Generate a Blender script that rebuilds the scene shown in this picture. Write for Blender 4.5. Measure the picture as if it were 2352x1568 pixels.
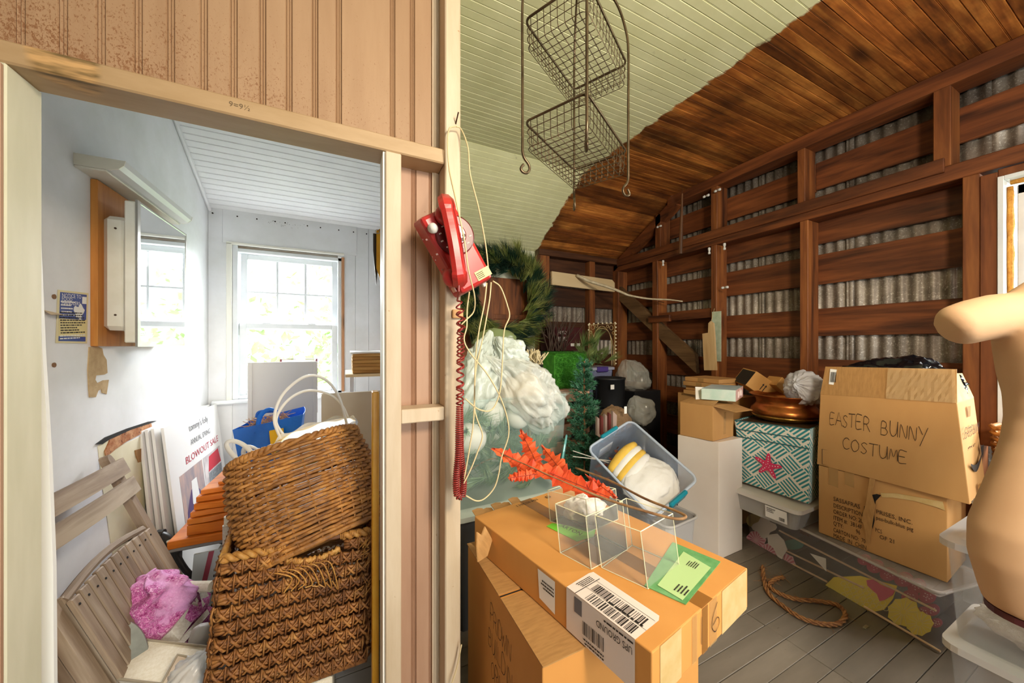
import bpy, math, random
from mathutils import Vector, Matrix, noise as mnoise
random.seed(7)
for o in list(bpy.data.objects): bpy.data.objects.remove(o)
SC = bpy.context.scene
COL = SC.collection
V = Vector
PI = math.pi
# ------------------------------------------------------------------ camera
CAM_H, FPX, YAW, PCX, PCY = 1.4, 795.0, math.radians(25.7), 1176.0, 793.0
cd = bpy.data.cameras.new('camera'); cam = bpy.data.objects.new('camera', cd); COL.objects.link(cam)
cd.sensor_width = 36; cd.lens = FPX / 2352 * 36; cd.shift_y = (PCY - 784) / 2352; cd.clip_start = .02
cam.location = (0, 0, CAM_H); cam.rotation_euler = (PI / 2, 0, -YAW)
SC.camera = cam
# ------------------------------------------------------------------ light
SC.view_settings.view_transform = 'Standard'; SC.view_settings.look = 'None'
SC.view_settings.gamma = 1; SC.view_settings.use_curve_mapping = False
SC.view_settings.exposure = 0.0
w = bpy.data.worlds.new('sky'); SC.world = w; w.use_nodes = True
bg = w.node_tree.nodes['Background']; bg.inputs[0].default_value = (.93, .97, 1, 1); bg.inputs[1].default_value = 5.5
def area(name, loc, target, size, power, color, sy=None):
    l = bpy.data.lights.new(name, 'AREA'); l.energy = power; l.color = color; l.shape = 'RECTANGLE'; l.size = size; l.size_y = sy or size
    o = bpy.data.objects.new(name, l); COL.objects.link(o); o.location = loc
    o.rotation_euler = (V(target) - V(loc)).to_track_quat('-Z', 'Y').to_euler()
    return o
area('front_room_lamp', (.75, -.75, 2.35), (1.4, 1.8, 1.2), .4, 56, (1, .86, .67))
area('porch_daylight', (.9, -2.9, 1.3), (1.2, 2, 1.3), 1.5, 50, (.95, 1, .9), 2.0)
area('window_daylight', (-.4, 3.95, 2.45), (-.35, 2.3, 1.0), 1.1, 290, (.93, .97, 1), .9)
area('side_window_daylight', (3.95, -.45, 2.0), (2.4, .6, 1.0), .9, 120, (1, .97, .88), .9)
# ------------------------------------------------------------------ pixel helpers (rays of the photo's lens, each point at its own distance)
_s, _c = math.sin(YAW), math.cos(YAW)
def ray(x, y):
    u = (x - PCX) / FPX
    return V((_s + u * _c, _c - u * _s, (PCY - y) / FPX))
O = V((0, 0, CAM_H))
def onX(x, y, X): d = ray(x, y); return O + d * (X / d.x)
def onY(x, y, Y): d = ray(x, y); return O + d * (Y / d.y)
def onZ(x, y, Z): d = ray(x, y); return O + d * ((Z - CAM_H) / d.z)
def onT(x, y, t): return O + ray(x, y) * t
# ------------------------------------------------------------------ materials
def lin(c):
    if isinstance(c, str):
        c = tuple(int(c[i:i + 2], 16) / 255 for i in (0, 2, 4))
    return tuple((x / 12.92 if x <= .04045 else ((x + .055) / 1.055) ** 2.4) for x in c[:3]) + (1,)
MATS = {}
class NT:
    def __init__(s, name):
        m = bpy.data.materials.new(name); m.use_nodes = True; s.m = m; s.t = m.node_tree
        s.b = s.t.nodes['Principled BSDF']; s.out = s.t.nodes['Material Output']
    def n(s, typ, **kw):
        nd = s.t.nodes.new(typ)
        for k, v in kw.items(): setattr(nd, k, v)
        return nd
    def l(s, a, b): s.t.links.new(a, b)
    def val(s, inp, v):
        if hasattr(v, 'is_linked'): s.l(v, inp)
        else: inp.default_value = v
    def math(s, op, a, b=0, clamp=False):
        nd = s.n('ShaderNodeMath', operation=op); nd.use_clamp = clamp; s.val(nd.inputs[0], a); s.val(nd.inputs[1], b); return nd.outputs[0]
    def mix(s, f, a, b, typ='MIX'):
        nd = s.n('ShaderNodeMix', data_type='RGBA', blend_type=typ); s.val(nd.inputs[0], f); s.val(nd.inputs[6], a); s.val(nd.inputs[7], b); return nd.outputs[2]
    def ramp(s, f, stops):
        nd = s.n('ShaderNodeValToRGB'); e = nd.color_ramp.elements
        while len(e) < len(stops): e.new(.5)
        for q, (p, c) in zip(e, stops): q.position = p; q.color = c if len(c) == 4 else tuple(c) + (1,)
        s.l(f, nd.inputs[0]); return nd.outputs[0]
    def coords(s, world=False, stretch=(1, 1, 1), rnd=True):
        if world: v = s.n('ShaderNodeNewGeometry').outputs['Position']
        else: v = s.n('ShaderNodeTexCoord').outputs['Object']
        mp = s.n('ShaderNodeMapping'); mp.inputs['Scale'].default_value = stretch; s.l(v, mp.inputs[0])
        if rnd and not world:
            r = s.n('ShaderNodeObjectInfo').outputs['Random']
            cb = s.n('ShaderNodeCombineXYZ'); q = s.math('MULTIPLY', r, 37.0)
            for i in range(3): s.l(q, cb.inputs[i])
            s.l(cb.outputs[0], mp.inputs['Location'])
        return mp.outputs[0]
    def noise(s, co, scale, detail=4, rough=.55, dist=0):
        nd = s.n('ShaderNodeTexNoise'); s.l(co, nd.inputs['Vector'])
        for k, v in (('Scale', scale), ('Detail', detail), ('Roughness', rough), ('Distortion', dist)): nd.inputs[k].default_value = v
        return nd.outputs['Fac']
    def bump(s, h, strength=.3, dist=.005):
        nd = s.n('ShaderNodeBump'); nd.inputs['Strength'].default_value = strength; nd.inputs['Distance'].default_value = dist
        s.l(h, nd.inputs['Height']); s.l(nd.outputs[0], s.b.inputs['Normal'])
def mat(name, c1, c2=None, scale=6, stretch=(1, 1, 1), rough=.6, metal=0, alpha=1, bump=0, bscale=None, bdist=.004, var=.0, spec=.5, speck=None, trans=0, coat=0, detail=4, lo=.35, hi=.65, dist=0, emit=0, sss=0):
    if name in MATS: return MATS[name]
    k = NT(name); b = k.b; c1 = lin(c1)
    b.inputs['Roughness'].default_value = rough; b.inputs['Metallic'].default_value = metal; b.inputs['Alpha'].default_value = alpha
    b.inputs['Specular IOR Level'].default_value = spec; b.inputs['Transmission Weight'].default_value = trans; b.inputs['Coat Weight'].default_value = coat
    col = c1
    if c2 or speck or bump: co = k.coords(stretch=stretch)
    if c2:
        col = k.ramp(k.noise(co, scale, detail, .6, dist), [(lo, c1), (hi, lin(c2))])
    if speck:
        sc, th, cc = speck
        f = k.ramp(k.noise(k.coords(), sc, 3, .7), [(th, (0, 0, 0)), (th + .04, (1, 1, 1))])
        col = k.mix(f, col, lin(cc))
    if var:
        r = k.n('ShaderNodeObjectInfo').outputs['Random']
        hs = k.n('ShaderNodeHueSaturation'); k.l(k.math('ADD', k.math('MULTIPLY', r, 2 * var), 1 - var), hs.inputs['Value']); k.val(hs.inputs['Color'], col); col = hs.outputs[0]
    k.val(b.inputs['Base Color'], col)
    if bump: k.bump(k.noise(co, bscale or scale * 3, 4, .6), bump, bdist)
    if sss: b.inputs['Subsurface Weight'].default_value = sss; b.inputs['Subsurface Radius'].default_value = (.02, .02, .02)
    if emit: b.inputs['Emission Color'].default_value = c1; b.inputs['Emission Strength'].default_value = emit
    MATS[name] = k.m; return k.m
def wood(name, c1, c2, c3=None, axis=0, scale=5, rough=.55, bump=.25, var=.12, fine=40, spec=.4):
    """plank wood with grain along local axis, soft rings and knots"""
    if name in MATS: return MATS[name]
    k = NT(name); st = [1, 1, 1]; st[axis] = .09
    co = k.coords(stretch=tuple(st))
    a = k.noise(co, scale * 2.2, 5, .6, .8); g = k.noise(co, fine, 3, .6)
    f = k.math('ADD', k.math('MULTIPLY', a, .75), k.math('MULTIPLY', g, .25))
    stops = [(.36, lin(c1)), (.64, lin(c2))] if not c3 else [(.33, lin(c1)), (.5, lin(c2)), (.66, lin(c3))]
    col = k.ramp(f, stops)
    st2 = [1, 1, 1]; st2[axis] = .35
    vo = k.n('ShaderNodeTexVoronoi'); k.l(k.coords(stretch=tuple(st2)), vo.inputs['Vector']); vo.inputs['Scale'].default_value = 3.2
    kn = k.ramp(vo.outputs['Distance'], [(.03, (1, 1, 1)), (.10, (0, 0, 0))])
    dk = tuple(x * .35 for x in lin(c1)[:3]) + (1,)
    col = k.mix(k.math('MULTIPLY', kn, .7), col, dk)
    r = k.n('ShaderNodeObjectInfo').outputs['Random']
    hs = k.n('ShaderNodeHueSaturation'); k.l(k.math('ADD', k.math('MULTIPLY', r, 2 * var), 1 - var), hs.inputs['Value']); k.l(col, hs.inputs['Color'])
    k.l(hs.outputs[0], k.b.inputs['Base Color']); k.b.inputs['Roughness'].default_value = rough; k.b.inputs['Specular IOR Level'].default_value = spec
    k.bump(f, bump, .003)
    MATS[name] = k.m; return k.m
def clear(name, c, alpha=.22, rough=.12, c2=None, scale=5):
    return mat(name, c, c2, scale=scale, alpha=alpha, rough=rough)
# ------------------------------------------------------------------ mesh builder
MW = {}
class MB:
    def __init__(s): s.v = []; s.f = []; s.fm = []; s.cur = 0
    def add(s, vs, fs):
        o = len(s.v); s.v += [V(p) for p in vs]; s.f += [tuple(i + o for i in f) for f in fs]; s.fm += [s.cur] * len(fs); return s
    def box(s, a, b, M=None):
        x0, y0, z0 = a; x1, y1, z1 = b
        p = [V(q) for q in ((x0, y0, z0), (x1, y0, z0), (x1, y1, z0), (x0, y1, z0), (x0, y0, z1), (x1, y0, z1), (x1, y1, z1), (x0, y1, z1))]
        if M: p = [M @ q for q in p]
        return s.add(p, BOXF)
    def hexa(s, p): return s.add(p, BOXF)
    def bbox(s, a, b, r=.005, M=None):
        """box with chamfered edges"""
        a = V(a); b = V(b); r = min(r, min(abs(b[i] - a[i]) for i in range(3)) * .45)
        c = (a + b) / 2; h = (b - a) / 2; vs = []; idx = {}
        for sx in (-1, 1):
            for sy in (-1, 1):
                for sz in (-1, 1):
                    for ax in range(3):
                        q = [sx * (h.x - r), sy * (h.y - r), sz * (h.z - r)]; q[ax] += (sx, sy, sz)[ax] * r
                        idx[(sx, sy, sz, ax)] = len(vs); vs.append(c + V(q))
        fs = []
        for ax in range(3):
            o1, o2 = [i for i in range(3) if i != ax]
            for sg in (-1, 1):
                f = []
                for (p, q) in ((-1, -1), (1, -1), (1, 1), (-1, 1)):
                    k = [0, 0, 0]; k[ax] = sg; k[o1] = p; k[o2] = q; f.append(idx[(*k, ax)])
                fs.append(f)
            for p in (-1, 1):
                for q in (-1, 1):
                    k = [0, 0, 0]; k[o1] = p; k[o2] = q
                    e = []
                    for sg, aa in ((-1, o1), (1, o1), (1, o2), (-1, o2)):
                        kk = list(k); kk[ax] = sg; e.append(idx[(*kk, aa)])
                    fs.append(e)
        for sx in (-1, 1):
            for sy in (-1, 1):
                for sz in (-1, 1): fs.append([idx[(sx, sy, sz, i)] for i in range(3)])
        if M: vs = [M @ q for q in vs]
        return s.add(vs, fs)
    def tube(s, pts, r, n=6, closed=False, cap=True, flat=1.0, up=None):
        pts = [V(p) for p in pts]; m = len(pts); rr = r if isinstance(r, (list, tuple)) else [r] * m
        vs = []; fs = []; prev = None
        for i, p in enumerate(pts):
            if closed: t = pts[(i + 1) % m] - pts[i - 1]
            else: t = pts[min(i + 1, m - 1)] - pts[max(i - 1, 0)]
            t = t.normalized() if t.length > 1e-9 else V((0, 0, 1))
            if prev is None:
                a = V(up) if up else (V((0, 0, 1)) if abs(t.z) < .9 else V((1, 0, 0)))
                prev = (a - t * a.dot(t)).normalized()
            else:
                q = prev - t * prev.dot(t); prev = q.normalized() if q.length > 1e-6 else prev
            bn = t.cross(prev)
            for j in range(n):
                a = 2 * PI * j / n; vs.append(p + (prev * math.cos(a) * flat + bn * math.sin(a)) * rr[i])
        for i in range(m if closed else m - 1):
            i2 = (i + 1) % m
            for j in range(n): fs.append((i * n + j, i * n + (j + 1) % n, i2 * n + (j + 1) % n, i2 * n + j))
        if cap and not closed: fs.append(tuple(range(n - 1, -1, -1))); fs.append(tuple((m - 1) * n + j for j in range(n)))
        return s.add(vs, fs)
    def lathe(s, prof, n=24, M=None, ring=None):
        """prof: list of (r,z); ring(a)->(cx,cy) unit outline"""
        vs = []; fs = []
        for r, z in prof:
            for j in range(n):
                a = 2 * PI * j / n; cx, cy = ring(a) if ring else (math.cos(a), math.sin(a))
                vs.append(V((r * cx, r * cy, z)))
        for i in range(len(prof) - 1):
            for j in range(n): fs.append((i * n + j, i * n + (j + 1) % n, (i + 1) * n + (j + 1) % n, (i + 1) * n + j))
        if prof[0][0] > 1e-5: fs.append(tuple(range(n - 1, -1, -1)))
        if prof[-1][0] > 1e-5: fs.append(tuple((len(prof) - 1) * n + j for j in range(n)))
        if M: vs = [M @ v for v in vs]
        return s.add(vs, fs)
    def grid(s, fn, nu, nv, wrap=False, thick=0):
        vs = [V(fn(i / (nu if wrap else nu - 1), j / (nv - 1))) for j in range(nv) for i in range(nu)]; fs = []
        for j in range(nv - 1):
            for i in range(nu if wrap else nu - 1):
                i2 = (i + 1) % nu; fs.append((j * nu + i, j * nu + i2, (j + 1) * nu + i2, (j + 1) * nu + i))
        return s.add(vs, fs)
    def prism(s, poly, o, x, y, d):
        """2-D polygon in plane (o; x, y axes) pushed by vector d"""
        o = V(o); x = V(x); y = V(y); d = V(d); n = len(poly)
        a = [o + x * p[0] + y * p[1] for p in poly]; b = [q + d for q in a]
        fs = [tuple(range(n - 1, -1, -1)), tuple(range(n, 2 * n))] + [(i, (i + 1) % n, n + (i + 1) % n, n + i) for i in range(n)]
        return s.add(a + b, fs)
    def quad(s, a, b, c, d): return s.add([a, b, c, d], [(0, 1, 2, 3)])
    def build(s, name, m, parent=None, smooth=False, solid=0, local=False, bevel=0, sub=0):
        me = bpy.data.meshes.new(name); o = bpy.data.objects.new(name, me); COL.objects.link(o)
        vs = s.v
        if parent is not None:
            o.parent = parent
            if not local: inv = MW[parent].inverted(); vs = [inv @ v for v in vs]
            MW[o] = MW[parent].copy()
        else: MW[o] = Matrix()
        me.from_pydata([tuple(v) for v in vs], [], s.f)
        ms = m if isinstance(m, (list, tuple)) else [m]
        for q in ms: me.materials.append(q)
        if len(ms) > 1: me.polygons.foreach_set('material_index', s.fm)
        if smooth: me.polygons.foreach_set('use_smooth', [True] * len(me.polygons))
        me.update()
        if smooth == 'crease': me.set_sharp_from_angle(angle=.75)
        if solid: md = o.modifiers.new('thickness', 'SOLIDIFY'); md.thickness = solid; md.offset = 0
        if bevel: md = o.modifiers.new('edge', 'BEVEL'); md.width = bevel; md.segments = 2; md.limit_method = 'ANGLE'
        if sub: md = o.modifiers.new('round', 'SUBSURF'); md.levels = sub; md.render_levels = sub
        return o
BOXF = [(0, 3, 2, 1), (4, 5, 6, 7), (0, 1, 5, 4), (1, 2, 6, 5), (2, 3, 7, 6), (3, 0, 4, 7)]
def setp(o, label=None, cat=None, group=None, kind=None):
    if label: o['label'] = label
    if cat: o['category'] = cat
    if group: o['group'] = group
    if kind: o['kind'] = kind
    return o
def thing(name, label, cat, loc, rz=0, group=None, M=None):
    o = bpy.data.objects.new(name, None); COL.objects.link(o); o.empty_display_size = .05
    m = M if M is not None else Matrix.Translation(V(loc)) @ Matrix.Rotation(rz, 4, 'Z')
    o.matrix_world = m; MW[o] = m.copy(); return setp(o, label, cat, group)
def solo(mb, name, m, label, cat, loc=None, group=None, **kw):
    """a thing that is one mesh; origin at loc (world verts)"""
    if loc is None:
        xs = [v.x for v in mb.v]; ys = [v.y for v in mb.v]; zs = [v.z for v in mb.v]
        loc = V(((min(xs) + max(xs)) / 2, (min(ys) + max(ys)) / 2, min(zs)))
    loc = V(loc); mb.v = [v - loc for v in mb.v]
    o = mb.build(name, m, None, **kw); o.location = loc; MW[o] = Matrix.Translation(loc)
    return setp(o, label, cat, group)
def struct(name, mb=None, m=None, **kw):
    if mb is None:
        o = bpy.data.objects.new(name, None); COL.objects.link(o); MW[o] = Matrix()
    else: o = mb.build(name, m, None, **kw)
    return setp(o, kind='structure')
def inst(src, name, parent, loc, rot=None):
    o = bpy.data.objects.new(name, src.data); COL.objects.link(o); o.parent = parent
    o.location = V(loc) - MW[parent].translation; MW[o] = Matrix.Translation(V(loc))
    if rot: o.rotation_euler = rot
    return o
def lerp(a, b, t): return a + (b - a) * t
def frame(o, x, y, z=None):
    x = V(x).normalized(); y = V(y); y = (y - x * y.dot(x)).normalized(); z = x.cross(y)
    return Matrix(((x.x, y.x, z.x, o[0]), (x.y, y.y, z.y, o[1]), (x.z, y.z, z.z, o[2]), (0, 0, 0, 1)))
def spline(pts, n=8, closed=False):
    pts = [V(p) for p in pts]; m = len(pts); out = []
    rng = range(m) if closed else range(m - 1)
    for i in rng:
        p0 = pts[(i - 1) % m] if closed or i > 0 else pts[0] * 2 - pts[1]
        p1 = pts[i]; p2 = pts[(i + 1) % m]; p3 = pts[(i + 2) % m] if closed or i + 2 < m else p2 * 2 - p1
        for k in range(n):
            t = k / n; out.append(.5 * ((2 * p1) + (p2 - p0) * t + (2 * p0 - 5 * p1 + 4 * p2 - p3) * t * t + (3 * p1 - p0 - 3 * p2 + p3) * t ** 3))
    if not closed: out.append(pts[-1])
    return out
def text(s, o, right, up, size, m, parent, name='lettering', width=None, off=.0008, shear=0, space=1):
    cu = bpy.data.curves.new('t', 'FONT'); cu.body = s; cu.size = 1; cu.shear = shear; cu.space_character = space; cu.resolution_u = 2
    ob = bpy.data.objects.new('t', cu); me = ob.to_mesh()
    vs = [v.co.copy() for v in me.vertices]; fs = [tuple(p.vertices) for p in me.polygons]; ob.to_mesh_clear()
    bpy.data.objects.remove(ob); bpy.data.curves.remove(cu)
    right = V(right).normalized(); up = V(up); up = (up - right * up.dot(right)).normalized(); nn = right.cross(up)
    mx = max((v.x for v in vs), default=1); sx = width / mx if width else size
    mb = MB(); mb.add([V(o) + right * v.x * sx + up * v.y * size + nn * off for v in vs], fs)
    return mb.build(name, m, parent)
STROKES = {'A': [[(0, 0), (.45, 1), (.9, 0)], [(.18, .38), (.75, .36)]], 'B': [[(.05, 0), (.08, 1), (.5, 1), (.62, .8), (.5, .56), (.1, .52)], [(.5, .54), (.75, .3), (.55, .02), (.05, 0)]],
 'C': [[(.75, .85), (.5, 1), (.2, .85), (.05, .5), (.2, .1), (.5, 0), (.8, .14)]], 'D': [[(.05, 0), (.08, 1), (.5, .95), (.8, .55), (.6, .1), (.05, 0)]],
 'E': [[(.75, 1), (.08, .98), (.05, 0), (.75, .02)], [(.06, .5), (.6, .52)]], 'G': [[(.8, .85), (.5, 1), (.15, .75), (.08, .35), (.35, 0), (.75, .1), (.78, .42), (.5, .42)]],
 'I': [[(.2, 0), (.22, 1)]], 'L': [[(.1, 1), (.06, 0), (.7, .02)]], 'M': [[(0, 0), (.15, 1), (.45, .3), (.75, 1), (.9, 0)]], 'N': [[(.05, 0), (.1, 1), (.7, .02), (.78, 1)]],
 'O': [[(.45, 1), (.1, .75), (.05, .35), (.35, 0), (.75, .25), (.78, .7), (.45, 1)]], 'P': [[(.08, 0), (.08, 1), (.55, .98), (.72, .75), (.5, .5), (.08, .48)]],
 'R': [[(.06, 0), (.08, 1), (.55, .98), (.7, .76), (.5, .54), (.08, .5)], [(.4, .5), (.85, 0)]], 'S': [[(.75, .88), (.45, 1), (.15, .8), (.4, .55), (.7, .3), (.45, 0), (.08, .12)]],
 'T': [[(0, .97), (.85, 1)], [(.42, .98), (.4, 0)]], 'U': [[(.05, 1), (.08, .3), (.35, 0), (.68, .25), (.75, 1)], [(.75, .9), (.8, 0)]], 'W': [[(0, 1), (.2, 0), (.45, .75), (.7, 0), (.95, 1)]],
 'Y': [[(0, 1), (.38, .5)], [(.8, 1), (.2, -.25)]], 'H': [[(.05, 1), (.06, 0)], [(.7, 1), (.7, 0)], [(.05, .5), (.7, .5)]], '6': [[(.5, 1), (.15, .6), (.1, .25), (.35, 0), (.65, .2), (.5, .45), (.15, .3)]],
 'n': [[(.05, 0), (.1, .6), (.3, .6), (.5, .5), (.55, 0)]], 'J': [[(.6, 1), (.55, .1), (.3, 0), (.1, .2)], [(.3, 1), (.9, 1)]], 'w': [[(0, .6), (.15, 0), (.35, .45), (.55, 0), (.7, .6)]], 'g': [[(.5, .5), (.2, .55), (.1, .25), (.4, .15), (.5, .55), (.5, -.3), (.2, -.4)]], 'a': [[(.5, .5), (.2, .55), (.1, .15), (.35, 0), (.5, .5), (.58, 0)]], 'p': [[(.1, .6), (.05, -.4)], [(.08, .5), (.4, .6), (.5, .25), (.1, .05)]], 'e': [[(.1, .3), (.5, .35), (.35, .6), (.12, .4), (.2, .05), (.5, .1)]], 't': [[(.3, 1), (.28, .05), (.45, 0)], [(.1, .7), (.5, .72)]], 'r': [[(.1, .6), (.12, 0)], [(.12, .4), (.4, .6)]], 'y': [[(.05, .6), (.25, .1)], [(.5, .6), (.1, -.4)]], 'l': [[(.2, 1), (.2, 0)]]}
def scrawl(s, o, right, up, size, m, parent, w=.05, adv=1.0, jitter=.05, name='handwriting', off=.0008, seed=1, xs=1.0):
    rnd = random.Random(seed); right = V(right).normalized(); up = V(up); up = (up - right * up.dot(right)).normalized(); nn = right.cross(up)
    mb = MB(); x = 0
    for ch in s:
        if ch == ' ': x += .6 * adv; continue
        k = 1 + rnd.uniform(-jitter, jitter) * 2; dy = rnd.uniform(-jitter, jitter)
        for st in STROKES.get(ch, STROKES['I']):
            pts = spline([(p[0], p[1], 0) for p in st], 4) if len(st) > 3 else [V((p[0], p[1], 0)) for p in st]
            L = []; R = []
            for i, p in enumerate(pts):
                t = (pts[min(i + 1, len(pts) - 1)] - pts[max(i - 1, 0)]); t = t.normalized() if t.length > 0 else V((1, 0, 0)); q = V((-t.y, t.x, 0)) * w * (.8 + .4 * rnd.random())
                for lst, sg in ((L, 1), (R, -1)):
                    z = p + q * sg * .5; lst.append(V(o) + right * (x + z.x * k) * size * xs + up * (z.y * k + dy) * size + nn * off)
            n = len(L); mb.add(L + R, [(i, n + i, n + i + 1, i + 1) for i in range(n - 1)])
        x += adv * k * (.45 if ch in 'Il' else 1)
    return mb.build(name, m, parent)
def bars(o, right, up, w, h, m, parent, n=26, name='barcode', seed=3, off=.0008):
    rnd = random.Random(seed); right = V(right).normalized(); up = V(up); up = (up - right * up.dot(right)).normalized(); nn = right.cross(up); mb = MB(); x = 0; o = V(o) + nn * off
    ws = [rnd.choice((1, 1, 2, 3)) for _ in range(2 * n)]; u = w / sum(ws)
    for i, q in enumerate(ws):
        if i % 2 == 0:
            a = o + right * x * u; b = a + right * q * u; mb.quad(a, b, b + up * h, a + up * h)
        x += q
    return mb.build(name, m, parent)
def lines(o, right, up, w, h, rows, m, parent, name='small_print', seed=2, off=.0008, fill=.45):
    """rows of unreadably small words"""
    rnd = random.Random(seed); right = V(right).normalized(); up = V(up); up = (up - right * up.dot(right)).normalized(); nn = right.cross(up); mb = MB(); o = V(o) + nn * off
    for r in range(rows):
        y = h * (1 - (r + .5) / rows); hh = h / rows * fill * .5; x = 0; end = w * rnd.uniform(.6, 1)
        while x < end:
            k = min(rnd.uniform(.04, .13) * w, end - x); a = o + right * x + up * (y - hh); b = a + right * k
            mb.quad(a, b, b + up * 2 * hh, a + up * 2 * hh); x += k + .02 * w
    return mb.build(name, m, parent)
def blob(c, r, amp=.15, freq=3, seed=0, nu=40, nv=24, crease=1.0, M=None, bottom=None, power=1.0, fold=0):
    """crumpled closed surface: soft bulges, sharp fold lines and small facets"""
    c = V(c); off = V((seed * 7.3, seed * 3.1, seed * 1.7)); mb = MB()
    def fn(a, b):
        th = 2 * PI * a; ph = PI * (b - .5); d = V((math.cos(ph) * math.cos(th), math.cos(ph) * math.sin(th), math.sin(ph)))
        w = d * freq + off; w2 = w + V((mnoise.noise(w * .8), mnoise.noise(w * .8 + V((5, 1, 2))), 0)) * .9
        n1 = mnoise.noise(w * .7)
        ds = mnoise.voronoi(V((w2.x, w2.y, w2.z * .55)) * 1.1)[0]; n2 = min((ds[1] - ds[0]) * 1.3, 1) - .4
        n3 = mnoise.noise(V((w.x * 4, w.y * 4, w.z * 1.3)))
        k = 1 + amp * (n1 - crease * .55 * n2 + .22 * n3)
        p = V((d.x * r[0], d.y * r[1], d.z * r[2])) * k
        if bottom is not None and p.z < bottom: p.z = bottom + (p.z - bottom) * .1
        return c + (M @ p if M else p)
    mb.grid(fn, nu, nv, wrap=True); return mb
def film(c, r, axis=(0, 0, 1), seed=0, pleats=9, amp=.16, nu=96, nv=44, gather=.6, low=.22):
    """plastic film bag: folds running from the gathered neck (along axis) over a sagging body"""
    c = V(c); off = V((seed * 7.3, seed * 3.1, seed * 1.7)); R = V(axis).to_track_quat('Z', 'Y').to_matrix(); mb = MB()
    def tri(x): x = x % 1; return abs(2 * x - 1) * 2 - 1
    def fn(a, b):
        th = 2 * PI * a; ph = PI * (b - .5); sp = math.sin(ph); d = V((math.cos(ph) * math.cos(th), math.cos(ph) * math.sin(th), sp))
        n1 = mnoise.noise(d * 1.3 + off); n2 = mnoise.noise(d * 2.6 - off)
        k = 1 + low * n1 + .08 * n2
        fo = tri(pleats * a + 1.6 * n1 + .8 * n2 + .15 * sp) * .6 + tri(pleats * 2.3 * a - 2.2 * n2 + .9 * sp) * .3 + tri(3.5 * sp + 2.5 * n1 + 1.2 * math.cos(th)) * .3
        k += amp * fo * (1 - abs(sp) ** 6)
        g = 1 - gather * max(0, (sp - .25) / .75) ** 1.2
        p = V((d.x * r[0] * g, d.y * r[1] * g, sp * r[2])) * k
        return c + R @ p
    mb.grid(fn, nu, nv, wrap=True); return mb
# ================================================================== materials of the shell
def m_ceiling():
    k = NT('ceiling_boards'); pos = k.n('ShaderNodeNewGeometry').outputs['Position']
    sp = k.n('ShaderNodeSeparateXYZ'); k.l(pos, sp.inputs[0])
    st = (.09, 1, 1); co = k.coords(stretch=st)
    a = k.noise(co, 9, 5, .6, 1.0); g = k.noise(co, 60, 3, .6)
    f = k.math('ADD', k.math('MULTIPLY', a, .75), k.math('MULTIPLY', g, .25))
    wd = k.ramp(f, [(.34, lin('552a12')), (.5, lin('9c5a26')), (.64, lin('cf8840'))])
    vo = k.n('ShaderNodeTexVoronoi'); k.l(k.coords(stretch=(.4, 1, 1)), vo.inputs['Vector']); vo.inputs['Scale'].default_value = 3.0
    wd = k.mix(k.math('MULTIPLY', k.ramp(vo.outputs['Distance'], [(.05, (1, 1, 1)), (.16, (0, 0, 0))]), .8), wd, lin('2a140a'))
    dirt = k.noise(k.coords(world=True), 2.2, 5, .65)
    wd = k.mix(k.ramp(dirt, [(.42, (0, 0, 0)), (.7, (.8, .8, .8))]), wd, lin('2e170c'))
    r_ = k.n('ShaderNodeObjectInfo').outputs['Random']; hs = k.n('ShaderNodeHueSaturation'); k.l(k.math('ADD', k.math('MULTIPLY', r_, .9), .6), hs.inputs['Value']); k.l(wd, hs.inputs['Color']); wd = hs.outputs[0]
    pn = k.noise(k.coords(world=True), 5, 4, .6)
    pt = k.ramp(pn, [(.3, lin('d3d2a4')), (.7, lin('e0dfb6'))])
    sp2 = k.ramp(k.noise(k.coords(world=True, stretch=(.5, 1, 1)), 14, 5, .75), [(.66, (0, 0, 0)), (.74, (.6, .6, .6))])
    pt = k.mix(sp2, pt, lin('7d7a5c'))
    edge = k.math('ADD', sp.outputs[0], k.math('MULTIPLY', k.math('SUBTRACT', k.noise(k.coords(world=True), 11, 4, .6), .5), .10))
    mask = k.ramp(k.math('SUBTRACT', edge, 1.44), [(.485, (0, 0, 0)), (.50, (1, 1, 1))])
    k.l(k.mix(mask, pt, wd), k.b.inputs['Base Color'])
    k.b.inputs['Roughness'].default_value = .5; k.b.inputs['Specular IOR Level'].default_value = .35
    k.bump(f, .25, .002); return k.m
def m_bead():
    k = NT('beige_beadboard_paint'); pos = k.n('ShaderNodeNewGeometry').outputs['Position']
    sp = k.n('ShaderNodeSeparateXYZ'); k.l(pos, sp.inputs[0])
    base = k.ramp(k.noise(k.coords(world=True, stretch=(1, 1, .12)), 14, 4, .6), [(.3, lin('9d7b5c')), (.7, lin('ab8a6a'))])
    # mildew specks, thicker low on the boards and to the left
    hz = k.math('SUBTRACT', 1.0, k.math('MULTIPLY', k.math('SUBTRACT', sp.outputs[2], 2.06), 2.6), True)
    hx = k.math('MULTIPLY', k.math('SUBTRACT', .25, sp.outputs[0]), 1.1, True)
    den = k.math('MULTIPLY', hz, k.math('ADD', hx, .25))
    fine = k.noise(k.coords(world=True, stretch=(1, 1, .7)), 190, 4, .8)
    big = k.noise(k.coords(world=True), 9, 3, .6)
    th = k.math('ADD', fine, k.math('MULTIPLY', k.math('MULTIPLY', den, big), .34))
    s = k.ramp(th, [(.66, (0, 0, 0)), (.72, (1, 1, 1))])
    k.l(k.mix(k.math('MULTIPLY', s, .75), base, lin('7a4a26')), k.b.inputs['Base Color']); k.b.inputs['Roughness'].default_value = .55
    k.bump(k.noise(k.coords(world=True, stretch=(1, 1, .1)), 60, 3, .6), .15, .002); return k.m
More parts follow.
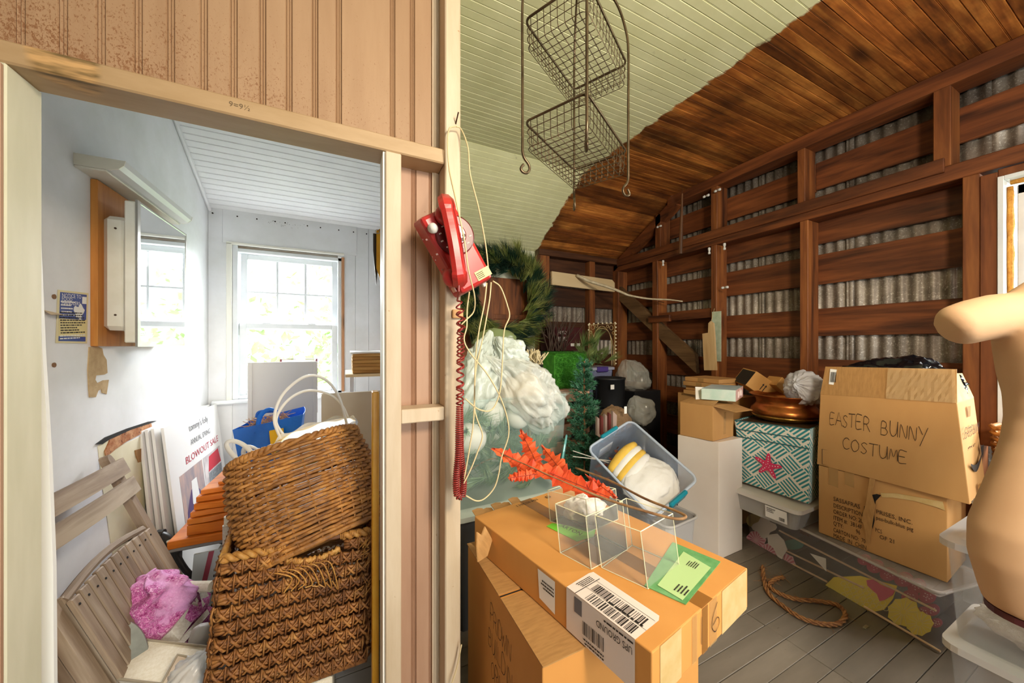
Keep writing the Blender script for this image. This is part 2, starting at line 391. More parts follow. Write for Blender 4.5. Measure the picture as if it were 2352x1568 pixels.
def m_header():
    k = NT('beige_header_paint'); pos = k.n('ShaderNodeNewGeometry').outputs['Position']
    base = k.ramp(k.noise(k.coords(world=True, stretch=(.2, 1, 1)), 22, 4, .6), [(.3, lin('a3855f')), (.7, lin('b39672'))])
    d = k.n('ShaderNodeVectorMath', operation='DISTANCE'); k.l(pos, d.inputs[0]); d.inputs[1].default_value = (-.575, 1.16, 2.04)
    f = k.ramp(k.math('ADD', d.outputs['Value'], k.math('MULTIPLY', k.noise(k.coords(world=True), 20, 4), .04)), [(.07, (1, 1, 1)), (.085, (0, 0, 0))])
    raw = k.ramp(k.noise(k.coords(world=True, stretch=(.15, 1, 1)), 60, 3), [(.35, lin('6b5634')), (.6, lin('c49a66'))])
    k.l(k.mix(f, base, raw), k.b.inputs['Base Color']); k.b.inputs['Roughness'].default_value = .5
    k.bump(k.noise(k.coords(world=True, stretch=(.08, 1, 1)), 70, 3), .25, .002); return k.m
def m_metal():
    k = NT('galvanized_sheet'); co = k.coords(world=True)
    a = k.noise(co, 7, 5, .65); b = k.noise(co, 95, 4, .75); c = k.noise(k.coords(world=True, stretch=(1, 1, .15)), 12, 3)
    col = k.ramp(a, [(.3, lin('6e655c')), (.7, lin('a89d91'))])
    col = k.mix(k.ramp(b, [(.55, (0, 0, 0)), (.66, (.8, .8, .8))]), col, lin('d9d2c6'))
    col = k.mix(k.ramp(c, [(.5, (0, 0, 0)), (.75, (.7, .7, .7))]), col, lin('5a463a'))
    k.l(col, k.b.inputs['Base Color']); k.b.inputs['Metallic'].default_value = .35; k.b.inputs['Roughness'].default_value = .5
    k.bump(b, .2, .002); return k.m
def m_floor():
    k = NT('grey_floor_paint'); co = k.coords(stretch=(.2, 1, 1))
    col = k.ramp(k.noise(co, 9, 4, .6), [(.3, lin('6b6256')), (.7, lin('80766a'))])
    w1 = k.ramp(k.noise(k.coords(world=True, stretch=(.5, 1, 1)), 26, 5, .75), [(.64, (0, 0, 0)), (.70, (.75, .75, .75))])
    col = k.mix(w1, col, lin('5a4c3c'))
    r = k.n('ShaderNodeObjectInfo').outputs['Random']; hs = k.n('ShaderNodeHueSaturation')
    k.l(k.math('ADD', k.math('MULTIPLY', r, .16), .92), hs.inputs['Value']); k.l(col, hs.inputs['Color'])
    k.l(hs.outputs[0], k.b.inputs['Base Color']); k.b.inputs['Roughness'].default_value = .42; k.bump(k.noise(co, 40, 3), .12, .002); return k.m
def m_white():
    k = NT('worn_white_paint'); co = k.coords(world=True)
    col = k.ramp(k.noise(co, 3, 5, .6), [(.3, lin('dfdfde')), (.62, lin('ededef'))])
    s = k.ramp(k.noise(k.coords(world=True, stretch=(1, 1, .35)), 24, 5, .8), [(.70, (0, 0, 0)), (.76, (.55, .55, .55))])
    col = k.mix(s, col, lin('a59c8c'))
    k.l(col, k.b.inputs['Base Color']); k.b.inputs['Roughness'].default_value = .6; k.bump(k.noise(co, 30, 4), .12, .003); return k.m
CEIL = m_ceiling(); BEAD = m_bead(); HDR = m_header(); METAL = m_metal(); FLOOR = m_floor(); WHITE = m_white()
DARK = mat('dark_gap', '1a1410', rough=.9)
W_DARK_Z = wood('brown_stud_wood', '3b1d0e', '7a4522', '9c602f', axis=2)
W_DARK_Y = wood('brown_slat_wood_y', '341a0d', '66371b', '874d27', axis=1)
W_DARK_X = wood('shaded_slat_wood_x', '241209', '432614', '5c371e', axis=0)  # back wall wood, darkened to paint in the shade of the corner
CREAM = mat('cream_post_paint', 'bfa98c', 'cdbba2', scale=14, stretch=(1, 1, .15), rough=.55, bump=.25, bscale=60, bdist=.002, speck=(18, .70, '9c7448'))
JAMB = mat('cream_jamb_paint', 'c6c1a6', 'd6d0b8', scale=8, stretch=(1, 1, .2), rough=.55, bump=.3, bscale=30, bdist=.002, speck=(12, .72, 'a59a72'))
SAGE = mat('pale_wall_paint', 'c9c9ae', 'dadac6', scale=4, rough=.6, speck=(16, .72, '857f62'))
RAWWOOD = wood('raw_orange_wood', '8a4d1c', 'b9742f', 'd08f45', axis=2)
VINYL = mat('white_sash_paint', 'dfe3e6', 'eceeef', scale=5, rough=.4)
GLASS = mat('window_glass', 'f4f8fa', alpha=.07, rough=.03)
NAILM = mat('rusty_nail', '4a3626', rough=.6, metal=.7)
CZ, KINK, BY, CSL = 2.95, 2.516, 3.4, .56
RX, DX, LX, PY = 3.2, .33, -.95, 1.15
BX = 1.94                                    # where a removed wall stopped the paint
# ================================================================== floor
fl = struct('floor', MB().box((-1.7, -3, -.06), (3.3, 3.5, -.021)), DARK)
rnd = random.Random(11)
bw = .0885; protos = {}
y = -1.2; r_ = 0
while y < 3.42:
    x = -1.06 - rnd.random() * .8 if r_ % 2 else -1.06 - rnd.random() * 1.2
    while x < 3.25:
        L = rnd.choice((1.2, 1.6, 2.0)); nx = x + L
        if .4 < y < 1.3 and x < 1.895 < nx + .3 and nx != 1.895: nx = 1.895; L = nx - x
        x0 = max(x, -1.05); x1 = min(nx, 3.23)
        if x1 - x0 > .05:
            L = round(x1 - x0, 2); key = L
            if key not in protos:
                mb = MB(); mb.bbox((0, 0, -.022), (L - .0022, bw - .0026, 0), .0016)
                o = mb.build('floorboard', FLOOR, fl); protos[key] = o; o.location = (x0, y, rnd.uniform(-.0008, .0008))
            else: inst(protos[key], 'floorboard', fl, (x0, y, rnd.uniform(-.0008, .0008)))
        x = nx
    y += bw; r_ += 1
# ================================================================== ceiling
def bead_profile(wd, mid=False):
    p = [(0, .004), (.0025, 0)]
    if mid: p += [(wd / 2 - .004, 0), (wd / 2 - .0025, .003), (wd / 2, .0008), (wd / 2 + .0025, .003), (wd / 2 + .004, 0)]
    p += [(wd - .0035, 0), (wd - .001, .004), (wd - .001, .018), (0, .018)]
    return p
def ceil_side(name, x0, x1, ymin, m):
    c = struct(name, MB().box((x0, -3, CZ + .02), (x1, KINK, CZ + .05)), DARK)
    n = 0.0903; P = bead_profile(n, True)
    a = MB().prism(P, (0, 0, 0), (0, -1, 0), (0, 0, 1), (x1 - x0, 0, 0)); first = None; y = KINK
    while y > ymin:
        if first is None: first = a.build('board', m, c); first.location = (x0, y, CZ)
        else: inst(first, 'board', c, (x0, y, CZ + rnd.uniform(-.0006, .0006)))
        y -= n
    L = math.hypot(BY - KINK, (BY - KINK) * CSL); cnt = 11; n2 = L / cnt; sl = V((0, 1, -CSL)).normalized(); nn = V((0, CSL, 1)).normalized()
    b = MB().prism(bead_profile(n2, True), (0, 0, 0), sl, nn, (x1 - x0, 0, 0)); f2 = None
    for i in range(cnt):
        p = V((x0, KINK, CZ)) + sl * n2 * i
        if f2 is None: f2 = b.build('board', m, c); f2.location = p
        else: inst(f2, 'board', c, p)
    MB().add([V((xx, KINK, CZ)) + nn * .02 + sl * t + nn * q for q in (0, .03) for t in (0, L + .05) for xx in (x0, x1)], [(0, 1, 3, 2), (4, 6, 7, 5), (0, 4, 5, 1), (2, 3, 7, 6), (0, 2, 6, 4), (1, 5, 7, 3)]).build('roof_deck', DARK, c)
    return c
ceil_side('ceiling_right', .36, RX + .05, -.4, CEIL)
CWHITE = mat('white_ceiling_paint', 'efeff0', 'f6f6f6', scale=4, rough=.5)
cl = ceil_side('ceiling_left', -1.05, .30, 2.3, CWHITE)
MB().tube([(LX + .012, KINK, CZ - .012), (LX + .012, BY, CZ - (BY - KINK) * CSL - .014)], .013, 8).build('quarter_round', WHITE, cl)
struct('ceiling_front', MB().box((-1.7, -3, CZ), (.36, 1.25, CZ + .05)), SAGE)
# ================================================================== partition with the doorway
wp = struct('wall_partition')
def bx(name, a, b, m, par, r=.003): return MB().bbox(a, b, r).build(name, m, par)
seams = [-.62] + [onY(q, 200, 1.235).x for q in (55, 153, 240, 325, 399.5, 475, 543.5, 609.5, 670, 729.4, 783.8, 906.7, 952, 1003)]
seams = [seams[1] - .0915 * i for i in range(6, 0, -1)] + seams[1:]
def beadboard(x0, x1, z0, z1, y, m, par, name='beadboard'):
    wd = x1 - x0; P = [(0, .004), (.0025, 0), (wd - .017, 0), (wd - .0145, .0045), (wd - .011, .0002), (wd - .0075, .0045), (wd - .004, .0002), (wd - .001, .0045), (wd - .0006, .018), (0, .018)]
    return MB().prism(P, (x0, y, z0), (1, 0, 0), (0, 1, 0), (0, 0, z1 - z0)).build(name, m, par)
for a, b in zip(seams, seams[1:]): beadboard(a, b, 2.06, CZ, 1.235, BEAD, wp)
PINKB = mat('pinkish_bay_paint', 'a27c62', 'b08c72', scale=10, stretch=(1, 1, .15), rough=.55, bump=.15, bscale=40, bdist=.002, speck=(40, .74, '8a5c3a'))
for a, b in ((.161, .222), (.222, .283)): beadboard(a, b, 0, 2.02, 1.235, PINKB, wp)
MB().box((-1.7, 1.2535, 2.03), (.302, 1.262, CZ)).build('backing', WHITE, wp)
MB().box((.161, 1.2535, 0), (.302, 1.262, 2.03)).build('backing', WHITE, wp)
bx('header', (-1.7, PY, 2.012), (.302, 1.25, 2.062), HDR, wp, .004)
bx('jamb', (-.76, PY, 0), (-.662, 1.25, 2.012), JAMB, wp)
bx('jamb_face', (-.80, PY - .012, 0), (-.664, PY, 2.007), PINKB, wp)
bx('stud', (.113, PY, 0), (.161, 1.245, 2.012), CREAM, wp)
bx('door_stop', (.106, 1.16, 0), (.113, 1.25, 2.012), mat('white_edge_paint', 'efe9de', rough=.5), wp, .001)
bx('block', (.161, PY + .004, 1.147), (.302, 1.235, 1.193), CREAM, wp)
bx('post', (.302, PY - .005, 0), (.356, 1.262, CZ), CREAM, wp, .004)
mb = MB()
for z0, z1 in ((0, 1.147), (1.193, 2.012), (2.062, CZ)):
    for cx, rr in ((.289, .0085), (.299, .005)): mb.tube([(cx, 1.232, z0), (cx, 1.232, z1)], rr, 8)
    mb.box((.277, 1.226, z0), (.2815, 1.236, z1))
mb.build('corner_moulding', CREAM, wp)
MB().box((-1.7, 1.16, 0), (-.76, 1.25, 2.012)).build('wall_panel', BEAD, wp)
text('9=9½', onY(525, 243, 1.1495), (1, 0, -.02), (0, 0, 1), .02, mat('pencil', '6a563c', rough=.8), wp, 'pencil_note', off=.0006)
# knots and holes on the front members
mb = MB()
for (px, py) in ((1040, 475),): pass
wf = struct('wall_front')
for a, b in (((-1.7, -3.1, 0), (.1, -3.0, CZ)), ((1.7, -3.1, 0), (3.25, -3.0, CZ)), ((.1, -3.1, 2.3), (1.7, -3.0, CZ))): MB().box(a, b).build('panel', BEAD, wf)
struct('wall_front_left', MB().box((-1.75, -3, 0), (-1.7, 1.25, CZ)), BEAD)
# ================================================================== wall between the two rooms
wd_ = struct('wall_divider', MB().box((.32, 1.262, 0), (.34, BY, CZ + .02)), DARK)
MB().box((.302, 1.262, 0), (.32, BY, CZ)).build('white_panel', WHITE, wd_)
MB().box((.34, 1.262, 0), (.356, BY, CZ)).build('pale_panel', SAGE, wd_)
# ================================================================== left wall of the closet
wl = struct('wall_left', MB().box((LX - .1, 1.25, 0), (LX, BY + .1, CZ + .02)), WHITE)
# ================================================================== back wall with the closet window
wb = struct('wall_back')
WX0, WX1, WZ0, WZ1 = -.80, -.03, .975, 2.19
def vboards(x0, x1, z0, z1, wdt, m, par, y=BY, name='wall_board'):
    n = max(1, round((x1 - x0) / wdt)); q = (x1 - x0) / n
    for i in range(n):
        P = [(0, .004), (.003, 0), (q - .003, 0), (q - .0006, .004), (q - .0006, .02), (0, .02)]
        MB().prism(P, (x0 + i * q, y, z0), (1, 0, 0), (0, 1, 0), (0, 0, z1 - z0)).build(name, m, par)
vboards(LX, WX0, 0, 2.47, .11, WHITE, wb); vboards(WX1, .30, 0, 2.47, .11, WHITE, wb)
vboards(WX0, WX1, 0, WZ0, .13, WHITE, wb)
MB().bbox((WX0 - .06, BY - .006, WZ1 + .01), (WX1 + .12, BY + .02, 2.47), .002).build('panel', WHITE, wb)
for a, b in (((LX - .1, BY + .02, 0), (WX0, BY + .12, 2.5)), ((WX1, BY + .02, 0), (BX, BY + .12, 2.5)), ((WX0, BY + .02, 0), (WX1, BY + .12, WZ0)), ((WX0, BY + .02, WZ1), (WX1, BY + .12, 2.5))):
    MB().box(a, b).build('sheathing', WHITE, wb)
mb = MB()
for i, px in enumerate((488, 545, 590, 632, 655, 706, 736, 778, 812, 842)):
    p = onY(px, 489 + (px - 488) * .135, BY - .007); mb.lathe([(.0055, -.004), (.0055, .001), (0, .002)], 8, Matrix.Translation(p) @ Matrix.Rotation(PI / 2, 4, 'X'))
mb.build('nail_head', DARK, wb)
mb = MB()
for i in range(26):
    px = random.uniform(615, 700); p = onY(px, 500 + (px - 560) * .13 + random.uniform(-3, 9), BY - .008); mb.tube([p, p + V((random.uniform(-.006, .006), 0, random.uniform(-.004, .004)))], .0012, 4)
mb.build('paint_chip', mat('chip_brown', '5a5348', rough=.8), wb)
# window
wn = struct('window_1')
def bar(name, x0, x1, z0, z1, y0, y1, m, par, r=.003): return MB().bbox((x0, y0, z0), (x1, y1, z1), r).build(name, m, par)
fr = [bar('frame', WX0, WX0 + .035, WZ0, WZ1, BY - .004, BY + .1, VINYL, wn), bar('frame', WX1 - .03, WX1, WZ0, WZ1, BY + .004, BY + .1, VINYL, wn), bar('frame', WX0, WX1, WZ1 - .05, WZ1 - .02, BY + .004, BY + .1, VINYL, wn), bar('frame', WX0, WX1, WZ0, WZ0 + .03, BY + .004, BY + .1, VINYL, wn)]
bar('head_gap', WX0, WX1, WZ1 - .02, WZ1, BY + .01, BY + .1, mat('weathered_head', '8f7a64', 'b8b4ab', scale=20, stretch=(.2, 1, 1), rough=.8), wn)
bar('casing_strip', WX0 - .035, WX0, WZ0 - .01, WZ1 + .01, BY - .016, BY, mat('cream_casing', 'efece0', rough=.5), wn); bar('casing_strip', WX0 - .035, WX1 + .02, WZ1, WZ1 + .02, BY - .016, BY, MATS['cream_casing'], wn)
bar('bare_strip', WX1, WX1 + .022, WZ0 + .02, WZ1 - .015, BY - .012, BY + .02, wood('bare_jamb', '9c6a48', 'b9835c', 'c89870', axis=2), wn)
bar('sill', WX0 - .12, WX1 + .04, WZ0 - .03, WZ0, BY - .055, BY + .05, VINYL, wn, .008)
MZ = 1.55
def sash(name, z0, z1, y, mx, mz):
    s_ = MB(); x0, x1 = WX0 + .04, WX1 - .033
    for a in ((x0, z0, x0 + .045, z1), (x1 - .045, z0, x1, z1), (x0 + .045, z1 - .042, x1 - .045, z1), (x0 + .045, z0, x1 - .045, z0 + .045)): s_.bbox((a[0], y, a[1]), (a[2], y + .035, a[3]), .003)
    o = s_.build(name, VINYL, wn)
    a0, a1, b0, b1 = x0 + .045, x1 - .045, z0 + .045, z1 - .042
    for i in range(1, mx): q = lerp(a0, a1, i / mx); MB().bbox((q - .009, y + .004, b0), (q + .009, y + .03, b1), .002).build('muntin', VINYL, o)
    for i in range(1, mz): q = lerp(b0, b1, i / mz); MB().bbox((a0, y + .003, q - .008), (a1, y + .031, q + .008), .002).build('muntin', VINYL, o)
    for i in range(mx):
        for j in range(mz): MB().box((lerp(a0, a1, i / mx), y + .015, lerp(b0, b1, j / mz)), (lerp(a0, a1, (i + 1) / mx), y + .018, lerp(b0, b1, (j + 1) / mz))).build('pane', GLASS, o)
    return o
sash('upper_sash', MZ - .02, WZ1 - .05, BY + .06, 3, 2); lo_ = sash('lower_sash', WZ0 + .02, MZ + .03, BY + .02, 1, 1)
for q in (-.58, -.26): MB().bbox((q - .03, BY + .015, MZ + .03), (q + .03, BY + .05, MZ + .042), .004).build('sash_lock', VINYL, lo_)
# ================================================================== back wall of the storage side
def corr(o, along, up, n_, length, height, m, par, pitch=.0675, amp=.009):
    k = int(length / pitch * 8); o = V(o); along = V(along); up = V(up); n_ = V(n_); mb = MB()
    mb.grid(lambda a, b: o + along * a * length + n_ * amp * math.sin(a * length / pitch * 2 * PI) + up * b * height, k + 1, 2)
    return mb.build('metal_sheet', m, par, smooth=True, solid=.001)
vboards(.356, BX, 0, 2.48, .11, SAGE, wb)
for i in range(2): corr((BX + i * .63, BY + .035, -.02), (1, 0, 0), (0, 0, 1), (0, -1, 0), .66, 2.6, METAL, wb)
SLATS = [(.12, .30), (.44, .64), (.78, .96), (1.09, 1.292), (1.468, 1.677), (1.857, 2.075), (2.157, 2.40)]
for z0, z1 in SLATS: MB().bbox((BX, BY, z0), (RX, BY + .022, z1), .002).build('slat', W_DARK_X, wb)
for x0, x1 in ((BX - .02, BX + .12), (2.62, 2.70), (3.06, 3.2)): MB().bbox((x0, BY - .09, 0), (x1, BY, 2.47), .003).build('stud', W_DARK_Z, wb)
MB().bbox((BX - .02, BY - .10, 2.40), (RX, BY, 2.47), .004).build('plate', W_DARK_X, wb)
# ================================================================== right wall: open studs, slats, corrugated iron
wr = struct('wall_right')
WY0, WY1, RZ0, RZ1 = -.35, .555, .92, 2.27          # side window opening
for i in range(5):
    yy = WY1 + .02 + i * .58
    corr((RX + .04, yy, -.02), (0, 1, 0), (0, 0, 1), (-1, 0, 0), min(.62, BY + .06 - yy), 3.0, METAL, wr)
corr((RX + .04, -3, -.02), (0, 1, 0), (0, 0, 1), (-1, 0, 0), 2.63, 3.0, METAL, wr)
corr((RX + .04, WY0 - .05, -.02), (0, 1, 0), (0, 0, 1), (-1, 0, 0), 1.0, RZ0 - .03, METAL, wr)
corr((RX + .04, WY0 - .05, RZ1 + .05), (0, 1, 0), (0, 0, 1), (-1, 0, 0), 1.0, .7, METAL, wr)
for z0, z1 in SLATS[:-1] + [(2.157, 2.42), (2.564, 2.766)]:
    for y0, y1 in (((.6, 2.06), (2.062, BY)) if z0 < 2.5 else ((-.5, 1.36), (1.362, BY - .3))):
        MB().bbox((RX, y0, z0 + rnd.uniform(-.006, .006)), (RX + .022, y1, z1 + rnd.uniform(-.006, .006)), .002).build('slat', W_DARK_Y, wr)
SD = RX - .15
for y0, y1 in ((.582, .640), (1.343, 1.394), (2.035, 2.089), (2.70, 2.77), (3.30, 3.398)): MB().bbox((SD, y0, 0), (RX, y1, 2.32), .003).build('stud', W_DARK_Z, wr)
for y0, y1 in ((.68, .745), (1.362, 1.41), (2.03, 2.09), (2.66, 2.73), (.0, .05)): MB().bbox((SD, y0, 2.41), (RX, y1, 2.86 if y1 < 2.5 else 2.82), .003).build('cripple_stud', W_DARK_Z, wr)
MB().bbox((SD, -.5, 2.32), (RX, BY, 2.41), .004).build('plate', W_DARK_Y, wr)
MB().bbox((SD - .022, .70, 2.375), (SD, BY - .1, 2.455), .003).build('ledger', W_DARK_Y, wr)
MB().bbox((SD - .01, -.6, 2.855), (RX, KINK + .05, 2.948), .004).build('top_beam', W_DARK_Y, wr)
def beam(name, p, q, wv, hv, m, par):
    p, q, wv, hv = V(p), V(q), V(wv), V(hv)
    return MB().hexa([p, q, q + wv, p + wv, p + hv, q + hv, q + wv + hv, p + wv + hv]).build(name, m, par)
beam('end_rafter', (SD, KINK - .05, 2.84), (SD, BY - .02, 2.84 - (BY - KINK + .03) * CSL), (.1, 0, 0), (0, 0, .10), W_DARK_Y, wr)
beam('brace', onX(1393, 662, SD + .02), onX(1600, 858, SD + .02), (.05, 0, 0), (0, .02, .19), wood('grey_brown_brace_wood', '4a3420', '6e5236', '8a6a48', axis=1), wr)  # brace in a paler, greyer brown than the wall slats
MB().bbox((SD - .03, 2.52, 1.65), (SD, 2.80, 1.72), .003).build('block', W_DARK_Y, wr)
MB().bbox((SD + .02, 2.09, 1.66), (RX - .03, 2.7, 1.75), .003).build('spacer', W_DARK_Y, wr)
# loose lath hanging from the plate
# ------------------------------------------------ side window
w2 = struct('window_2')
mb = MB()
BRN = wood('brown_casing', '4c2413', '74401f', '8a5029', axis=2)
for a, b in (((SD - .004, WY1 - .03, RZ0 - .05), (RX, WY1 + .026, RZ1 + .03)), ((SD - .004, WY0 - .04, RZ0 - .05), (RX, WY0, RZ1 + .03)), ((SD - .004, WY0, RZ1), (RX, WY1 - .03, RZ1 + .04)), ((SD - .004, WY0, RZ0 - .05), (RX, WY1 - .03, RZ0))): MB().bbox(a, b, .003).build('casing', BRN, w2)
MB().bbox((SD - .012, WY1 - .05, RZ0), (RX, WY1 - .03, RZ1), .002).build('white_stop', VINYL, w2)
MB().bbox((SD - .012, WY0, RZ1 - .02), (RX, WY1 - .05, RZ1), .002).build('white_stop', VINYL, w2)
FOAM = mat('orange_spray_foam', 'b8741f', 'd59a3a', scale=30, rough=.7, bump=.8, bscale=60, bdist=.01)
MB().tube([(SD + .05 + random.uniform(-.003, .003), WY1 - .06, RZ0 + i * .05) for i in range(27)], [random.uniform(.010, .016) for _ in range(27)], 7).build('foam_bead', FOAM, w2, smooth=True)
MB().tube([(SD + .05, WY1 - .06 - i * .05, RZ1 - .028) for i in range(16)], [random.uniform(.010, .015) for _ in range(16)], 7).build('foam_bead', FOAM, w2, smooth=True)
y0, y1, z0, z1 = WY0 + .03, WY1 - .075, RZ0 + .02, RZ1 - .04
for a, b in (((RX - .07, y1 - .05, z0), (RX + .02, y1, z1)), ((RX - .07, y0, z0), (RX + .02, y0 + .05, z1)), ((RX - .07, y0, z1 - .05), (RX + .02, y1, z1)), ((RX - .07, y0, z0), (RX + .02, y1, z0 + .05)), ((RX - .05, y0, 1.58), (RX + .01, y1, 1.63)), ((RX - .04, y1 - .09, z0), (RX, y1 - .06, z1))): MB().bbox(a, b, .004).build('sash_rail', VINYL, w2)
MB().box((RX - .02, y0 + .05, z0 + .05), (RX - .017, y1 - .05, z1 - .05)).build('pane', GLASS, w2)
# ================================================================== outside
g = struct('ground', MB().box((-20, 3.6, -.6), (25, 30, -.5)).box((3.4, -12, -.6), (25, 3.6, -.5)), mat('lawn', '6f8f4a', '8aa55e', scale=9, rough=.9))
LEAF = mat('hedge_leaf', '9fbf7a', 'c7dba6', scale=3, rough=.6)
def leaves(n, c, r, size, seed, m, name, label, cat, group=None):
    rd = random.Random(seed); mb = MB(); c = V(c)
    for _ in range(n):
        while True:
            d = V((rd.uniform(-1, 1), rd.uniform(-1, 1), rd.uniform(-1, 1)))
            if d.length < 1: break
        d = d * (.6 + .4 * d.length); p = c + V((d.x * r[0], d.y * r[1], d.z * r[2])); a = V((rd.gauss(0, 1), rd.gauss(0, 1), rd.gauss(0, 1))).normalized(); b = a.cross(V((rd.gauss(0, 1), rd.gauss(0, 1), rd.gauss(0, 1)))).normalized(); s_ = size * rd.uniform(.6, 1.3)
        mb.quad(p - a * s_, p + b * s_ * .45, p + a * s_, p - b * s_ * .45)
    t = thing(name, label, cat, c - V((0, 0, c.z + .5)), group=group)
    mb.build('foliage', m, t)['kind'] = 'stuff'
    MB().tube([V((c.x, c.y, -.5)), V((c.x + .05, c.y, c.z * .5)), c], [.07, .06, .03], 8).build('trunk', W_DARK_Z, t)
leaves(1400, (-2.2, 6.6, 1.4), (1.3, 1.0, 1.7), .10, 3, LEAF, 'garden_shrub', 'pale leafy shrub outside the closet window, left part', 'shrub')
leaves(1400, (.2, 7.6, 1.6), (1.6, 1.0, 1.9), .10, 5, LEAF, 'garden_shrub', 'pale leafy shrub outside the closet window, right part', 'shrub')
# ================================================================== closet: things on the left wall
IVORY = mat('aged_ivory_enamel', 'd9d3c2', 'e6e2d6', scale=6, rough=.35, speck=(14, .74, '8a5a34'))
CHROME = mat('dull_steel', 'b9b6ae', rough=.3, metal=.9)
INK = mat('black_ink', '2b2420', rough=.7)
MARK = mat('black_marker', '33200f', rough=.7)
PAPER = mat('white_paper', 'f0eeea', rough=.6)
t = thing('wall_light', 'long cream vanity light with rounded cover above the mirror', 'lamp', (LX, 2.29, 2.1))
y0, y1, z0, z1 = 1.945, 2.63, 2.098, 2.147
MB().bbox((LX, y0 + .002, z0 - .004), (LX + .09, y1, z0 + .004), .002).build('base_plate', IVORY, t)
cov = [(.145, z1), (.14, z1 - .02), (.125, z1 - .036), (.10, z0 + .004), (.0, z0 + .004), (0, z1)]
mb = MB(); mb.prism(cov, (LX, y0 + .004, 0), (1, 0, 0), (0, 0, 1), (0, y1 - y0 - .008, 0)); mb.build('cover', mat('milky_diffuser', 'dcdcda', rough=.25), t, smooth=False)
for yy in (y0, y1 - .004): MB().prism([(a * 1.01, b) for a, b in cov], (LX, yy, 0), (1, 0, 0), (0, 0, 1), (0, .004, 0)).build('end_cap', IVORY, t)
t = thing('medicine_cabinet', 'white metal mirror cabinet on a bare wood board', 'cabinet', (LX, 2.3, 1.4))
MB().bbox((LX, 2.043, 1.396), (LX + .022, 2.58, 2.09), .002).build('backboard', RAWWOOD, t)
MB().bbox((LX + .022, 2.067, 1.465), (LX + .10, 2.53, 1.955), .018).build('body', IVORY, t)
d_ = MB().bbox((LX + .10, 2.045, 1.412), (LX + .135, 2.56, 2.02), .004).build('door', IVORY, t)
fx = LX + .135; mb = MB()
for a, b in (((fx, 2.045, 1.394), (fx + .008, 2.068, 2.028)), ((fx, 2.556, 1.394), (fx + .006, 2.563, 2.028)), ((fx, 2.068, 1.394), (fx + .006, 2.556, 1.400)), ((fx, 2.068, 2.020), (fx + .006, 2.556, 2.028))): mb.box(a, b)
mb.build('mirror_frame', CHROME, d_)
MB().box((fx, 2.068, 1.40), (fx + .003, 2.556, 2.02)).build('mirror', mat('mirror_silver', 'f2f5f6', rough=.02, metal=1), d_)
for z in (1.53, 1.9): MB().lathe([(.004, 0), (.004, .003), (0, .0035)], 10, Matrix.Translation((LX + .065, 2.067, z)) @ Matrix.Rotation(PI / 2, 4, 'X')).build('screw_hole', NAILM, t)
# poster
def wallpt(px, py, off=.0015): return onX(px, py, LX + off)
t = thing('notice_poster', 'small blue and yellow notice pasted on white wall', 'poster', wallpt(165, 783))
A, B, Cc, D = wallpt(136, 670), wallpt(200, 677), wallpt(197, 784), wallpt(132, 783)
def pq(u, v): return lerp(lerp(D, Cc, u), lerp(A, B, u), v)
up_ = (A - D).normalized(); rt = (B - A).normalized()
MB().quad(pq(-.05, -.04), pq(1.05, -.04), pq(1.05, 1.04), pq(-.05, 1.04)).build('backing_sheet', mat('yellowed_tape', 'e3d6a8', rough=.5), t, solid=.0008)
ox = V((.0008, 0, 0))
def pr(u0, v0, u1, v1, m, name, o=1): return MB().quad(pq(u0, v0) + ox * o, pq(u1, v0) + ox * o, pq(u1, v1) + ox * o, pq(u0, v1) + ox * o).build(name, m, t)
BLUE = mat('poster_blue', '27408c', '34509c', scale=12, rough=.4)
pr(.02, .46, .98, 1, BLUE, 'blue_field'); pr(.02, .10, .98, .46, mat('poster_yellow', 'e8d79a', rough=.5), 'yellow_field'); pr(.02, 0, .98, .10, BLUE, 'blue_band')
for i, s_ in enumerate(('NOTICE TO', 'FOOD', 'HANDLERS')): text(s_, pq(.07, .90 - i * .075) + ox, rt, up_, .021, PAPER, t, 'lettering', width=(.105, .055, .10)[i], off=.001)
lines(pq(.08, .50) + ox, rt, up_, .08, .062, 5, PAPER, t); lines(pq(.08, .14) + ox, rt, up_, .145, .085, 9, INK, t, seed=5); lines(pq(.06, .02) + ox, rt, up_, .15, .02, 2, PAPER, t, seed=6)
mb = MB(); hc = pq(.70, .62) + ox * 1.6
mb.add([hc + rt * (.028 * math.cos(a) * (1 + .25 * math.sin(3 * a))) + up_ * (.028 * math.sin(a) * (1 + .3 * math.cos(5 * a))) for a in [i * PI / 12 for i in range(24)]], [tuple(range(24))]); mb.build('drawing', PAPER, t)
pr(.80, .80, .97, .95, PAPER, 'card_print', 1.5)
# wall wear: peeled paper, torn board, rusted strip where a basin was fixed
def patch(pts, m, name, off=.0015, th=.0015):
    P = [wallpt(px, py, 0) for px, py in pts]; mb = MB(); n = len(P); f = V((off + th, 0, 0))
    mb.add(P + [p + f for p in P], [tuple(range(n, 2 * n))] + [(i, (i + 1) % n, n + (i + 1) % n, n + i) for i in range(n)]); return mb.build(name, m, wl)
patch([(203, 797), (222, 795), (233, 800), (236, 815), (243, 826), (245, 856), (238, 860), (219, 862), (217, 872), (222, 880), (236, 873), (248, 872), (243, 905), (233, 902), (231, 893), (224, 897), (218, 912), (204, 912), (202, 890), (200, 850)], mat('torn_fibreboard', 'b79a70', 'c8ac82', scale=30, rough=.9, speck=(60, .68, '8a6a44')), 'torn_patch')
patch([(240, 1046), (238, 1036), (250, 1010), (300, 985), (345, 972), (347, 980), (318, 998), (288, 1014), (262, 1032), (244, 1048)], mat('rusted_metal', '9c5a2c', 'c79468', scale=26, rough=.9, bump=.6, bscale=60, speck=(45, .6, '6a3418')), 'rust_patch', .003)
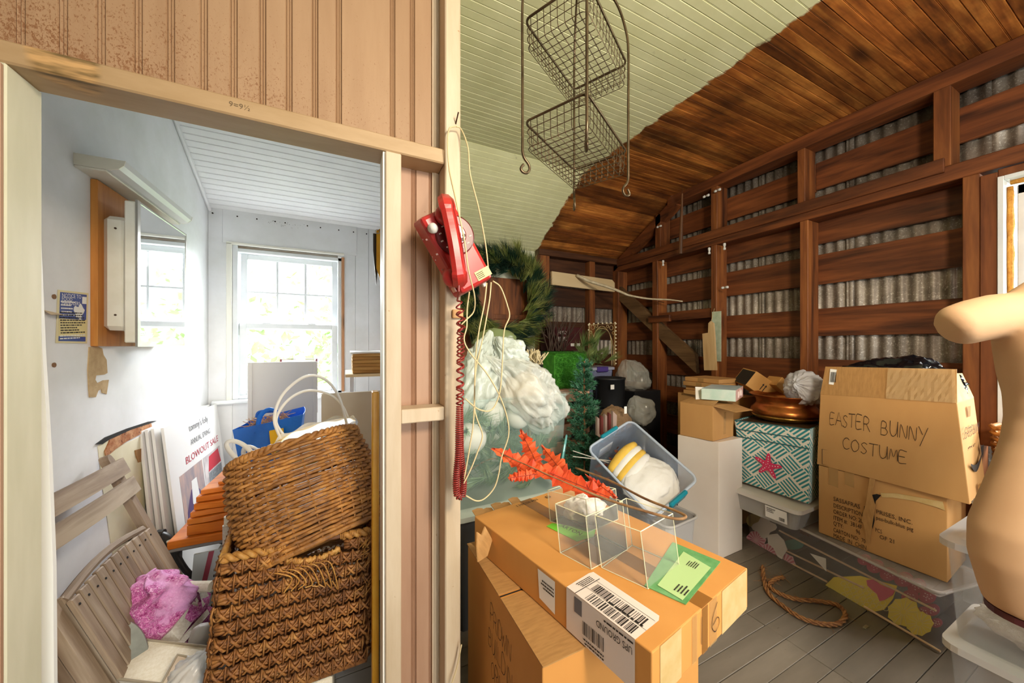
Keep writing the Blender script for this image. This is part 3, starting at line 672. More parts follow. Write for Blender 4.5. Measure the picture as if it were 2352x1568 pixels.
patch([(224, 1025), (236, 1012), (250, 1006), (240, 1040), (348, 990), (352, 1010), (330, 1180), (345, 1300), (262, 1300), (235, 1120)], mat('old_cream_paint', 'd8cda8', 'e4dcc0', scale=5, rough=.6), 'bare_patch', .0005, .0008)
patch([(322, 1030), (350, 1018), (352, 1028), (335, 1036), (330, 1042), (322, 1060), (316, 1062), (310, 1046), (308, 1034)], mat('torn_brown_paper', '9a7040', rough=.9), 'torn_flap', .003)
patch([(218, 1020), (240, 1004), (290, 984), (340, 968), (358, 966), (340, 973), (300, 986), (250, 1008), (232, 1020)], DARK, 'crack', .004, .001)
a, b, c_ = wallpt(97, 711), wallpt(140, 721), wallpt(97, 722)
MB().add([a + ox, b + ox, b + V((.004, 0, -.004)), c_ + V((.02, 0, 0)), lerp(a, b, .5) + V((.03, 0, -.008))], [(0, 4, 3), (0, 1, 4), (1, 2, 4), (2, 3, 4)]).build('peeled_strip', mat('peeled_paper', 'cbb69a', rough=.8), wl)
mb = MB()
for px, py in ((124, 681), (124, 838)): mb.lathe([(.008, -.002), (.009, .002), (.004, .003), (0, .001)], 10, Matrix.Translation(wallpt(px, py)) @ Matrix.Rotation(PI / 2, 4, 'Y'))
mb.build('plug_hole', mat('brown_hole', '8a6a50', rough=.9), wl)
# white panel propped behind the jamb
P = [onY(px, py, 1.30) for px, py in ((62, 540), (86, 540), (97, 800), (112, 1050), (122, 1300), (128, 1700), (62, 1700))]
P[-1].z = P[-2].z = 0
mb = MB(); n = len(P); q = [p + V((0, .012, 0)) for p in P]
mb.add(P + q, [tuple(range(n)), tuple(range(2 * n - 1, n - 1, -1))] + [(i, n + i, n + (i + 1) % n, (i + 1) % n) for i in range(n)])
solo(mb, 'foam_board', mat('white_foam_board', 'eceae6', rough=.5), 'white bowed board standing behind the left door jamb', 'board')
# ------------------------------------------------------------------ folding chair
GREYWOOD = wood('weathered_teak', '6d5848', '8f7a66', 'b3a08a', axis=1, rough=.7)
T = V((-.925, 2.065, .93)); dn = V((.36, 0, -.91)).normalized()
Mc = frame(T, (0, -1, 0), dn)           # local x = across (towards the door), y = down the chair, z = outwards
if Mc.col[2].x < 0: pass
t = thing('folding_chair', 'weathered grey wooden folding chair leaning on the white wall', 'chair', T, M=Mc)
OUT = 1 if Mc.col[2].x > 0 else -1
def cb(name, x0, x1, y0, y1, z0, z1, r=.004, par=t, m=GREYWOOD):
    z0, z1 = sorted((z0 * OUT, z1 * OUT)); return MB().bbox((x0, y0, z0), (x1, y1, z1), r).build(name, m, par, local=True)
GREYWOODX = wood('weathered_teak_rail', '6d5848', '8f7a66', 'b3a08a', axis=0, rough=.7)
for x in (0, .545):
    P = [(x, .03), (x + .006, .008), (x + .016, 0), (x + .028, .004), (x + .035, .02), (x + .04, .5), (x + .04, 1.01), (x, 1.01), (x - .002, .5)]
    MB().prism(P, (0, 0, 0), (1, 0, 0), (0, 1, 0), (0, 0, .03 * OUT)).build('stile', GREYWOOD, t, local=True)
for y0 in (.035, .125):
    mb = MB(); n = 14; top = []; 
    for i in range(n + 1):
        u = i / n; x = -.012 + u * .61; zz = OUT * (.034 + .022 * math.sin(PI * u)); top += [V((x, y0, zz)), V((x, y0 + .068, zz)), V((x, y0 + .068, zz + OUT * .016)), V((x, y0, zz + OUT * .016))]
    fs = []
    for i in range(n):
        for j in range(4): fs.append((i * 4 + j, i * 4 + (j + 1) % 4, (i + 1) * 4 + (j + 1) % 4, (i + 1) * 4 + j))
    mb.add(top, fs + [(0, 1, 2, 3), (n * 4 + 3, n * 4 + 2, n * 4 + 1, n * 4)]); mb.build('back_rail', GREYWOODX, t, local=True)
for x in (.05, .50): cb('seat_frame', x, x + .024, .33, .94, .01, .030)
mb = MB(); mb.tube([(.06 + .46 * i / 10, .345 - .03 * math.sin(PI * i / 10), OUT * .022) for i in range(11)], .014, 8); mb.build('seat_rail', GREYWOODX, t, local=True)
for i in range(11):
    x = .058 + i * .0435; s_ = cb('slat', x, x + .0385, .352 - .02 * math.sin(PI * (i + .5) / 11), .96, .032, .047, .003)
    MB().lathe([(.004, 0), (.004, .0015), (0, .002)], 8, Matrix.Translation((x + .022, .375, OUT * .047)) @ (Matrix.Rotation(PI, 4, 'X') if OUT < 0 else Matrix())).build('screw', DARK, s_, local=True)
for x in (.0, .55): cb('leg', x + .002, x + .03, .36, 1.0, -.034, -.004)
cb('stretcher', .03, .55, .965, .985, .0, .02)
MB().add([(.22, .62, OUT * .0482), (.245, .60, OUT * .0482), (.25, .645, OUT * .0482), (.238, .66, OUT * .0482), (.24, .68, OUT * .0482), (.225, .67, OUT * .0482)], [(0, 1, 2, 3, 4, 5)]).build('sticker_scrap', PAPER, t, local=True)
# ------------------------------------------------------------------ sign boards
PHOTO = {}
def signboard(i, label, y0, y1, x_top, x_bot, h, front=False):
    th = .012; up = V((x_top - x_bot, 0, h)); nrm = V((h, 0, x_bot - x_top)).normalized()
    o = V((x_bot, y0, 0)); t = thing('sign_board', label, 'sign', (x_bot, (y0 + y1) / 2, 0), group='sign boards leaning by the wall')
    p = [o, o + V((0, y1 - y0, 0)), o + V((0, y1 - y0, 0)) + up, o + up]; 
    MB().hexa([p[0] - nrm * th, p[1] - nrm * th, p[1], p[0], p[3] - nrm * th, p[2] - nrm * th, p[2], p[3]]).build('panel', mat('foam_sign_white', 'e9e7e4', rough=.5), t)
    return t, o, up, nrm
for i in range(3): signboard(i, ['edge of a pale sign board behind the sale sign, nearest the wall', 'thin sign board just behind the sale sign, grey edge', 'second sign board in the stack behind the sale sign'][i], 2.43 + i * .02, 3.28 + i * .01, -.945 + i * .016, -.87 + i * .022, .96)
t, o, up, nrm = signboard(3, 'white sale sign with clothing photos leaning by the window', 2.50, 3.36, -.885, -.79, .955)
H_ = up.length; upn = up.normalized(); ry = V((0, 1, 0))
def sp_(u, v, off=.0006): return o + ry * (.86 * u) + up * v + nrm * off
SIGNRED = mat('sale_red', 'b8304a', rough=.5); SIGNGREY = mat('sign_grey', '6a6a70', rough=.5)
text("tommy's folly", sp_(.36, .905), ry, upn, .062, SIGNGREY, t, width=.33)
text('ANNUAL SPRING', sp_(.36, .815), ry, upn, .05, SIGNGREY, t, width=.34); text('BLOWOUT SALE', sp_(.24, .72), ry, upn, .062, SIGNRED, t, width=.58)
def pic(u0, v0, u1, v1, m, name, off=.0008): return MB().quad(sp_(u0, v0, off), sp_(u1, v0, off), sp_(u1, v1, off), sp_(u0, v1, off)).build(name, m, t)
pic(.12, .25, .52, .68, mat('photo_wardrobe', '8e8892', 'c8a89c', scale=14, stretch=(1, 1, .3), rough=.5), 'photo')
pic(.54, .36, .93, .68, mat('photo_table', 'b9aeb0', 'dfd6d4', scale=12, rough=.5), 'photo')
def blobp(pts, m, name, off): MB().add([sp_(u, v, off) for u, v in pts], [tuple(range(len(pts)))]).build(name, m, t)
blobp([(.14, .26), (.17, .44), (.22, .50), (.27, .55), (.36, .55), (.42, .50), (.47, .44), (.48, .26)], mat('print_purple', '5a4470', rough=.6), 'printed_hoodie', .0011)
blobp([(.62, .56), (.66, .66), (.88, .67), (.92, .56)], mat('print_red', 'c2283c', rough=.6), 'printed_red_bag', .0011); blobp([(.60, .40), (.62, .55), (.92, .55), (.90, .40)], mat('print_knit', '70747a', '9a9ea2', scale=60, rough=.7), 'printed_knit', .0011)
blobp([(.27, .46), (.29, .60), (.38, .60), (.40, .46), (.335, .42)], PAPER, 'printed_shirt', .0014)
lines(sp_(.56, .25), ry, upn, .28, .09, 6, SIGNRED, t)
# ------------------------------------------------------------------ drain trap
BLACKP = mat('black_plastic_pipe', '1d1c1b', '2e2a26', scale=12, rough=.4)
t = thing('drain_trap', 'black plastic sink drain trap sticking out of the wall', 'pipe', wallpt(330, 1300))
p0 = wallpt(300, 1238); e1 = p0 + V((.13, -.02, -.01)); cpt = e1 + V((.05, -.03, -.06))
MB().tube(spline([p0, p0 + V((.06, -.005, 0)), e1, cpt], 6), .022, 12).build('elbow', BLACKP, t, smooth=True)
for q in (.045, .10): MB().tube([p0 + V((q, -.01, -.002)), p0 + V((q + .025, -.012, -.004))], .029, 12).build('slip_nut', BLACKP, t)
k_ = cpt + V((0, 0, -.005)); MB().tube([k_ + V((0, 0, .05)), k_ + V((0, 0, -.05)), k_ + V((.0, 0, -.085)), k_ + V((0, 0, -.10))], [.029, .028, .024, .012], 14).build('trap_cup', BLACKP, t, smooth=True)
MB().lathe([(.03, 0), (.03, .006), (.02, .008), (0, .006)], 16, Matrix.Translation(k_ + V((0, 0, .05)))).build('cap', mat('chalky_rim', 'b7ad94', rough=.8), t)
MB().tube(spline([k_ + V((-.05, .02, -.06)), k_ + V((-.03, 0, -.085)), k_ + V((0, 0, -.07))], 5), .014, 10).build('drain_tap', BLACKP, t, smooth=True)
# ------------------------------------------------------------------ stool with orange boards
ORG = wood('orange_stained_wood', 'b85a14', 'd8761f', 'e89040', axis=0, rough=.4, var=.06)
t = thing('metal_stool', 'black tube stool holding the orange boards', 'stool', (-.5, 2.4, 0))
MB().bbox((-.77, 2.2, .405), (-.22, 2.62, .425), .006).build('seat', mat('stool_seat_grey', '8f8a84', rough=.5), t)
for sx in (0, 1):
    for sy in (0, 1):
        x = -.74 + sx * .48; y = 2.23 + sy * .35; dx = .10 if sx == 0 else -.10
        MB().tube(spline([(x, y, .40), (x + .005, y, .36), (x + dx * .55, y - .01, .27), (x + dx * 1.3, y, .21), (x + dx * .6, y, .1), (x + dx * .2, y, .0)], 6), .014, 8).build('leg', BLACKP, t, smooth=True)
zz = .425
for i, (lx, th, dy) in enumerate(((-.765, .042, 0), (-.70, .052, .02), (-.70, .03, .03), (-.69, .03, .035), (-.68, .034, .04), (-.675, .03, .06), (-.66, .028, .07), (-.60, .02, .10))):
    n = 16; P = [(lx + (.34) * 0, 0)]; rr_ = random.Random(i)
    x1 = -.20; P = []
    for j in range(n + 1):
        u = j / n; P.append((lerp(lx, x1, u), .006 * math.sin(u * 9 + i * 2) + rr_.uniform(-.002, .002)))
    P += [(x1, .30), (lx + .012, .30)]
    mb = MB().prism(P, (0, 2.19 + dy, zz), (1, 0, 0), (0, 1, 0), (0, 0, th - .003))
    names = ['bottom orange board resting on the stool, longest', 'thick orange board second from the bottom of the pile', 'orange board third from the bottom of the pile', 'orange board fourth from the bottom of the pile', 'orange board fifth from the bottom of the pile', 'orange board sixth from the bottom of the pile', 'orange board second from the top of the pile', 'thin orange board on top of the pile']
    solo(mb, 'stained_board', ORG, names[i], 'board', group='orange boards piled on the stool', bevel=.004); zz += th
t = thing('leaflet_panel', 'pale printed panel with a red stripe under the stool', 'sign', (-.5, 2.05, 0))
A = onY(425, 1345, 2.05); B = onY(520, 1345, 2.05); A.z = B.z = .05; up = V((0, .10, .35))
MB().hexa([A, B, B + V((0, .01, 0)), A + V((0, .01, 0)), A + up, B + up, B + up + V((0, .01, 0)), A + up + V((0, .01, 0))]).build('panel', mat('pale_blue_card', 'c7d3d4', rough=.4), t)
rt2 = (B - A).normalized(); L_ = (B - A).length; nn2 = rt2.cross(up.normalized())
MB().add([A + rt2 * L_ * .05 + nn2 * .001, A + rt2 * L_ * .18 + nn2 * .001, A + rt2 * L_ * .52 + up + nn2 * .001, A + rt2 * L_ * .38 + up + nn2 * .001], [(0, 1, 2, 3)]).build('red_stripe', mat('stripe_red', 'a8485a', rough=.5), t)
lines(A + rt2 * L_ * .55 + up * .25, rt2, up, L_ * .4, .2, 8, INK, t)
# ------------------------------------------------------------------ linen displays, cloth, bin
LINEN = mat('linen_fabric', 'c8bfb0', 'd8d1c6', scale=140, rough=.9, bump=.4, bscale=220, bdist=.002)
LINEND = mat('linen_cream', 'e0d4bb', 'ebe2cf', scale=120, rough=.9, bump=.3, bscale=200, bdist=.002)
p = onY(523, 1185, 1.78)
t = thing('display_stand', 'upright rod wrapped in pale cord beside the baskets', 'stand', (p.x, p.y, 0))
MB().tube([(p.x, p.y, .02), (p.x, p.y, p.z - .035)], .017, 14).build('rod', LINEN, t); MB().tube([(p.x, p.y, p.z - .035), (p.x, p.y, p.z)], .0125, 14).build('wood_tip', LINEND, t); MB().lathe([(.08, 0), (.08, .015), (.02, .02)], 20, Matrix.Translation((p.x, p.y, 0))).build('base', LINEN, t)
BINW = mat('frosted_white_plastic', 'dfe1e4', rough=.3, alpha=.75)
t = thing('storage_tub', 'pale plastic tub under the linen displays', 'bin', (-.52, 1.52, 0))
mb = MB()
def tub(mb, x0, y0, x1, y1, z0, z1, fl=.03, th=.003):
    a = [V(q) for q in ((x0 + fl, y0 + fl, z0), (x1 - fl, y0 + fl, z0), (x1 - fl, y1 - fl, z0), (x0 + fl, y1 - fl, z0))]; b = [V(q) for q in ((x0, y0, z1), (x1, y0, z1), (x1, y1, z1), (x0, y1, z1))]
    mb.add(a + b, [(0, 3, 2, 1), (0, 1, 5, 4), (1, 2, 6, 5), (2, 3, 7, 6), (3, 0, 4, 7)]); return mb
tub(mb, -.70, 1.36, -.42, 1.78, .0, .24).build('body', BINW, t, solid=.003)
MB().tube([(-.70, 1.36, .24), (-.42, 1.36, .24), (-.42, 1.78, .24), (-.70, 1.78, .24)], .008, 8, closed=True).build('rim', BINW, t)
p = onT(352, 1425, 1.32)
def m_pink():
    k = NT('pink_floral_cloth'); co = k.coords(rnd=False)
    v1 = k.n('ShaderNodeTexVoronoi'); k.l(co, v1.inputs['Vector']); v1.inputs['Scale'].default_value = 55
    n1 = k.noise(co, 60, 4, .7, 2.0); n2 = k.noise(co, 9, 3, .6)
    col = k.ramp(n1, [(.40, lin('d68ab8')), (.47, lin('c05a9e')), (.53, lin('8f2268')), (.6, lin('e0a8cb'))])
    col = k.mix(k.ramp(v1.outputs['Distance'], [(.20, (.9, .9, .9)), (.30, (0, 0, 0))]), col, lin('8f1f66'))
    col = k.mix(k.ramp(n2, [(.48, (0, 0, 0)), (.55, (.75, .75, .75))]), col, lin('dca0cf'))
    k.l(col, k.b.inputs['Base Color']); k.b.inputs['Roughness'].default_value = .85; return k.m
def clothfn(u, v):
    a = 2 * PI * u; r = v; x = .15 * r * math.cos(a) * (1 + .2 * math.sin(2 * a + 1)); y = .17 * r * math.sin(a)
    z = .20 * (1 - r ** 1.7) + .035 * math.sin(5 * a + 4 * r) * r + .02 * mnoise.noise(V((x * 18, y * 18, 3)))
    if r > .55: z -= (r - .55) * .28 * (1 if math.sin(a) < .3 else .3)
    return p + V((x * 1.0, y, z - .02)) + V((.02 * math.sin(9 * z * 10), 0, 0))
mb = MB().grid(clothfn, 56, 22, wrap=True)
solo(mb, 'patterned_cloth', m_pink(), 'crumpled pink and white paisley cloth beside the wooden chair', 'cloth', smooth=True)
p = onT(258, 1528, 1.13)
mb = MB().lathe([(0, -.005), (.10, -.005), (.104, 0), (.10, .005), (0, .005)], 36, frame(p, (.86, .5, 0), (-.25, .5, .55)), ring=lambda a: (.8 * math.cos(a), 1.35 * math.sin(a)))
solo(mb, 'oval_panel', mat('grey_enamel', '7d807a', '9a9c94', scale=9, rough=.35, speck=(20, .7, '5c5c54')), 'grey oval enamel panel below the folding chair seat', 'panel')
def slab(name, label, pts, t_, th, m, cat='display', inset=None, group='linen display pieces'):
    """pts: four pixel corners with distances"""
    P = [onT(*q) for q in pts]; nrm = (P[1] - P[0]).cross(P[3] - P[0]).normalized()
    if nrm.dot(O - P[0]) < 0: nrm = -nrm
    c = sum(P, V()) / 4; tt = thing(name, label, cat, (c.x, c.y, min(q.z for q in P)), group=group)
    Q = [q - nrm * th for q in P]
    MB().hexa(Q + P).build('panel', m, tt)
    if inset:
        e = MB().tube([lerp(q, c, .03) + nrm * .003 for q in P], .004, 6, closed=True).build('braid_edge', mat('braid', 'a39681', rough=.9), tt)
        MB().add([lerp(q, c, .06) + nrm * .001 for q in P], [(0, 1, 2, 3)]).build('lining', inset, tt)
    return tt
slab('display_board', 'large cream lined display board with braided edge near the front', [(268, 1562, 1.10), (470, 1585, 1.10), (486, 1486, 1.22), (312, 1466, 1.22)], 0, .02, LINEN, inset=LINEND)
slab('display_board', 'smaller pinkish linen board overlapping the large display board', [(360, 1590, 1.06), (450, 1600, 1.06), (470, 1515, 1.15), (408, 1503, 1.15)], 0, .02, LINEN, inset=mat('blush_linen', 'dccab6', rough=.9))
slab('display_bar', 'slanted linen wrapped bar beside the lower basket', [(392, 1448, 1.25), (412, 1470, 1.25), (482, 1372, 1.45), (470, 1348, 1.45)], 0, .04, LINEN)
slab('display_bar', 'thin slanted linen bar below the other bar', [(405, 1476, 1.24), (416, 1484, 1.24), (482, 1408, 1.40), (476, 1398, 1.40)], 0, .02, LINEN)
a, b = onT(378, 1348, 1.42), onT(486, 1346, 1.42)
t = thing('display_roll', 'horizontal cream fabric roll behind the slanted bars', 'display', (a + b) / 2)
MB().tube([a, b], .02, 14).build('roll', LINEND, t); MB().tube([a + (b - a).normalized() * -.002, a], .0195, 14).build('end_cap', LINEN, t); MB().tube([(a + b) / 2, V(((a + b).x / 2, (a + b).y / 2, .02))], .010, 8).build('stem', LINEN, t); MB().lathe([(.07, 0), (.07, .012), (.015, .02)], 18, Matrix.Translation(((a + b).x / 2, (a + b).y / 2, 0))).build('foot', LINEN, t)
mb = blob(onT(462, 1462, 1.28), (.035, .035, .045), .12, 2, 4); solo(mb, 'display_bust', mat('pale_grey_knob', 'b5afa8', rough=.5), 'small pale grey rounded stand next to the basket', 'display', smooth=True)
MB2 = film(onT(452, 1560, 1.12), (.07, .08, .10), (.3, 0, 1), 9, 8, nu=64, nv=30); solo(MB2, 'plastic_bag', mat('film_white', 'e4e6e8', rough=.2, alpha=.45), 'clear plastic bag crumpled beside the lower basket', 'bag', smooth=True)
# ------------------------------------------------------------------ boards and frames by the window
t = thing('shelf_panel', 'white framed panel standing in front of the closet window', 'panel', (-.39, 2.9, 0))
MB().bbox((-.598, 2.9, 0), (-.187, 2.915, 1.283), .002).build('panel', mat('panel_white', 'dcdad6', rough=.5), t)
for x in (-.598, -.212): MB().bbox((x, 2.892, 0), (x + .025, 2.9, 1.283), .002).build('stile', MATS['panel_white'], t)
t = thing('red_frame', 'red edged frame behind the white framed panel', 'frame', (-.3, 2.97, 0))
MB().box((-.42, 2.975, .9), (-.20, 2.985, 1.29)).build('backing', PAPER, t); MB().tube([(-.42, 2.975, .9), (-.42, 2.975, 1.30), (-.195, 2.975, 1.30), (-.195, 2.975, .9)], .007, 4, closed=True).build('edge', mat('maroon_edge', '7c3240', rough=.5), t)
MB().box((-.40, 2.972, 0), (-.22, 2.982, .9)).build('leg_panel', PAPER, t)
mb = MB().bbox((-.121, 2.2, 0), (.29, 2.215, 1.13), .003); solo(mb, 'beige_board', mat('beige_laminate', 'd9c7ae', 'e2d2bc', scale=3, rough=.5), 'large beige board standing behind the wicker baskets', 'board')
t = thing('wall_shelf', 'pale wooden shelf to the right of the closet window', 'shelf', (.15, 2.7, 1.19))
MB().bbox((0, 2.48, 1.193), (.30, 2.95, 1.212), .002).build('board', wood('pale_pine', 'c9a878', 'dcc196', axis=0), t)
MB().bbox((.03, 2.90, .9), (.06, 2.94, 1.193), .002).build('bracket', WHITE, t)
for i in range(6):
    names = ['lowest', 'second lowest', 'third from the bottom', 'third from the top', 'second from the top', 'topmost']
    solo(MB().bbox((.04 + random.uniform(0, .004), 2.50 + random.uniform(0, .006), 1.213 + i * .0225), (.29, 2.86, 1.2345 + i * .0225), .002), 'wood_tray', wood('honey_pine', '9a6428', 'c08a45', 'd0a25e', axis=0), names[i] + ' brown wooden slab in the stack on the shelf', 'board', group='wooden slabs on the shelf')
mb = MB().grid(lambda u, v: (.03 + .265 * u, 2.49 + .38 * v, 1.3485 + .006 * abs(math.sin(3 * u + 2 * v))), 8, 8); solo(mb, 'paper_pad', PAPER, 'white paper lying on the wooden slabs on the shelf', 'paper', solid=.012)
# hanging yellow piece and yellow rule
p = onY(866, 535, 1.5)
t = thing('hanging_scraper', 'yellow and dark tapered tool hanging from a hook by the door', 'tool', p)
MB().prism([(0, .03), (.03, .05), (.04, .02), (.038, -.10), (.015, -.17), (.0, -.12)], p + V((-.002, 0, -.02)), (1, 0, 0), (0, 0, 1), (0, .01, 0)).build('yellow_blade', mat('yellow_plastic', 'e8a414', 'f0b62c', scale=20, rough=.4, speck=(50, .66, '6a4a10')), t)
MB().prism([(0, .02), (.018, .02), (.018, -.12), (.012, -.19), (.0, -.05)], p + V((-.014, .011, -.02)), (1, 0, 0), (0, 0, 1), (0, .006, 0)).build('dark_plate', mat('dark_grey_metal', '4a443c', rough=.5, metal=.5), t)
MB().tube([p + V((.008 * math.cos(a) + .002, 0, .006 + .008 * math.sin(a))) for a in [i * PI / 5 for i in range(10)]], .0015, 5, closed=True).build('ring', CHROME, t)
MB().tube([p + V((.01, 0, .006)), p + V((.05, .0, .006)), V((.302, p.y, p.z + .006))], .0018, 5).build('hook', CHROME, t)
mb = MB().bbox((.083, 1.275, 0), (.105, 1.33, 1.24), .003); solo(mb, 'yellow_rule', mat('yellow_rule_paint', 'd99a1c', 'e3aa34', scale=10, rough=.4), 'long yellow straightedge standing behind the door stud', 'tool')
# ================================================================== wicker baskets
def m_wicker(name, a, b, c):
    k = NT(name); pos = k.n('ShaderNodeNewGeometry').outputs['Position']; co = k.coords(world=True)
    f = k.noise(co, 26, 4, .7); g = k.noise(k.coords(world=True), 5, 3, .6)
    col = k.ramp(f, [(.30, lin(a)), (.5, lin(b)), (.70, lin(c))])
    col = k.mix(k.ramp(g, [(.42, (0, 0, 0)), (.62, (.6, .6, .6))]), col, lin(a))
    k.l(col, k.b.inputs['Base Color']); k.b.inputs['Roughness'].default_value = .6; k.bump(k.noise(co, 160, 3, .7), .4, .002); return k.m
WICK1 = m_wicker('brown_wicker', '6b431f', 'a87034', 'cf9348'); WICK2 = m_wicker('dark_seagrass', '5a351a', '96602e', 'c08a4a'); RIMM = m_wicker('light_binding', '8a5c2a', 'c0883f', 'dcae62')
def sup(a, rx, ry, e=.62):
    ca, sa = math.cos(a), math.sin(a); return rx * math.copysign(abs(ca) ** e, ca), ry * math.copysign(abs(sa) ** e, sa)
hdir = V((-.0815, .9967, 0)); rdir = V((.9967, .0815, 0)); TB = math.radians(30); TR = math.radians(13)
k0 = V((0, 0, 1)) * math.cos(TB) + hdir * math.sin(TB)
kk = k0 * math.cos(TR) - rdir * math.sin(TR); rr0 = rdir * math.cos(TR) + k0 * math.sin(TR)
ctr = onT(712, 1140, 1.36); HB = .36
Mb = frame(ctr - kk * HB / 2, rr0, kk.cross(rr0))
t = thing('wicker_basket', 'big brown round-cornered wicker basket tipped inside the lower basket', 'basket', (0, 0, 0), M=Mb)
rw = random.Random(5); ROWS = 29; ST = 34
def bk(a, z): # outline radius grows to mid height
    u = z / HB; g = .80 + .24 * math.sin(PI * (.12 + .62 * u)); x, y = sup(a, .226 * g, .175 * g); return x, y
def notch(a, u):  # handle opening left end of rim
    return u > .86 and math.cos(a - PI * .86) > .93
mb = MB()
for i in range(ROWS):
    z = HB * (i + .4) / ROWS; n = ST * 4; seg = []; z_j = rw.uniform(-.002, .002); ph = i % 2
    for j in range(n + 1):
        a = 2 * PI * j / n; x, y = bk(a, z); o_ = 1 + .042 * math.sin(a * ST / 2 + ph * PI) + rw.uniform(-.006, .006)
        q = V((x * o_, y * o_, z + z_j + rw.uniform(-.0014, .0014) - (.02 * (1 - (i / ROWS)) * 0)))
        if notch(a, z / HB):
            if len(seg) > 3: mb.tube(seg, .0068, 5)
            seg = []
        else: seg.append(q)
    if len(seg) > 3: mb.tube(seg, .0068, 5)
    seg = []
wv = mb.build('weave', WICK1, t, local=True, smooth=True); wv['kind'] = 'stuff'
mb = MB()
for i in range(ST):
    a = 2 * PI * (i + .5) / ST; mb.tube([V((*bk(a, z), z)) for z in (0, HB * .25, HB * .5, HB * .75, HB * (.84 if notch(a, .9) else .99))], .0034, 5)
mb.build('stakes', WICK1, t, local=True)['kind'] = 'stuff'
mb = MB()
for i in range(5):
    f = 1 - i * .2; mb.tube([V((bk(a, 0)[0] * f, bk(a, 0)[1] * f, .004)) for a in [2 * PI * j / 48 for j in range(48)]], .011, 5, closed=True)
mb.build('base_coil', WICK1, t, local=True, smooth=True)
for s_ in (0, PI):   # twisted rim rope
    mb = MB(); seg = []
    for j in range(260):
        a = 2 * PI * j / 260 + PI * .86
        x, y = bk(a, HB); tw = j * .9 + s_; q = V((x + math.cos(a) * .008 * math.cos(tw), y + math.sin(a) * .008 * math.cos(tw), HB + .004 + .008 * math.sin(tw)))
        if math.cos(a - PI * .86) > .95: continue
        seg.append(q)
    mb.tube(seg, .0085, 6); mb.build('rim_rope', WICK1, t, local=True, smooth=True)
hp = [V((bk(a, HB)[0] * 1.0, bk(a, HB)[1] * 1.0, HB + .006)) for a in [PI * .86 + q * .08 for q in range(-6, 7)]]
MB().tube(hp, .009, 8).build('handle_bar', mat('dark_handle', '4e443c', rough=.4), t, local=True, smooth=True)
# lower rectangular basket
P0 = onY(509, 1290, 1.34); P1 = onY(862, 1221, 1.385)
xb = (P1 - P0); WB = xb.length; xb.normalize(); zb = (V((.0, .03, 1)) - xb * V((.0, .03, 1)).dot(xb)).normalized(); yb = zb.cross(xb)
HL, DB = .45, .33
org = P0 - zb * HL
Ml = frame(org, xb, yb)
t = thing('seagrass_basket', 'dark rectangular woven seagrass basket under the tipped basket', 'basket', (0, 0, 0), M=Ml)
faces = [((0, 0), (1, 0), WB), ((WB, 0), (0, 1), DB), ((WB, DB), (-1, 0), WB), ((0, DB), (0, -1), DB)]
NR = 10; rp = HL / NR; mbr = MB(); mbx = MB()
for fi, ((ox_, oy_), (dx, dy), L) in enumerate(faces):
    along = V((dx, dy, 0)); outv = V((dy, -dx, 0)); nc = int(L / .036)
    for i in range(NR):
        z = (i + .5) * rp
        hole = fi == 0 and i == NR - 1
        for s_ in (-1, 0, 1):
            pts = []
            for j in range(int(L / .018) + 1):
                u = j * .018
                if hole and .17 * 1 < u < .335 and i == NR - 1: 
                    if len(pts) > 2: mbr.tube(pts, .0066, 5)
                    pts = []; continue
                pts.append(V((ox_, oy_, 0)) + along * u + outv * (.004 * math.sin(j * 2.1 + i + s_) + rw.uniform(-.002, .002)) + V((0, 0, z + s_ * .0088 + .002 * math.sin(j * 1.3 + s_ * 2))))
            if len(pts) > 2: mbr.tube(pts, .0066, 5)
        for c in range(nc):
            u0 = (c + .5 * (i % 2)) * L / nc
            if u0 + .034 > L: continue
            if fi == 0 and i == NR - 1 and .13 < u0 < .335: continue
            b0 = V((ox_, oy_, 0)) + along * u0 + outv * .010
            for sg in (1, -1):
                za, zc = z - sg * .021, z + sg * .021
                mbx.tube([b0 - outv * .012 + V((0, 0, za)), b0 + along * .008 + outv * .004 + V((0, 0, lerp(za, zc, .28))), b0 + along * .026 + outv * (.004 + rw.random() * .003) + V((0, 0, lerp(za, zc, .75))), b0 + along * .036 - outv * .012 + V((0, 0, zc))], [.003, .0048, .0048, .003], 4, flat=.7)
            mbx.tube([b0 + along * .036 - outv * .002 + V((0, 0, z - .026)), b0 + along * .036 + outv * .003 + V((0, 0, z)), b0 + along * .036 - outv * .002 + V((0, 0, z + .026))], .003, 4)
w_ = mbr.build('rope_rows', WICK2, t, local=True, smooth=True); w_['kind'] = 'stuff'
w_ = mbx.build('cross_wraps', WICK2, t, local=True, smooth=True); w_['kind'] = 'stuff'
mb = MB()
for i in range(11): mb.tube([(0, DB * i / 10, .005), (WB, DB * i / 10, .005)], .012, 5)
mb.build('base', WICK2, t, local=True)['kind'] = 'stuff'
rim = []
for (ox_, oy_), (dx, dy), L in faces:
    for j in range(int(L / .006)): rim.append(V((ox_ + dx * j * .006, oy_ + dy * j * .006, HL + .008)))
lo, hi_ = .155, .335
for s_ in (0, PI):
    seg = []
    mb = MB()
    for j, q in enumerate(rim):
        if q.y < .001 and lo < q.x < hi_: 
            if len(seg) > 2: mb.tube(seg, .0085, 6)
            seg = []; continue
        seg.append(q + V((0, .0075 * math.cos(j * .75 + s_), .0075 * math.sin(j * .75 + s_))))
    if len(seg) > 2: mb.tube(seg, .0085, 6)
    mb.build('rim_rope', RIMM, t, local=True, smooth=True)
MB().tube([(lo - .05, 0, HL + .01), (hi_ + .05, 0, HL + .01)], .0085, 10).build('handle_bar', mat('handle_wood', '5c3820', '7a4c2c', scale=30, rough=.6), t, local=True)
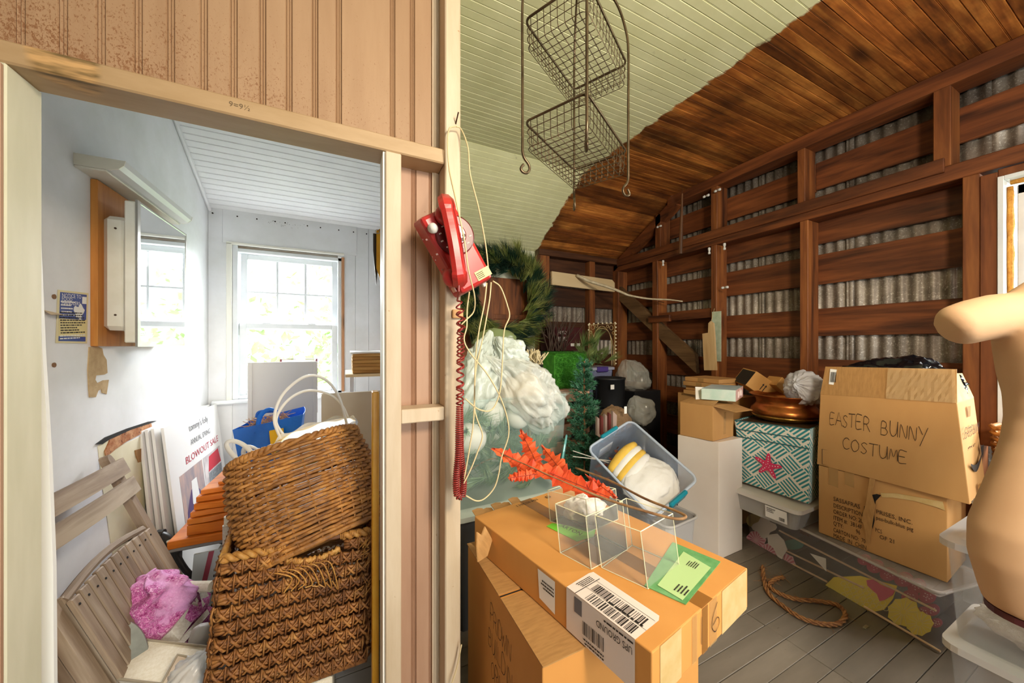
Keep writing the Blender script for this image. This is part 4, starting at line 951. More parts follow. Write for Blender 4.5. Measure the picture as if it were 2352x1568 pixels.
for cx in (lo - .02, hi_ + .02):
    mb = MB(); mb.tube([V((cx - .03 + j * .0012, .0115 * math.cos(j * 1.26), HL + .010 + .0115 * math.sin(j * 1.26))) for j in range(52)], .0026, 4); mb.build('binding', RIMM, t, local=True, smooth=True)
mb = MB(); mb.tube([V((lo + .01 + .0015 * j, .0, HL - rp + .012 + .008 * math.sin(j * .8) - .02 * math.sin(PI * j / 110))) for j in range(110)], .0075, 5); mb.build('hole_binding', RIMM, t, local=True, smooth=True)
mb = MB()
for i in range(26):
    b0 = V((WB - .02 + rw.uniform(-.03, .01), -.005, HL * rw.uniform(.55, 1.0))); mb.tube([b0, b0 + V((rw.uniform(-.01, .02), -.015, rw.uniform(.0, .03))), b0 + V((rw.uniform(-.02, .03), -.01, rw.uniform(-.03, .05)))], [.002, .002, .0008], 4)
for i in range(8):
    b0 = V((.12 + .02 * i, -.006, HL - .06)); mb.tube(spline([b0, b0 + V((.04, -.02, -.005)), b0 + V((.07, -.016, -.03 - .01 * i)), b0 + V((.05, -.012, -.07))], 4), .0022, 4)
mb.build('frayed_ends', RIMM, t, local=True)['kind'] = 'stuff'
# riser under the basket
zmin = min((Ml @ V(q)).z for q in ((0, 0, 0), (WB, 0, 0), (WB, DB, 0), (0, DB, 0)))
cx_ = Ml @ V((WB * .45, DB * .5, 0))
mb = MB().bbox((cx_.x - .17, cx_.y - .14, 0), (cx_.x + .15, cx_.y + .16, zmin - .008), .006); solo(mb, 'linen_riser', LINEND, 'beige linen covered riser under the dark seagrass basket', 'riser')
# ------------------------------------------------------------------ chip basket with white handle, inside the big basket
YEL = mat('yellow_chipwood', 'd9a93c', 'edcc74', scale=12, stretch=(1, 1, .3), rough=.5); WRIB = mat('white_ribbon', 'ece9e2', rough=.4)
c = onT(730, 1000, 1.58)
t = thing('chip_basket', 'yellow chipwood basket with tall white handles, lined in white plastic', 'basket', c)
Mq = frame(c, (.97, .1, .22), (-.1, .97, .1))
mb = MB()
for i in range(4): mb.lathe([(.150 + .004 * i, -.10 + i * .03), (.153 + .004 * i, -.073 + i * .03)], 40, Mq, ring=lambda a: (1.0 * math.cos(a), .75 * math.sin(a)))
mb.build('bands', YEL, t, solid=.003)
MB().lathe([(.0, -.10), (.15, -.10)], 40, Mq, ring=lambda a: (math.cos(a), .75 * math.sin(a))).build('bottom', YEL, t)
mb = MB(); mb.grid(lambda u, v: Mq @ V(((.166 + .012 * math.sin(23 * u * 6.28) * v) * math.cos(2 * PI * u), .75 * (.166 + .012 * math.sin(19 * u * 6.28) * v) * math.sin(2 * PI * u), .028 - .035 * v + .008 * math.sin(u * 50))), 80, 5, wrap=True); mb.build('plastic_liner', mat('white_film', 'e9ebee', rough=.2, alpha=.8), t, smooth=True)
def strap(pts, m, par, name, w=.009): return MB().tube(spline(pts, 10), w, 6, flat=.2, up=(0, 1, 0)).build(name, m, par, smooth=True)
strap([onT(645, 1010, 1.55), onT(630, 960, 1.55), onT(650, 905, 1.55), onT(700, 865, 1.55), onT(745, 870, 1.57), onT(778, 910, 1.58), onT(797, 975, 1.58)], WRIB, t, 'handle', .007)
strap([onT(655, 1005, 1.62), onT(634, 965, 1.62), onT(660, 920, 1.62), onT(705, 897, 1.62), onT(755, 905, 1.64), onT(785, 930, 1.64), onT(800, 960, 1.64)], WRIB, t, 'handle', .007)
strap([onT(565, 1075, 1.55), onT(535, 1045, 1.55), onT(520, 1022, 1.56), onT(532, 1012, 1.57), onT(560, 1022, 1.58), onT(585, 1050, 1.58), onT(600, 1085, 1.58)], WRIB, t, 'ribbon_strap', .011)
strap([onT(580, 1085, 1.62), onT(560, 1045, 1.62), onT(566, 1026, 1.62), onT(590, 1032, 1.62), onT(612, 1060, 1.62)], WRIB, t, 'ribbon_strap', .011)
# ------------------------------------------------------------------ blue bag
BLU = mat('blue_bag_plastic', '1463c8', '1f76de', scale=4, rough=.4, bump=.3, bscale=9, bdist=.02)
A, B, Cq, D = onT(534, 987, 2.0), onT(696, 951, 2.0), onT(668, 1130, 2.0), onT(566, 1145, 2.0)
t = thing('shopping_bag', 'bright blue shopping bag stuffed with raffia behind the baskets', 'bag', (A + B + Cq + D) / 4 - V((0, 0, .3)))
bk_ = V((.02, .16, .02))
mb = MB(); mb.grid(lambda u, v: lerp(lerp(A, B, u), lerp(D, Cq, u), v) + V((0, -.02 * math.sin(PI * u) * (1 - v) + .008 * mnoise.noise(V((u * 5, v * 5, 1))), 0)), 14, 12)
mb.grid(lambda u, v: lerp(lerp(A + bk_ + V((.03, 0, 0)), B + bk_ - V((.03, 0, 0)), u), lerp(D + bk_, Cq + bk_, u), v), 6, 6)
for e0, e1, f0, f1 in ((A, A + bk_ + V((.03, 0, 0)), D, D + bk_), (B, B + bk_ - V((.03, 0, 0)), Cq, Cq + bk_)): mb.grid(lambda u, v: lerp(lerp(e0, e1, u), lerp(f0, f1, u), v) + V((.01 * math.sin(PI * u), 0, 0)), 4, 4)
mb.quad(D, Cq, Cq + bk_, D + bk_); mb.build('body', BLU, t, smooth=False, solid=.001)
MB().tube(spline([lerp(A, B, .35) - V((0, .012, .05)), lerp(A, B, .40) + V((0, -.01, .045)), lerp(A, B, .52) + V((0, 0, .07)), lerp(A, B, .62) + V((0, .0, .04)), lerp(A, B, .66) - V((0, .012, .04))], 6), .014, 6, flat=.2, up=(0, 1, 0)).build('handle', BLU, t, smooth=True)
MB().tube(spline([lerp(A, B, .2) + bk_, lerp(A, B, .24) + bk_ + V((0, 0, .03)), lerp(A, B, .45) + bk_ + V((0, 0, .02)), lerp(A, B, .55) + bk_], 6), .014, 6, flat=.2, up=(0, 1, 0)).build('handle', BLU, t, smooth=True)
P = [onT(618, 990, 1.96), onT(650, 984, 1.96), onT(655, 1040, 1.96), onT(624, 1046, 1.96)]; MB().hexa([q + V((0, .02, 0)) for q in P] + P).build('yellow_gift_bag', mat('bright_yellow', 'f0bb14', rough=.4), t)  # small yellow gift bag held inside the blue bag
mb = MB(); rf = random.Random(3)
for i in range(90):
    q = lerp(A, B, rf.uniform(.18, .75)) + V((0, rf.uniform(.03, .12), -.01)); mb.tube([q, q + V((rf.uniform(-.03, .03), rf.uniform(-.02, .02), rf.uniform(.0, .02))), q + V((rf.uniform(-.06, .06), rf.uniform(-.03, .03), rf.uniform(.0, .045)))], .0016, 4)
mb.build('raffia', mat('raffia_tan', 'b88a58', rough=.8), t)['kind'] = 'stuff'
# ================================================================== red wall telephone hanging on the post
RED = mat('red_phone_plastic', 'a3201f', 'b8302b', scale=8, rough=.34, speck=(30, .72, 'c06a5e')); DRED = mat('dark_red_dial', '5c1214', rough=.35); CREAMW = mat('cream_wire_plastic', 'cdb98d', rough=.5)
def ph(px, py, Y=1.05): return onY(px, py, Y)
c0 = (ph(955, 497) + ph(1140, 635)) / 2; ux = (ph(1140, 635) - ph(1045, 455)); ux.normalize(); vx = (ph(1045, 455) - ph(955, 497)); vx = (vx - ux * vx.dot(ux)).normalized()
Mp = frame(c0, vx, -ux)            # local x = across, y = up the phone, z = towards the room
PW, PL = (ph(1045, 455) - ph(955, 497)).length * .5, (ph(1140, 635) - ph(1045, 455)).length * .5
if (Mp.col[2].to_3d()).y > 0: Mp = frame(c0, -vx, -ux); FX = -1
else: FX = 1
t = thing('wall_telephone', 'red rotary wall telephone hanging crooked on the post', 'telephone', c0, M=Mp)
a_, b_ = PW, PL
mb = MB(); 
mb.hexa([V(q) for q in ((-a_, -b_, -.075), (a_, -b_, -.075), (a_, b_, -.075), (-a_, b_, -.075), (-a_ * .86, -b_ * .96, .0), (a_ * .86, -b_ * .96, .0), (a_ * .86, b_ * .93, .0), (-a_ * .86, b_ * .93, .0))]); mb.build('body', RED, t, local=True, bevel=.012)
dl = MB().lathe([(.062, -.002), (.062, .004), (.058, .006), (0, .006)], 40, Matrix.Translation((.010, b_ * .28, .002))).build('dial', DRED, t, local=True)
mb = MB().lathe([(.034, .006), (.034, .010), (.031, .011), (.016, .011), (.014, .014), (0, .015)], 32, Matrix.Translation((.010, b_ * .28, .002))); mb.build('finger_wheel', mat('wheel_clear_red', '7c2a2a', rough=.2), dl, local=True)
for i in range(10):
    a = math.radians(60 + i * 30); q = (.010 + .0255 * math.cos(a), b_ * .28 + .0255 * math.sin(a), .0135)
    MB().lathe([(.0058, 0), (.0058, .0008), (0, .0008)], 14, Matrix.Translation(q)).build('finger_hole', mat('hole_dark', '2c0a0a', rough=.5), dl, local=True)
    q2 = V((.010 + .049 * math.cos(a), b_ * .28 + .044 * math.sin(a), .0088)); mb = MB()
    for k_ in range(3): mb.box(q2 + V((-.004 + k_ * .003, -.002, 0)), q2 + V((-.002 + k_ * .003, .002, .0004)))
    mb.build('dial_number', mat('dial_white', 'd8c8c0', rough=.5), dl, local=True)
MB().lathe([(.012, .015), (.012, .0165), (0, .0165)], 20, Matrix.Translation((.010, b_ * .28, .002))).build('dial_card', mat('dial_card_tan', 'c9b28a', rough=.5), dl, local=True)
# handset lies down the front, left of the dial
hx = -a_ * .14; Pi = Mp.inverted()
hs = MB(); pts = spline([Pi @ ph(1024, 462, 1.04), Pi @ ph(1027, 474, 1.0), Pi @ ph(1036, 515, .99), Pi @ ph(1045, 560, .985), Pi @ ph(1052, 605, .985), Pi @ ph(1055, 630, .99), Pi @ ph(1056, 648, 1.02)], 6)
hs.tube(pts, [.027] * 8 + [.0235] * (len(pts) - 16) + [.026] * 8, 8, flat=.8, up=(0, 0, 1)); hso = hs.build('handset', RED, t, local=True, smooth=False)
for qq in (Pi @ ph(1030, 486, 1.0), Pi @ ph(1047, 632, 1.0)): MB().lathe([(.027, -.0), (.032, .012), (.031, .024), (.02, .04)], 20, Matrix.Translation((qq.x, qq.y, .002))).build('ear_cup', RED, hso, local=True, smooth=True)
MB().lathe([(.012, 0), (.016, .008), (.014, .018), (0, .02)], 14, Matrix.Translation((hx - .030, b_ * .60, .010)) @ Matrix.Rotation(-.9, 4, 'Y')).build('cradle_hook', mat('white_hook', 'd8d4cc', rough=.4), t, local=True, smooth=True)
MB().box((a_ * .10, -b_ * .88, .0005), (a_ * .86, -b_ * .66, .0022)).build('paper_label', mat('yellow_label', 'd8c68c', rough=.6), t, local=True)
for i in range(4): MB().box((a_ * .14, -b_ * (.84 - i * .04), .0023), (a_ * .5, -b_ * (.825 - i * .04), .0026)).build('label_print', MARK, t, local=True)
MB().box((-a_ * .99, -b_ * .84, -.05), (-a_ * .935, -b_ * .72, -.02)).build('price_sticker', mat('pink_sticker', 'd8a89a', rough=.6), t, local=True)
MB().bbox((.03, -b_ - .010, -.05), (.045, -b_ + .004, -.035), .002).build('jack', mat('clear_jack', 'd8d4c8', rough=.3), t, local=True)
mb = MB()
for i in range(9):
    rr_ = random.Random(i + 50); z_ = rr_.uniform(-.06, -.01); y_ = rr_.uniform(-b_ * .6, b_ * .6); mb.box((-a_ * .99, y_, z_), (-a_ * .985 + .006, y_ + rr_.uniform(.003, .008), z_ + .0015))
mb.build('paint_scrape', mat('scrape_pale', 'cfa79a', rough=.7), t, local=True)['kind'] = 'stuff'
# coiled cord
CORD = mat('red_cord_plastic', '7c1e1e', '9c3228', scale=30, rough=.35)
def coil(pts, turns, r, w, par, name='coil_cord', ph0=0):
    pts = spline(pts, 30); n = len(pts); L = [0]
    for i in range(1, n): L.append(L[-1] + (pts[i] - pts[i - 1]).length)
    out = []; N = int(turns * 10)
    j = 0
    for i in range(N + 1):
        s_ = L[-1] * i / N
        while j < n - 2 and L[j + 1] < s_: j += 1
        f = (s_ - L[j]) / max(L[j + 1] - L[j], 1e-6); p = lerp(pts[j], pts[j + 1], f); t_ = (pts[j + 1] - pts[j]).normalized(); e1 = V((0, 1, 0)); e1 = (e1 - t_ * e1.dot(t_)).normalized(); e2 = t_.cross(e1); a = 2 * PI * i / 10 + ph0
        rr_ = r(i / N) if callable(r) else r
        out.append(p + (e1 * math.cos(a) + e2 * math.sin(a)) * rr_)
    return MB().tube(out, w, 5).build(name, CORD, par, smooth=True)
cy_ = 1.06
def cp(px, py): return onY(px, py, cy_)
coil([cp(1052, 690), cp(1060, 730), cp(1058, 790), cp(1057, 860), cp(1056, 930)], 13, .011, .0027, t)
coil([cp(1056, 715), cp(1058, 790), cp(1057, 860), cp(1056, 930)], 10, .011, .0027, t, ph0=PI)
coil([cp(1056, 930), cp(1054, 980), cp(1053, 1040), cp(1048, 1100), cp(1050, 1135), cp(1058, 1140)], 44, .0095, .0026, t)
coil([cp(1056, 930), cp(1057, 980), cp(1058, 1040), cp(1064, 1100), cp(1062, 1135), cp(1055, 1142)], 44, .0095, .0026, t)
MB().tube([ph(1054, 648, 1.0), ph(1054, 668, 1.0), cp(1050, 690)], .0028, 6).build('cord_lead', CORD, t)
# nail and cream wires
nl = onY(1047, 290, PY - .006)
solo(MB().tube([nl + V((0, .03, -.01)), nl + V((0, -.03, .03))], .0022, 6), 'nail', NAILM, 'bent nail in the post holding the phone wire', 'nail')
t2 = thing('telephone_wire', 'loops of thin cream wire draped over the nail and phone', 'wire', cp(1060, 1000))
def wire(pts, Y=1.03, w=.0024, name='strand'):
    P = [onY(q[0], q[1], q[2] if len(q) > 2 else Y) for q in pts]; return MB().tube(spline(P, 7), w, 6).build(name, CREAMW, t2, smooth=True)
wire([(1047, 290, 1.12), (1032, 296, 1.12), (1028, 330, 1.12), (1032, 390, 1.11), (1045, 450, .98), (1056, 500, .96), (1068, 560, .96), (1076, 620, .97), (1090, 680, 1.0), (1088, 715), (1070, 735), (1060, 745)])
wire([(1047, 290, 1.12), (1060, 298, 1.12), (1075, 340, 1.1), (1080, 400, 1.1), (1100, 480, 1.1), (1115, 560, 1.09), (1122, 620, 1.09)])
wire([(1132, 645), (1150, 660), (1165, 700), (1170, 727), (1158, 760), (1154, 830), (1148, 900), (1130, 940), (1100, 940), (1068, 915)])
wire([(1128, 648), (1124, 690), (1108, 780), (1093, 850), (1090, 930), (1095, 960), (1108, 1000), (1096, 1040), (1080, 1080), (1065, 1110)])
wire([(1118, 650), (1112, 700), (1100, 760), (1092, 830), (1088, 960), (1080, 1020), (1066, 1100)])
wire([(1078, 670), (1073, 710), (1072, 750), (1066, 780), (1080, 810), (1120, 860), (1148, 910), (1165, 960), (1168, 1000), (1152, 1050), (1145, 1090), (1135, 1120), (1115, 1143), (1095, 1150), (1070, 1138)])
wire([(1060, 1480, 1.12), (1050, 1530, 1.12), (1036, 1575, 1.12)])
# bits stuck on the post
solo(MB().bbox(onY(1040, 730, PY - .018), onY(1062, 712, PY - .006), .002), 'wood_scrap', mat('tan_scrap', 'c79a66', rough=.7), 'small tan scrap stuck to the post under the phone', 'scrap')
# ================================================================== hanging two-tier wire rack
BRZ = mat('bronze_wire', '4a3d2c', '6a5a44', scale=14, rough=.35, metal=.75)
N_, L__, R_, F_ = V((.6286, .807, 0)), V((.5245, 1.0104, 0)), V((.972, .997, 0)), V((.868, 1.2, 0))
cc = (N_ + F_ + L__ + R_) / 4
t = thing('wire_rack', 'two tier bronze wire basket rack hanging from the ceiling', 'rack', (cc.x, cc.y, 1.97))
for q in (N_, L__, R_, F_):
    d = (q - cc); e = d.normalized(); pts = []
    pts += [q + e * x + V((0, 0, z)) for x, z in ((.022, 2.012), (.030, 2.006), (.034, 1.994), (.028, 1.980), (.012, 1.972), (-.004, 1.980), (-.008, 2.0), (.004, 2.03), (.010, 2.06))]
    # hook curls outwards at the foot
    pts = [q + e * x + V((0, 0, z)) for x, z in ((.010, 1.992), (.004, 1.984), (-.006, 1.982), (-.014, 1.990), (-.012, 2.004), (0, 2.02), (.003, 2.04), (.0, 2.08), (0, 2.3), (0, 2.52), (-.01, 2.60), (-.05, 2.70))] if False else [q + e * x + V((0, 0, z)) for x, z in ((-.004, 1.995), (.002, 1.988), (.006, 1.978), (-.002, 1.970), (-.016, 1.970), (-.026, 1.984), (-.022, 2.0), (-.006, 2.018), (.0, 2.04), (0, 2.08), (0, 2.3), (0, 2.52))]
    pts += [lerp(q, cc, f) + V((0, 0, z)) for f, z in ((.06, 2.60), (.25, 2.68), (.6, 2.73), (.97, 2.745))]
    MB().tube(spline(pts, 6), .0046, 8).build('leg', BRZ, t, smooth=True)
MB().tube([cc + V((0, 0, 2.74)), cc + V((0, 0, 2.78)), cc + V((.0, 0, CZ + .004))], .004, 8).build('hanger', BRZ, t)
MB().tube([cc + V((.018 * math.cos(a), 0, 2.765 + .018 * math.sin(a))) for a in [i * PI / 8 for i in range(16)]], .004, 6, closed=True).build('ring', BRZ, t)
ux_, uy_ = (R_ - N_), (L__ - N_)
for zt in (2.135, 2.47):
    z0 = zt - .085
    def pt(u, v, z, s_=1): return N_ + ux_ * (.5 + (u - .5) * s_) + uy_ * (.5 + (v - .5) * s_) + V((0, 0, z))
    cr = .06
    loop = []
    for (u, v, a0) in ((1, 1, 0), (0, 1, PI / 2), (0, 0, PI), (1, 0, 1.5 * PI)):
        for k_ in range(5):
            a = a0 + k_ * PI / 8; loop.append((u - (1 if u else -1) * cr + cr * math.cos(a) , v - (1 if v else -1) * cr * 1.6 + cr * 1.6 * math.sin(a)))
    MB().tube([pt(u, v, zt, .97) for u, v in loop], .004, 6, closed=True).build('rim', BRZ, t, smooth=True)
    mb = MB()
    for z, s_ in ((lerp(z0, zt, .33), .96), (lerp(z0, zt, .66), .965), (z0, .94)): mb.tube([pt(u, v, z, s_) for u, v in loop], .0015, 4, closed=True)
    for i in range(1, 14):
        u = i / 14; mb.tube([pt(u, 0, zt, .97), pt(u, .0, z0 + .012, .95), pt(u, .03, z0, .95), pt(u, .97, z0, .95), pt(u, 1, z0 + .012, .95), pt(u, 1, zt, .97)], .0015, 4)
    for i in range(1, 9):
        v = i / 9; mb.tube([pt(0, v, zt, .97), pt(0, v, z0 + .012, .95), pt(.02, v, z0, .95), pt(.98, v, z0, .95), pt(1, v, z0 + .012, .95), pt(1, v, zt, .97)], .0015, 4)
    mb.build('wire_basket', BRZ, t)['kind'] = 'stuff'
# ================================================================== storage side: helpers
CARD = mat('brown_cardboard', 'b98850', 'c6965c', scale=3, stretch=(1, 1, .4), rough=.75, bump=.1, bscale=60, bdist=.001, var=.05)
CARDO = mat('warm_lit_cardboard', 'cf8f46', 'd99a50', scale=3, stretch=(1, 1, .4), rough=.7, bump=.1, bscale=60, bdist=.001)  # foreground cardboard, the warm light's orange glow put into its colour
CARDD = mat('cardboard_inner', 'a87c48', 'b88a52', scale=20, stretch=(1, 6, 1), rough=.8)
CARDL = mat('pale_torn_cardboard', 'c4a468', 'cfb27c', scale=20, rough=.85)
TAPE = mat('clear_packing_tape', 'd0a468', rough=.12, alpha=.5); TAPEB = mat('brown_packing_tape', '9c6a34', rough=.2, alpha=.75)
CLEAR = mat('clear_bin_plastic', 'c9d3da', rough=.12, alpha=.26); CLEARW = mat('milky_bin_plastic', 'd8d6d2', rough=.2, alpha=.42); LIDW = mat('milky_lid_plastic', 'e4dfd8', rough=.3, alpha=.9)
TEALP = mat('teal_latch', '0f7f92', rough=.35); BLKP = mat('black_latch', '2b3036', rough=.4); PURP = mat('purple_latch', '4d3c86', rough=.35)
def hexbox(name, label, cat, P, m, flaps=True, seam=None, group=None):
    """carton from 4 bottom corners P[0..3] and 4 top corners P[4..7]"""
    P = [V(p) for p in P]; c = sum(P[:4], V()) / 4; t = thing(name, label, cat, c, group=group); MB().hexa(P).build('body', m, t, bevel=.003); return t
def rectbox(x0, y0, x1, y1, z0, z1): return [(x0, y0, z0), (x1, y0, z0), (x1, y1, z0), (x0, y1, z0), (x0, y0, z1), (x1, y0, z1), (x1, y1, z1), (x0, y1, z1)]
def rrect(x0, y0, x1, y1, r, n=4):
    out = []
    for cx, cy, a0 in ((x1 - r, y1 - r, 0), (x0 + r, y1 - r, PI / 2), (x0 + r, y0 + r, PI), (x1 - r, y0 + r, 1.5 * PI)):
        for k in range(n + 1): a = a0 + k * PI / 2 / n; out.append((cx + r * math.cos(a), cy + r * math.sin(a)))
    return out
def plastic_bin(name, label, M, L, W, H, m, rimm=None, lid=None, latch=None, fl=.03, group=None, latch_w=.12, cat='bin', ribs=True):
    """tapered bin, local x 0..L, y 0..W, z 0..H; latches on both short ends (x=0, x=L)"""
    t = thing(name, label, cat, (0, 0, 0), M=M, group=group); mb = MB()
    a = rrect(fl, fl, L - fl, W - fl, .03); b = rrect(0.008, .008, L - .008, W - .008, .04); n = len(a)
    mb.add([V((*p, 0)) for p in a] + [V((*p, H)) for p in b], [tuple(range(n - 1, -1, -1))] + [(i, (i + 1) % n, n + (i + 1) % n, n + i) for i in range(n)])
    mb.build('body', m, t, local=True, solid=.0025)
    MB().tube([V((*p, H)) for p in rrect(0, 0, L, W, .045)], .008, 6, closed=True).build('rim', rimm or m, t, local=True, smooth=True)
    if lid:
        lo = rrect(-.008, -.008, L + .008, W + .008, .045); li = rrect(.03, .03, L - .03, W - .03, .04); k = len(lo); mb = MB()
        mb.add([V((*p, H - .012)) for p in lo] + [V((*p, H + .012)) for p in lo] + [V((*p, H + .018)) for p in li], [(i, (i + 1) % k, k + (i + 1) % k, k + i) for i in range(k)] + [(k + i, k + (i + 1) % k, 2 * k + (i + 1) % k, 2 * k + i) for i in range(k)] + [tuple(range(2 * k, 3 * k))])
        mb.build('lid', lid, t, local=True)
    if latch:
        for x in (-.008, L + .008): MB().bbox((x - .012, W / 2 - latch_w / 2, H - .05), (x + .012, W / 2 + latch_w / 2, H + .022), .008).build('latch', latch, t, local=True)
    return t
def TM(x, y, z, rz=0): return Matrix.Translation((x, y, z)) @ Matrix.Rotation(rz, 4, 'Z')
# ================================================================== foreground cartons
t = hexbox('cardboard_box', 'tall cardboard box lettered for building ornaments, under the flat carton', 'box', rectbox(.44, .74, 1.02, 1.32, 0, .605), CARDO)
scrawl('PRIDWIN', (.44, 1.085, .47), (0, -1, -.05), (0, 0, 1), .058, MARK, t, .045, .85, seed=2, xs=.56); scrawl('BUILDING', (.44, 1.10, .385), (0, -1, -.05), (0, 0, 1), .058, MARK, t, .045, .9, seed=3, xs=.6); scrawl('ORNA', (.44, 1.075, .30), (0, -1, -.05), (0, 0, 1), .058, MARK, t, .045, .9, seed=4, xs=.6)
scrawl('Jwng', (.56, 1.02, .607), (.55, -.3, 0), (.3, .55, 0), .055, MARK, t, .05, .75, seed=8)
MB().box((.44, 1.0, .605), (1.02, 1.004, .6066)).build('lid_seam', DARK, t)
for a, b in (((.438, .735, .6052), (1.03, .99, .6085)), ((.438, 1.01, .6052), (1.03, 1.325, .6085))): MB().box(a, b).build('flap', CARDD, t)
A, B, C3, D3 = V((.458, 1.291, 0)), V((.604, .549, 0)), V((1.094, .633, 0)), V((.948, 1.375, 0))
ZF0, ZF1 = .6095, .728
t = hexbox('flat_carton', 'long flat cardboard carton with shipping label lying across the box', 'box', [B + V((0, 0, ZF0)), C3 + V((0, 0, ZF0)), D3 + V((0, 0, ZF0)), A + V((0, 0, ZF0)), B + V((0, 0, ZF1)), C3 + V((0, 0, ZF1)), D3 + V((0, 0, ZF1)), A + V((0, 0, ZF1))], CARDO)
la = (B - A).normalized(); lb = (D3 - A).normalized(); LA, LB = (B - A).length, (D3 - A).length; upv = V((0, 0, 1))
def ft(a, b, off=.001): return A + la * LA * a + lb * LB * b + V((0, 0, ZF1 + off))
def top_quad(name, m, pts, off=.001, par=None, th=0): return MB().add([ft(a, b, off) for a, b in pts], [tuple(range(len(pts)))]).build(name, m, par or t, solid=th)
def loc(px, py):
    p = onZ(px, py, ZF1) - A; p.z = 0; return (p.dot(la) / LA, p.dot(lb) / LB)
top_quad('top_tape', TAPEB, [(.0, .44), (1, .44), (1, .56), (0, .56)], .0006)
# shipping label wrapping over the long edge
LBL = mat('label_paper', 'e6d9d0', rough=.5)
top_quad('shipping_label', LBL, [(.66, 0), (.655, .19), (.66, .22), (.935, .22), (.945, .19), (.945, 0)], .0012)
def sd(a, h, off=.0012): return A + la * LA * a + V((0, 0, ZF0 + (ZF1 - ZF0) * h)) - lb * off
MB().add([sd(.66, 1.008), sd(.945, 1.008), sd(.945, .0), sd(.66, .03)], [(0, 1, 2, 3)]).build('label_fold', LBL, t)
bars(ft(.925, .075, .0016), -la, -lb, LA * .19, .032, INK, t, 30, seed=7); bars(ft(.925, .155, .0016), -la, -lb, LA * .21, .032, INK, t, 34, seed=9)
mb = MB()
for (a0, b0, a1, b1) in ((.945, .085, .68, .087), (.94, .170, .70, .172), (.70, .0, .703, .2)): mb.add([ft(a0, b0, .0016), ft(a1, b0, .0016), ft(a1, b1, .0016), ft(a0, b1, .0016)], [(0, 1, 2, 3)])
mb.build('label_rule', INK, t)
lines(ft(.93, .105, .0016), -la, -lb, LA * .2, .012, 1, INK, t, seed=4); lines(ft(.668, .17, .0016), -lb, la, .06, .022, 4, INK, t, seed=5)
text('UPS GROUND', sd(.938, .82, .0018), -la, -upv, .024, INK, t, width=.105); lines(sd(.94, .96, .0018), -la, -upv, .12, .010, 1, INK, t, seed=8)
bars(sd(.83, .55, .0018), -la, -upv, .07, .035, INK, t, 18, seed=5); lines(sd(.83, .2, .0018), -la, -upv, .08, .018, 2, INK, t, seed=9)
MB().add([sd(.70, .95, .002), sd(.735, .95, .002), sd(.735, .60, .002), sd(.70, .60, .002)], [(0, 1, 2, 3)]).build('label_block', SIGNGREY, t)
MB().add([sd(.50, .92), sd(.60, .92), sd(.60, .12), sd(.51, .2)], [(0, 1, 2, 3)]).build('address_sticker', PAPER, t); lines(sd(.595, .75, .0018), -la, -upv, .06, .03, 3, INK, t, seed=11)
text('104 IC2011', ft(.03, .60, .0012), -lb, la, .022, INK, t, width=.115)
MB().tube([ft(.05 + .022 * math.sin(q) * .66, .70 + .022 * math.cos(q), .0012) for q in [i * PI / 12 for i in range(24)]], .0011, 4, closed=True, flat=.5).build('carton_stamp', MARK, t); text('CBE', ft(.045, .73, .0012), -lb, la, .017, MARK, t, width=.03)
# end face: scrawl, tape strips
e0 = B + V((0, 0, ZF0)); en = la
def ef(b, h, off=.001): return B + lb * LB * b + V((0, 0, ZF0 + (ZF1 - ZF0) * h)) + la * off
for b0, b1, m in ((.06, .24, CARDL), (.34, .39, TAPE), (.44, .5, TAPEB), (.52, .60, TAPE), (.66, .98, CARDL)): MB().add([ef(b0, 1), ef(b1, 1), ef(b1, 0), ef(b0, 0)], [(0, 3, 2, 1)]).build('tape_strip', m, t)
scrawl('96', ef(.40, .25, .0018), lb, upv, .075, MARK, t, .03, .9)
# torn left end
mb = MB(); q0 = ft(0, .02); 
for i in range(5): 
    b0 = .02 + i * .09; mb.prism([(0, 0), (.045, .004), (.048, .03), (.04, .05), (.0, .046)], ft(0, b0, -.012 - .01 * (i % 2)), -la + V((0, 0, .25)), lb, (0, 0, .003))
mb.build('ragged_flaps', CARDD, t)['kind'] = 'stuff'
MB().prism([(0, 0), (.05, -.02), (.10, .0), (.09, .06), (.06, .05), (.045, .075), (.02, .04)], onZ(1096, 1290, .66), (.75, .55, .3), (-.3, .2, .9), (.003, -.003, 0)).build('torn_corner', CARDD, t)
# green sticker and mailing packet on the carton
t2 = thing('green_sticker', 'bright green carton sticker under the clear boxes', 'sticker', ft(.2, .5))
P = [onZ(*q, ZF1 + .0016) for q in ((1255, 1208), (1268, 1201), (1368, 1215), (1364, 1232), (1325, 1243))]; MB().add(P, [(0, 1, 2, 3, 4)]).build('sheet', mat('neon_green', '7fd63a', rough=.6), t2, solid=.0006)
text('CARTON', onZ(1276, 1205, ZF1 + .0022), (onZ(1335, 1238, 0) - onZ(1272, 1210, 0)), (onZ(1345, 1215, 0) - onZ(1330, 1238, 0)), .03, INK, t2, width=.105)
t2 = thing('packing_slip', 'green plastic envelope holding a pale packing slip on the carton', 'envelope', ft(.7, .75))
G = [onZ(*q, ZF1 + .002) for q in ((1480, 1345), (1575, 1388), (1655, 1290), (1545, 1245))]
MB().add(G, [(0, 1, 2, 3)]).build('envelope', mat('green_film', '5d9a5c', '7fb57a', scale=14, rough=.2), t2, solid=.002)
S4 = [onZ(*q, ZF1 + .0045) for q in ((1510, 1343), (1568, 1378), (1633, 1303), (1570, 1266))]; MB().add(S4, [(0, 1, 2, 3)]).build('slip', mat('pale_green_paper', 'b9d795', rough=.5), t2)
